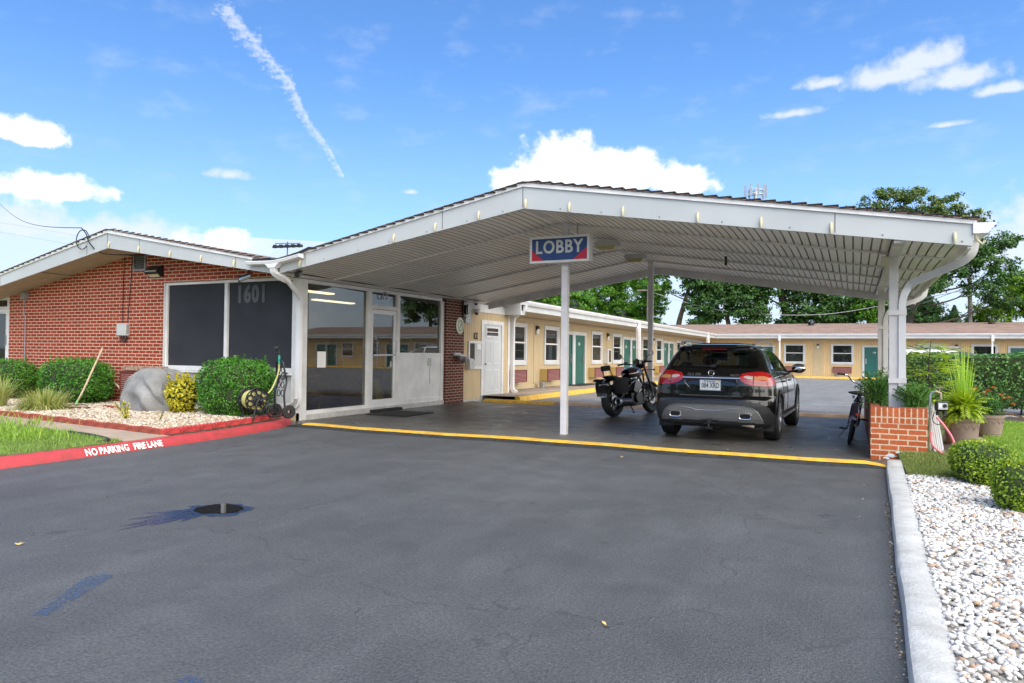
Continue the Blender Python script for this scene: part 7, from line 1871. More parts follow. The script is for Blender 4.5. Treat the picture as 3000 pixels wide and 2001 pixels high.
# rake leaning on the shrub
rk2 = thing('garden_rake', 'wooden handled garden rake leaning against the clipped shrub', 'rake', (-13.05, 8.5, gB+.02))
m = MB().tube([(-.55, .25, .02), (-.62, .45, .3), (-.55, .78, 1.13)], [.016, .017, .019], 8)
hn = m.build('handle', simple('pale_rake_handle', (.52, .4, .26), .6, var=.2, vs=8), rk2, smooth=True, local=True)
MB().tube([(-.552, .255, .03), (-.57, .31, .11)], .018, 8).build('green_band', simple('green_band', (.2, .5, .12), .5), hn, local=True)
m = MB().obox((-.22, -.22, .02), (.28, .0, .02), .02, .02)
for i in range(14): q = i/13; m.obox((-.22+.5*q, -.22+.22*q, .02), (-.22+.5*q+.02, -.22+.22*q-.045, -.01), .008, .008)
m.tube(smoothpath([(-.55, .25, .02), (-.4, .1, .05), (-.2, -.2, .02)], 4), .008, 5).tube(smoothpath([(-.55, .25, .02), (-.2, .2, .05), (.26, -.01, .02)], 4), .008, 5)
m.build('rake_head', simple('rusty_rake_iron', (.12, .07, .04), .7, metal=.4, var=.3, vs=20), rk2, local=True)

# hose reel cart
hr = thing('hose_reel', 'black wheeled hose reel cart wound with pale yellow hose', 'hose reel', (-8.92, 8.72, gB), (0, 0, R(-20)))
m = MB()
for s in (-1, 1): m.tube(smoothpath([(s*.21, -.1, .0), (s*.21, -.06, .2), (s*.21, .0, .34), (s*.21, .1, .2), (s*.21, .2, .05), (s*.2, .5, .08)], 5), .017, 8)
m.tube([(-.21, -.1, .01), (.21, -.1, .01)], .015, 8)
m.build('base_frame', W['black'], hr, smooth=True, local=True)
m = MB().tube(smoothpath([(-.17, .48, .06), (-.17, .45, .4), (-.15, .5, .62), (-.15, .46, .8), (-.12, .45, .93), (0, .45, .98), (.12, .45, .93), (.15, .46, .8), (.15, .5, .62), (.17, .45, .4), (.17, .48, .06)], 5), .017, 8); hp_ = m.build('handle', W['black'], hr, smooth=True, local=True)
m = MB()
for z in (.42, .56, .7, .82):
    for x in (-.07, .07): m.tube([(x+.055*math.cos(a), .47, z+.055*math.sin(a)) for a in [2*PI*i/14 for i in range(14)]], .008, 5, True)
m.build('scroll_panel', W['black'], hp_, smooth=True, local=True)
m = MB()
for x in (-.15, .15):
    m.lathe([(.2, x-.012), (.21, x), (.2, x+.012), (.185, x)], 32, (0, .0, .32), 'x', True)
    for k in range(9):
        a = 2*PI*k/9; c_ = (x, .13*math.cos(a), .32+.13*math.sin(a)); m.tube([(x, c_[1]+.05*math.cos(b), c_[2]+.045*math.sin(b)) for b in [2*PI*i/12 for i in range(12)]], .014, 5, True)
    m.lathe([(.075, x-.01), (.075, x+.01), (.001, x+.01)], 20, (0, 0, .32), 'x')
fl_ = m.build('reel_flange', W['black'], hr, smooth=True, local=True)
t = simple('pale_yellow_hose', (.5, .47, .16), .5, var=.12, vs=20)
m = MB(); P = []
for L_ in range(3):
    for i in range(9*20): a = 2*PI*i/20; q = i/180; P.append(((-.13+.26*(q if L_ % 2 == 0 else 1-q)), (.1+.022*L_)*math.cos(a), .32+(.1+.022*L_)*math.sin(a)))
m.tube(P, .0135, 6); m.tube(smoothpath([(.02, .17, .36), (.03, .3, .5), (.0, .42, .75), (-.01, .44, .92)], 5), .0135, 7); m.build('hose', t, hr, smooth=True, local=True)
m = MB().tube([(-.01, .44, .92), (-.01, .44, 1.06)], .02, 8); nz_ = m.build('nozzle', simple('green_hose_end', (.02, .3, .2), .4), hr, smooth=True, local=True)
MB().tube([(-.01, .44, 1.05), (-.01, .43, 1.14), (-.02, .4, 1.18)], .018, 8).lathe([(.001, 0), (.04, 0), (.045, .03), (.02, .06)], 14, (-.02, .36, 1.18), 'y').build('spray_head', W['black'], nz_, smooth=True, local=True)
m = MB().tube([(.15, 0, .32), (.26, .0, .32), (.26, .1, .36), (.34, .1, .36)], .014, 7); m.build('crank', W['black'], hr, smooth=True, local=True)
for s in (-1, 1): m = MB().lathe([(.03, -.03), (.1, -.03), (.115, -.015), (.115, .015), (.1, .03), (.03, .03)], 24, (s*.24, .5, .115), 'x'); m.build('wheel', W['rubber'], hr, smooth=True, local=True)

# ------------------------------------------------------------------ brick planter and what grows in and beside it
pt = thing('brick_planter', 'low orange brick planter round the right canopy posts', 'planter', (.5, 10.06, 0))
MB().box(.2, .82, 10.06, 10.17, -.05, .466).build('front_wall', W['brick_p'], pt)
MB().box(.2, .82, 10.057, 10.17, .466, .655).build('soldier_course', W['brick_s'], pt)
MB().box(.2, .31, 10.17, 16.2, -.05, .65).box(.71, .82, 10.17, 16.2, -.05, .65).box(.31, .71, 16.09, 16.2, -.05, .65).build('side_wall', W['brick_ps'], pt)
MB().box(.198, .822, 10.06, 10.18, .655, .662).box(.2, .31, 10.18, 16.2, .65, .66).box(.71, .82, 10.18, 16.2, .65, .66).build('coping', W['brick_cap'], pt)
MB().box(.31, .71, 10.17, 16.09, .3, .58).build('soil', W['soil'], pt)
m = MB(); rq = random.Random(3)
for (x, z, w_) in ((.42, .06, .05), (.52, .1, .04), (.38, .03, .035)): m.add([(a, 10.0575, b) for a, _, b in [(x+(p[0]), 0, z+p[1]) for p in blobpoly(0, 0, w_, w_*.5, 12, .35, int(x*100), 0) for p in [(p[0], p[1])]]], [tuple(range(12))])
m.build('paint_splash', W['lettering'], pt)
def feathery(name, label, c, r, n, size, mat, rs, stems=14, cat='plant', asp=.35, up=.4):
    o = thing(name, label, cat, c); m = MB(); pts = []; nm = []
    for i in range(stems):
        a = rs.uniform(0, 2*PI); k_ = rs.rand()**.5; tip = Vector((r[0]*k_*math.cos(a), r[1]*k_*math.sin(a), r[2]*rs.uniform(.65, 1.0)*(1-.35*k_))); mid = Vector((tip.x*.4, tip.y*.4, tip.z*.6)); P = smoothpath([(tip.x*.1, tip.y*.1, 0), mid, tip], 6)
        m.tube(P, .0045, 4)
        for j in range(n//stems):
            q = rs.uniform(.15, 1); p = P[min(int(q*(len(P)-1)), len(P)-1)]; w_ = .5*(r[0]+r[1])*.22*(1.15-q)
            pts.append((p.x+rs.normal(0, w_), p.y+rs.normal(0, w_), max(.01, p.z+rs.normal(0, w_*.8)))); nm.append((rs.normal(0, .4), -.4, up))
    m.build('stem', W['core'], o, local=True); V, F = leafquads(np.array(pts), np.array(nm), size, asp, rs, .7); np_mesh('foliage', V, F, mat, o); return o
feathery('planter_shrub', 'feathery green plant spilling over the left side of the brick planter', (.3, 10.95, .58), (.33, .4, .62), 3400, .034, W['leaf_plant'], rs, 36)
feathery('planter_shrub', 'bushy green plant in the right front of the brick planter', (.73, 10.42, .58), (.33, .28, .48), 4200, .03, W['leaf_plant'], rs, 40)
feathery('planter_shrub', 'green plant deeper in the planter behind the nearer post', (.42, 12.6, .58), (.35, 1.0, .55), 3000, .038, W['leaf_plant'], rs, 30)

def frondplant(name, label, c, nf, L, mat, rs, cat='plant', tilt=.9, base=0, leaf=.07, pairs=11):
    """compound leaves: a rachis with paired leaflets"""
    o = thing(name, label, cat, c); m = MB(); pv = []; pf = []
    for i in range(nf):
        a = rs.uniform(0, 2*PI); ln = L*rs.uniform(.6, 1.05); t_ = rs.uniform(.25, tilt); d = Vector((math.cos(a), math.sin(a), 0)); p = Vector((0, 0, base*rs.rand())); ang = PI/2-t_*.6; P = [p.copy()]
        for j in range(8): p = p+(d*math.cos(ang)+Vector((0, 0, math.sin(ang))))*ln/8; ang -= t_*.24; P.append(p.copy())
        m.tube(P, .003, 3); s = Vector((-d.y, d.x, 0))
        for j in range(pairs):
            q = .2+.8*j/(pairs-1); x = q*8; k_ = min(int(x), 7); b = P[k_].lerp(P[k_+1], x-k_); ll = leaf*(1-.55*abs(q-.45)); dr = (P[min(k_+1, 8)]-P[k_]).normalized()
            for sg_ in (-1, 1):
                e = (s*sg_+dr*.55+Vector((0, 0, -.25))).normalized(); w_ = dr*ll*.17; n0 = len(pv); pv += [tuple(b), tuple(b+e*ll*.5+w_), tuple(b+e*ll), tuple(b+e*ll*.5-w_)]; pf.append((n0, n0+1, n0+2, n0+3))
    m.build('stem', W['core'], o, local=True); np_mesh('leaflets', np.array(pv), np.array(pf), mat, o); return o
# sapling with feathery yellow-green leaves behind the pots
sp = thing('sapling', 'slender sapling with feathery yellow green leaves behind the posts', 'tree', (1.12, 13.4, .1))
m = MB().tube(smoothpath([(0, 0, 0), (.01, 0, .6), (-.01, 0, 1.0), (.02, 0, 1.45)], 4), [.016]*5+[.012]*4+[.008]*4, 7); pv, pf = [], []
for i in range(70):
    z = rs.uniform(.25, 1.35); a = rs.uniform(0, 2*PI); br = Vector((math.cos(a), math.sin(a), .25)).normalized(); Lb = rs.uniform(.15, .62)*(1.25-.5*abs(z-.8)); b0 = Vector((0, 0, z)); b1 = b0+br*Lb
    if i % 3 == 0: m.tube([b0, b1], .005, 4)
    for q in range(3):
        ang = rs.uniform(0, 2*PI); d = (br*.7+Vector((math.cos(ang), math.sin(ang), rs.uniform(-.3, .2)))*.8).normalized(); s = d.cross(Vector((0, 0, 1))).normalized(); ln = rs.uniform(.2, .34); st = b0.lerp(b1, rs.uniform(.4, 1))
        for j in range(9):
            u = j/8; p = st+d*ln*u+Vector((0, 0, -.12*u*u)); ll = .075*(1-.5*abs(u-.4))
            for sg_ in (-1, 1): e = (s*sg_+d*.5+Vector((0, 0, -.2))).normalized(); w_ = d*ll*.2; n0 = len(pv); pv += [tuple(p), tuple(p+e*ll*.5+w_), tuple(p+e*ll), tuple(p+e*ll*.5-w_)]; pf.append((n0, n0+1, n0+2, n0+3))
m.build('trunk', W['bark'], sp, smooth=True, local=True); np_mesh('leaflets', np.array(pv), np.array(pf), W['leaf_fern'], sp)
def pot(label, c, r0, r1, h, mat):
    o = thing('flower_pot', label, 'pot', c); m = MB().lathe([(r0*.98, 0), (r0, .01), (r1*.97, h-.05), (r1*1.03, h-.045), (r1*1.05, h), (r1*.95, h), (r1*.93, h-.06), (.001, h-.06)], 32); m.build('body', mat, o, smooth=True, local=True)
    m = MB()
    for k in range(14):
        a0 = 2*PI*k/14; P = []
        for j in range(9): q = j/8; a = a0+2*PI/14*q*.9; z = h*.62+h*.16*math.sin(PI*q); rr_ = r0+(r1*.97-r0)*z/(h-.05)+.002; P.append((rr_*math.cos(a), rr_*math.sin(a), z))
        m.tube(P, .004, 4)
    for z in (.2*h,): m.lathe([(r0+(r1-r0)*z/h+.003, z-.006), (r0+(r1-r0)*z/h+.005, z), (r0+(r1-r0)*z/h+.003, z+.006)], 32)
    m.build('relief', mat, o, smooth=True, local=True)
    m = MB().lathe([(.001, h-.05), (r1*.9, h-.05)], 20); m.build('soil', W['soil'], o, local=True); return o
W['potbrown'] = simple('taupe_clay_pot', (.27, .2, .16), .75, var=.1, vs=6, bump=.15, bs=60)
pot('wide taupe flower pot with a ring of arches in relief beside the planter', (1.34, 11.45, .07), .175, .22, .4, W['potbrown'])
pot('second taupe flower pot half hidden behind the wide pot', (1.87, 12.9, .09), .15, .19, .34, W['potbrown'])
frondplant('fern_plant', 'light green feathery plant filling the wide taupe pot', (1.35, 11.42, .42), 150, .4, W['leaf_fern'], rs, tilt=1.25, base=.16, leaf=.085)
cl_ = clump('lemongrass', 'tall upright bright green grass blades in the wide pot', (1.38, 11.6, .44), 60, 1.0, .02, .22, W['leaf_reed'], rs, .26, droop=.12)
mg = feathery('marigold_plant', 'marigold plant with orange flowers in the second pot', (1.88, 12.9, .4), (.36, .34, .45), 2200, .035, W['leaf_mari'], rs, 26)
for x, y, z in ((-.2, -.05, .42), (-.06, -.2, .40), (.03, -.1, .44), (.12, -.12, .33), (.16, -.15, .28), (.2, -.2, .3), (.27, -.1, .2), (-.3, -.1, .33), (-.1, -.22, .35)):
    m = MB()
    for r_, zz in ((.034, 0), (.026, .012), (.016, .02)):
        for k in range(9): a = 2*PI*k/9+zz*50; m.add([(x, y, z+zz), (x+r_*math.cos(a-.3), y+r_*math.sin(a-.3), z+zz+.006), (x+r_*1.1*math.cos(a), y+r_*1.1*math.sin(a), z+zz+.002), (x+r_*math.cos(a+.3), y+r_*math.sin(a+.3), z+zz+.006)], [(0, 1, 2, 3)])
    m.build('flower', W['petal'], mg, local=True)
# tap pipe, timer, pink hose, spare downspout, boards
tp = thing('standpipe', 'thin grey standpipe with a brass tap at the right side of the planter', 'tap', (.86, 10.2, .08))
MB().tube([(0, 0, 0), (0, 0, .74), (.02, 0, .78), (.08, 0, .79)], .014, 8).build('pipe', W['galv'], tp, smooth=True, local=True); MB().tube([(.06, 0, .79), (.11, 0, .77), (.11, 0, .7)], .02, 8).obox((.06, 0, .84), (.15, 0, .84), .012, .02).tube([(.1, 0, .78), (.1, 0, .84)], .008, 6).build('tap', simple('aged_brass', (.3, .25, .17), .45, metal=.7), tp, smooth=True, local=True)
tm2 = thing('hose_timer', 'grey and black water timer with a dial hanging from the standpipe', 'water timer', (.97, 10.18, .7))
MB().box(-.06, .07, -.05, .05, -.065, .05).build('body', W['black'], tm2, local=True, bevel=.015); MB().box(-.03, .068, -.058, -.048, -.045, .035).build('front_plate', W['lgrey'], tm2, local=True)
MB().lathe([(.001, -.066), (.022, -.066), (.024, -.056)], 16, (.04, 0, 0), 'y').build('dial', W['black'], tm2, smooth=True, local=True); MB().box(-.022, .01, -.0605, -.058, -.03, .025).build('display', W['lettering'], tm2, local=True)
MB().tube([(-.03, 0, -.065), (-.03, 0, -.12)], .02, 8).tube([(.04, 0, -.065), (.04, 0, -.11)], .018, 8).build('outlet', W['black'], tm2, smooth=True, local=True)
m = MB().tube(smoothpath([(.92, 10.12, .56), (1.0, 10.1, .46), (1.09, 10.1, .3), (1.1, 10.1, .17), (1.05, 10.1, .115), (.98, 10.1, .125), (.89, 10.1, .2), (.862, 10.1, .28), (.866, 10.11, .38)], 6), .0135, 8); tag(m.build('pink_hose', simple('pink_hose', (.75, .2, .24), .45, var=.12), smooth=True), 'faded pink hose looping down from the water timer', 'hose')
m = MB().tube(smoothpath([(.9, 10.13, .62), (.88, 10.1, .52), (.93, 10.1, .47), (.98, 10.12, .5), (1.0, 10.13, .58)], 5), .006, 6); tag(m.build('black_cable', W['black'], smooth=True), 'thin black tube looping under the water timer', 'tube')
sdp = thing('spare_downspout', 'loose ribbed white downspout piece leaning behind the pink hose', 'downspout', (.98, 10.42, .09))
m = MB()
for k in range(5): x = -.045+.0225*k; m.obox((x+.0, 0, 0), (x-.085, .08, .6), .018, .045 if k % 2 else .055, (0, 1, 0))
m.build('ribbed_pipe', W['gutter'], sdp, local=True)
m = MB().obox((1.62, 12.3, .12), (1.7, 11.3, .12), .12, .025); tag(m.build('board', W['wood'], bevel=.004), 'pinkish weathered board lying on the lawn beside the wide pot', 'board')
m = MB().tube([(2.72, 18.6, .12), (2.83, 17.65, .16), (3.0, 16.9, .14)], .016, 7); pol = m.build('wooden_pole', W['orangewood'], smooth=True); tag(pol, 'yellowish wooden pole lying across the far lawn kerb', 'pole')

# ------------------------------------------------------------------ trees
def tree(name, label, base, trunk, limbs, crowns, nleaf, size, mat, seed, dens=1.0, group=None, asp=.62, tr=.22):
    nleaf = int(nleaf*2.9); size *= .8; dens *= .9
    """trunk polyline, limbs to the crown lobes; crowns: (x, y, z, rx, ry, rz) lobes relative to base"""
    rs = np.random.RandomState(seed); o = thing(name, label, 'tree', base, None, group); crowns = [(a, b, c, d*1.12, e*1.1, f*1.12) for a, b, c, d, e, f in crowns]; m = MB()
    Pt = smoothpath(trunk, 5); n = len(Pt); m.tube(Pt, [tr*(1.25-.75*i/(n-1)) for i in range(n)], 9)
    for c in crowns:
        c0 = Vector(c[:3]); 
        # the limb leaves the trunk below the lobe
        zs = [abs(p.z-(c0.z-.55*c[5]-.25*math.hypot(c0.x-p.x, c0.y-p.y))) for p in Pt]; k = int(np.argmin(zs)); b0 = Pt[k]
        md = b0.lerp(c0, .5)+Vector((rs.normal(0, .25), rs.normal(0, .25), -.25)); r0 = tr*.36*(1-.4*k/n)
        P = smoothpath([b0, md, c0], 5); m.tube(P, [r0*(1-.8*i/(len(P)-1)) for i in range(len(P))], 6)
        for _ in range(7):
            d = rs.normal(0, 1, 3); d /= np.linalg.norm(d); q = c0+Vector((d[0]*c[3]*.8, d[1]*c[4]*.8, abs(d[2])*c[5]*.75-.1)); st = P[rs.randint(len(P)//2, len(P))]
            m.tube([st, st.lerp(q, .5)+Vector((0, 0, .1)), q], [r0*.3, r0*.2, .012], 4)
    m.build('trunk', W['bark'], o, smooth=True, local=True)
    vol = [c[3]*c[4]*c[5] for c in crowns]; tot = sum(v**.67 for v in vol); PP, NN = [], []
    for c, v in zip(crowns, vol):
        nl = int(nleaf*v**.67/tot); ncl = max(12, int(nl/34*dens)); d = rs.normal(0, 1, (ncl, 3)); d /= np.linalg.norm(d, axis=1, keepdims=True)
        rr_ = (.35+.65*rs.rand(ncl)**.5)*(1+.14*rs.normal(0, 1, ncl)); cc = d*rr_[:, None]*np.array(c[3:6])
        cc = cc[cc[:, 2] > -c[5]*.82]; idx = rs.randint(0, len(cc), nl); rad = rs.uniform(.3, .62, len(cc))*(.6+.25*min(c[3], 3))
        off = rs.normal(0, 1, (nl, 3)); off /= np.linalg.norm(off, axis=1, keepdims=True); off *= (rs.rand(nl)**.5*rad[idx])[:, None]; off[:, 2] *= .6
        PP.append(cc[idx]+off+np.array(c[:3])); nn = off+.4*cc[idx]/np.array(c[3:6]); nn[:, 2] += .45; NN.append(nn)
    P, N = np.vstack(PP), np.vstack(NN); N /= np.linalg.norm(N, axis=1, keepdims=True)+1e-9
    V, F = leafquads(P, N, size, asp, rs, .55); np_mesh('crown', V, F, mat, o); return o
g0 = -.2
tree('maple_tree', 'bright green maple rising behind the left wing beside the nearer post', (-23.6, 58, g0), [(0, 0, 0), (.2, 0, 2.2), (.1, 0, 4.5), (.3, 0, 6.5)], 3, [(-1.6, 0, 6.6, 2.0, 2, 1.9), (1.2, -.5, 7.0, 2.2, 2, 2.4), (-.6, .4, 8.9, 2.2, 2, 1.9), (2.0, .5, 5.2, 1.6, 1.6, 1.5), (-2.6, 0, 4.6, 1.5, 1.5, 1.2), (.3, -.6, 4.4, 1.6, 1.5, 1.2)], 9000, .3, W['tA'], 1)
tree('maple_tree', 'sparse thin topped tree behind the left wing nearest the canopy eave', (-28.8, 60, g0), [(0, 0, 0), (.1, 0, 3), (-.2, 0, 5)], 2, [(-.8, 0, 5.2, 1.6, 1.5, 1.1), (1.3, 0, 5.6, 1.5, 1.4, 1.3), (0, 0, 6.6, 1.0, 1.0, .9)], 1500, .3, W['tC'], 2, .5)
tree('conifer_tree', 'bushy green conifer between the maple and the wooden pole', (-19.9, 62, g0), [(0, 0, 0), (0, 0, 4), (.1, 0, 9)], 3, [(0, 0, 4.4, 1.7, 1.6, 1.6), (-.3, 0, 6.6, 1.6, 1.5, 1.6), (.4, 0, 8.6, 1.2, 1.2, 1.6), (1.0, 0, 5.2, 1.2, 1.2, 1.2)], 7000, .26, W['tA'], 3)
tree('slender_tree', 'light loose tree directly behind the weathered wooden pole', (-17.4, 64, g0), [(0, 0, 0), (-.1, 0, 3.5), (.3, 0, 7.5)], 3, [(-.8, 0, 5.4, 1.2, 1.2, 1.5), (.9, 0, 6.6, 1.3, 1.2, 1.6), (0, 0, 8.6, 1.5, 1.3, 1.6), (.2, .5, 4.0, 1.2, 1.1, .9)], 3600, .28, W['tA'], 4, .6)
tree('forked_tree', 'tall forked tree with a bare dark trunk and gaps of sky', (-13.5, 60, g0), [(0, 0, 0), (.15, 0, 3.6), (.6, 0, 5.6), (1.4, 0, 8.2)], 3, [(-2.0, 0, 7.8, 1.5, 1.4, 1.7), (-.6, .3, 9.3, 1.8, 1.5, 1.4), (1.6, 0, 9.0, 1.7, 1.4, 1.6), (-2.6, 0, 5.2, 1.1, 1.1, 1.2), (-2.9, -.4, 3.9, 1.4, 1.2, .8)], 4200, .27, W['tA'], 5, .55, tr=.24)
tree('oak_tree', 'broad dark green oak behind the far roof over the parked car', (-9.3, 60, g0), [(0, 0, 0), (.1, 0, 3.6), (-.1, 0, 5.2), (.2, 0, 7)], 3, [(-1.5, 0, 5.6, 1.7, 1.6, 1.4), (1.4, -.3, 5.9, 1.9, 1.6, 1.5), (0, 0, 7.9, 2.3, 1.9, 1.7), (-2.3, .3, 7.6, 1.4, 1.3, 1.5), (2.6, 0, 7.8, 1.6, 1.5, 1.5), (-2.2, 0, 4.2, 1.1, 1.1, .7), (2.2, -.5, 4.4, 1.2, 1.0, .7)], 9500, .27, W['tB'], 6, tr=.2)
tree('oak_tree', 'massive spreading oak with a thick leaning trunk above the far roof', (-4.9, 62.5, g0), [(0, 0, 0), (.1, 0, 4), (-.4, 0, 6.2), (-.9, 0, 9)], 3, [(-1.2, 0, 9.2, 2.0, 1.8, 1.6), (1.8, 0, 8.4, 2.2, 2, 1.9), (-2.6, 0, 7.0, 1.2, 1.2, 1.4), (1.6, -.5, 5.8, 2.0, 1.7, 1.5), (4.4, 0, 6.2, 2.0, 1.8, 1.8), (3.4, -.4, 4.5, 1.9, 1.5, 1.0), (.2, -.5, 4.2, 1.2, 1.1, .7)], 13000, .27, W['tB'], 7, tr=.42)
tree('maple_tree', 'bright mid green tree between the oak and the right canopy posts', (2.2, 61, g0), [(0, 0, 0), (0, 0, 3.6), (.2, 0, 6)], 3, [(-1.0, 0, 5.4, 1.5, 1.4, 1.4), (.9, 0, 6.1, 1.4, 1.3, 1.5), (.1, 0, 4.3, 1.6, 1.3, .9), (-.6, 0, 7.3, 1.2, 1.1, 1.2)], 5200, .26, W['tA'], 8)
tree('tall_tree', 'tall olive tinged tree showing its top above the canopy roof', (3.6, 71, g0), [(0, 0, 0), (.2, 0, 6), (.1, 0, 11)], 3, [(-3.2, 0, 14.0, 1.5, 1.4, 1.3), (-1.0, 0, 15.2, 1.7, 1.5, 1.4), (1.2, 0, 14.9, 1.7, 1.5, 1.3), (3.4, 0, 14.2, 1.7, 1.4, 1.3), (5.4, 0, 13.2, 1.3, 1.4, 1.0), (0, 0, 12.0, 3.8, 2.6, 1.8), (3.5, 0, 10.5, 2, 1.8, 1.4)], 7500, .28, W['tC'], 9, .75, tr=.35)
tree('spreading_tree', 'large spreading tree with long limbs right of the canopy', (3.6, 56.5, g0), [(0, 0, 0), (.05, 0, 3.5), (.3, 0, 5.2), (1.2, 0, 6.6)], 3, [(2.6, 0, 7.6, 1.5, 1.4, .9), (4.6, 0, 8.3, 1.2, 1.1, .8), (5.7, 0, 9.3, .75, .8, .55), (3.4, 0, 9.2, 1.4, 1.2, .9), (1.6, 0, 9.0, 1.4, 1.3, 1.0), (5.3, .2, 7.4, .8, .8, .7), (1.2, -.3, 6.4, 1.2, 1.1, .6), (4.3, 0, 6.3, 1.2, 1.0, .7), (5.4, 0, 5.4, 1.1, 1.0, .6), (.8, 0, 4.6, 1.0, .9, .5)], 7000, .21, W['tB'], 10, .7, tr=.34)
tree('small_tree', 'low dark tree with gaps beside the right posts behind the far roof', (4.9, 60, g0), [(0, 0, 0), (.1, 0, 3.2), (0, 0, 4.6)], 2, [(-.8, 0, 4.5, 1.1, 1.0, .9), (.6, 0, 4.3, 1.1, 1.0, .7), (-.2, 0, 5.4, .8, .8, .6)], 2600, .22, W['tB'], 11, .6)
tree('bright_tree', 'bright yellow green tree at the right edge behind the roof', (9.8, 59.5, g0), [(0, 0, 0), (-.1, 0, 3.2), (.1, 0, 5.2)], 2, [(-1.0, 0, 4.6, 1.2, 1.1, .9), (.8, 0, 5.5, 1.4, 1.2, 1.2), (.2, -.3, 6.6, 1.0, 1.0, .8), (2.3, 0, 6.0, 1.6, 1.4, 1.6), (-1.9, 0, 4.0, .8, .8, .5)], 5200, .22, W['tD'], 12, .8)
tree('maple_tree', 'dark tree beyond the right edge reflected in the lobby glass', (13.5, 60, g0), [(0, 0, 0), (0, 0, 4), (.2, 0, 8)], 3, [(-1.6, 0, 6.4, 2, 1.8, 1.9), (1.4, 0, 7.2, 2.2, 2, 2.2), (0, 0, 9.4, 2, 2, 1.6), (3.2, 0, 5.6, 1.8, 1.6, 1.6)], 4200, .34, W['tB'], 13)
tree('maple_tree', 'second dark tree beyond the right edge reflected in the lobby glass', (20, 61, g0), [(0, 0, 0), (0, 0, 4), (.2, 0, 8)], 3, [(-1.6, 0, 6.0, 2.2, 1.8, 1.9), (1.6, 0, 6.6, 2.4, 2, 2.2), (0, 0, 9, 2.2, 2, 1.8)], 3800, .36, W['tB'], 14)
# a small pointed conifer in the gap
o = thing('small_conifer', 'small pointed dark conifer in the sky gap beside the pale pole', 'tree', (7.0, 64, g0)); pts = []; nn = []
rq = np.random.RandomState(9)
for _ in range(1500):
    z = rq.uniform(2.6, 5.5); r_ = (5.6-z)*.42*(.3+.7*rq.rand()**.5); a = rq.uniform(0, 2*PI); pts.append((r_*math.cos(a), r_*math.sin(a), z-.15*r_)); nn.append((math.cos(a), math.sin(a), .6))
V, F = leafquads(np.array(pts), np.array(nn), .26, .35, rq, .5); np_mesh('crown', V, F, W['tE'], o); MB().tube([(0, 0, 0), (0, 0, 5.4)], [.12, .02], 7).build('trunk', W['bark'], o, local=True)

# poles, antenna mast, floodlight mast, wires
def mast(name, label, cat, base, h, r, mat):
    o = thing(name, label, cat, base); MB().tube([(0, 0, 0), (0, 0, h)], [r, r*.8], 10).build('pole', mat, o, smooth=True, local=True); return o
o = mast('utility_pole', 'weathered wooden utility pole among the trees behind the left wing', 'utility pole', (-15.5, 55.6+3, -.2), 7.4, .19, W['polewood'])
MB().obox((-1.0, 0, 6.9), (1.0, 0, 6.9), .1, .12).build('cross_arm', W['polewood'], o, local=True)
o = mast('pale_pole', 'short pale grey pole standing behind the far roof on the right', 'pole', (7.35, 58.6, -.2), 7.25, .165, simple('pale_pole_wood', (.4, .36, .3), .85, var=.2, vs=3)); MB().lathe([(.001, 7.3), (.12, 7.27), (.14, 7.2)], 12).build('cap', W['galv'], o, local=True)
wr = MB()
for P in ([(-15.5, 58.6, 6.6), (-11, 59, 5.2), (-7.0, 59, 4.6), (-2, 59, 4.5), (2.5, 59, 5.2), (7.35, 58.6, 6.1)], [(7.35, 58.6, 5.9), (10, 58.4, 5.2), (14, 58, 5.0)], [(7.35, 58.6, 6.3), (4.6, 58, 5.2), (3.2, 57, 4.6)]):
    wr.tube(smoothpath(P, 5), .02, 4)
tag(wr.build('utility_wires', W['lgrey']), 'thin utility wires strung between the poles behind the far wing', 'wire')
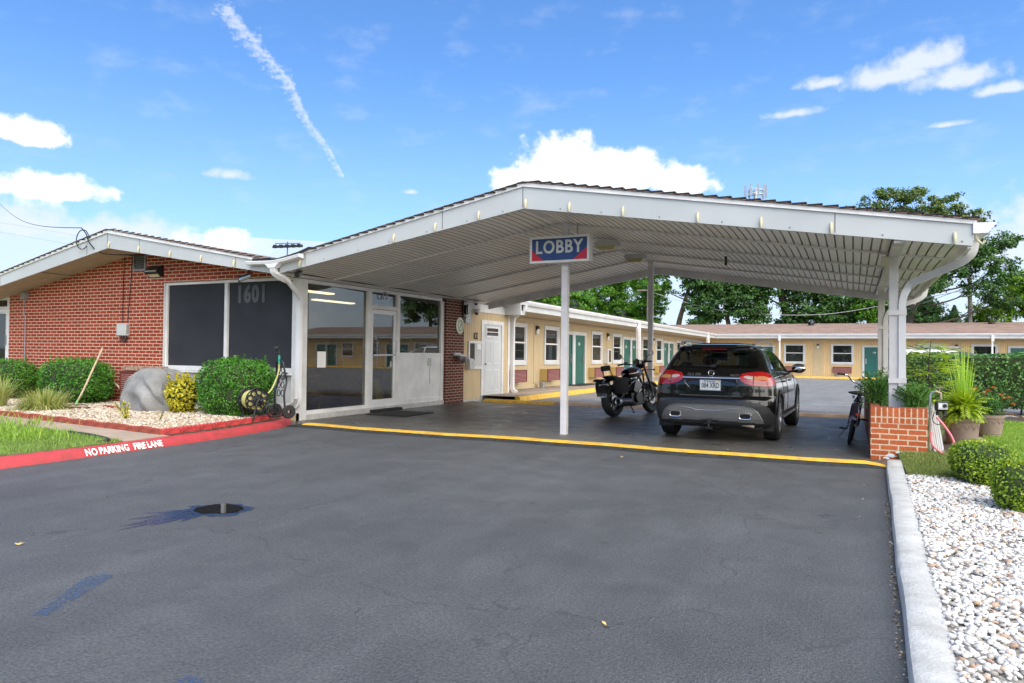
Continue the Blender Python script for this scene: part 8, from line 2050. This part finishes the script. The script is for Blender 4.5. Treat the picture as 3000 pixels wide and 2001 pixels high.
o = mast('antenna_mast', 'cell antenna mast poking above the canopy roof', 'antenna', (-14.35, 120, -.2), 28.2, .36, W['galv'])
m = MB()
for k in range(3):
    a0, a1 = 2*PI*k/3+.3, 2*PI*(k+1)/3+.3; p0, p1 = (1.75*math.cos(a0), 1.75*math.sin(a0)), (1.75*math.cos(a1), 1.75*math.sin(a1))
    for z in (27.6, 28.3): m.obox((*p0, z), (*p1, z), .1, .1)
    m.obox((0, 0, 27.6), (*p0, 27.6), .1, .1)
m.build('platform', W['galv'], o, local=True)
for k in range(9):
    a = 2*PI*k/9+.2; x, y = 1.65*math.cos(a), 1.65*math.sin(a); MB().box(x-.14, x+.14, y-.09, y+.09, 27.0, 29.0).build('antenna_panel', W['galv'], o, local=True)
MB().tube([(1.2, -.4, 26.2), (1.2, -.4, 27.6)], .06, 5).tube([(1.6, .3, 25.9), (1.6, .3, 27.6)], .05, 5).build('whip', W['galv'], o, local=True)
o = mast('floodlight_mast', 'sports floodlight mast with five lamps seen over the roof valley', 'light mast', (-113.4, 120, -.2), 25.7, .17, W['seam'])
MB().obox((-3.6, 0, 25.5), (3.6, 0, 25.15), .16, .16, (0, 0, 1)).build('cross_arm', W['seam'], o, local=True)
for k in range(5):
    x = -3.5+1.75*k; z = 25.5-.05*(k)-.05
    MB().prism([(x-.62, z-.95), (x+.55, z-.9), (x+.45, z-.35), (x-.2, z-.25)], 'y', -.5, .5).tube([(x+.1, 0, z-.3), (x+.1, 0, z)], .07, 5).build('flood_lamp', W['black'], o, local=True)
# the wooded far side of the street behind the camera, seen only in reflections
rq = np.random.RandomState(31); n_ = 9000
cx_ = rq.uniform(-75, 75, n_); hh = 7+2.5*np.sin(cx_*.21)+1.6*np.sin(cx_*.53+1); zz = hh*rq.rand(n_)**.7
P = np.stack([cx_, -48+rq.normal(0, 1.6, n_), zz], 1); N = np.tile((0, .8, .4), (n_, 1)); V, F = leafquads(P, N, 1.1, .8, rq, .7)
fo = np_mesh('treeline', V, F, W['tB']); tag(struct(fo, 'stuff'), 'dark line of trees across the street, seen only in the glass and car paint', 'trees')
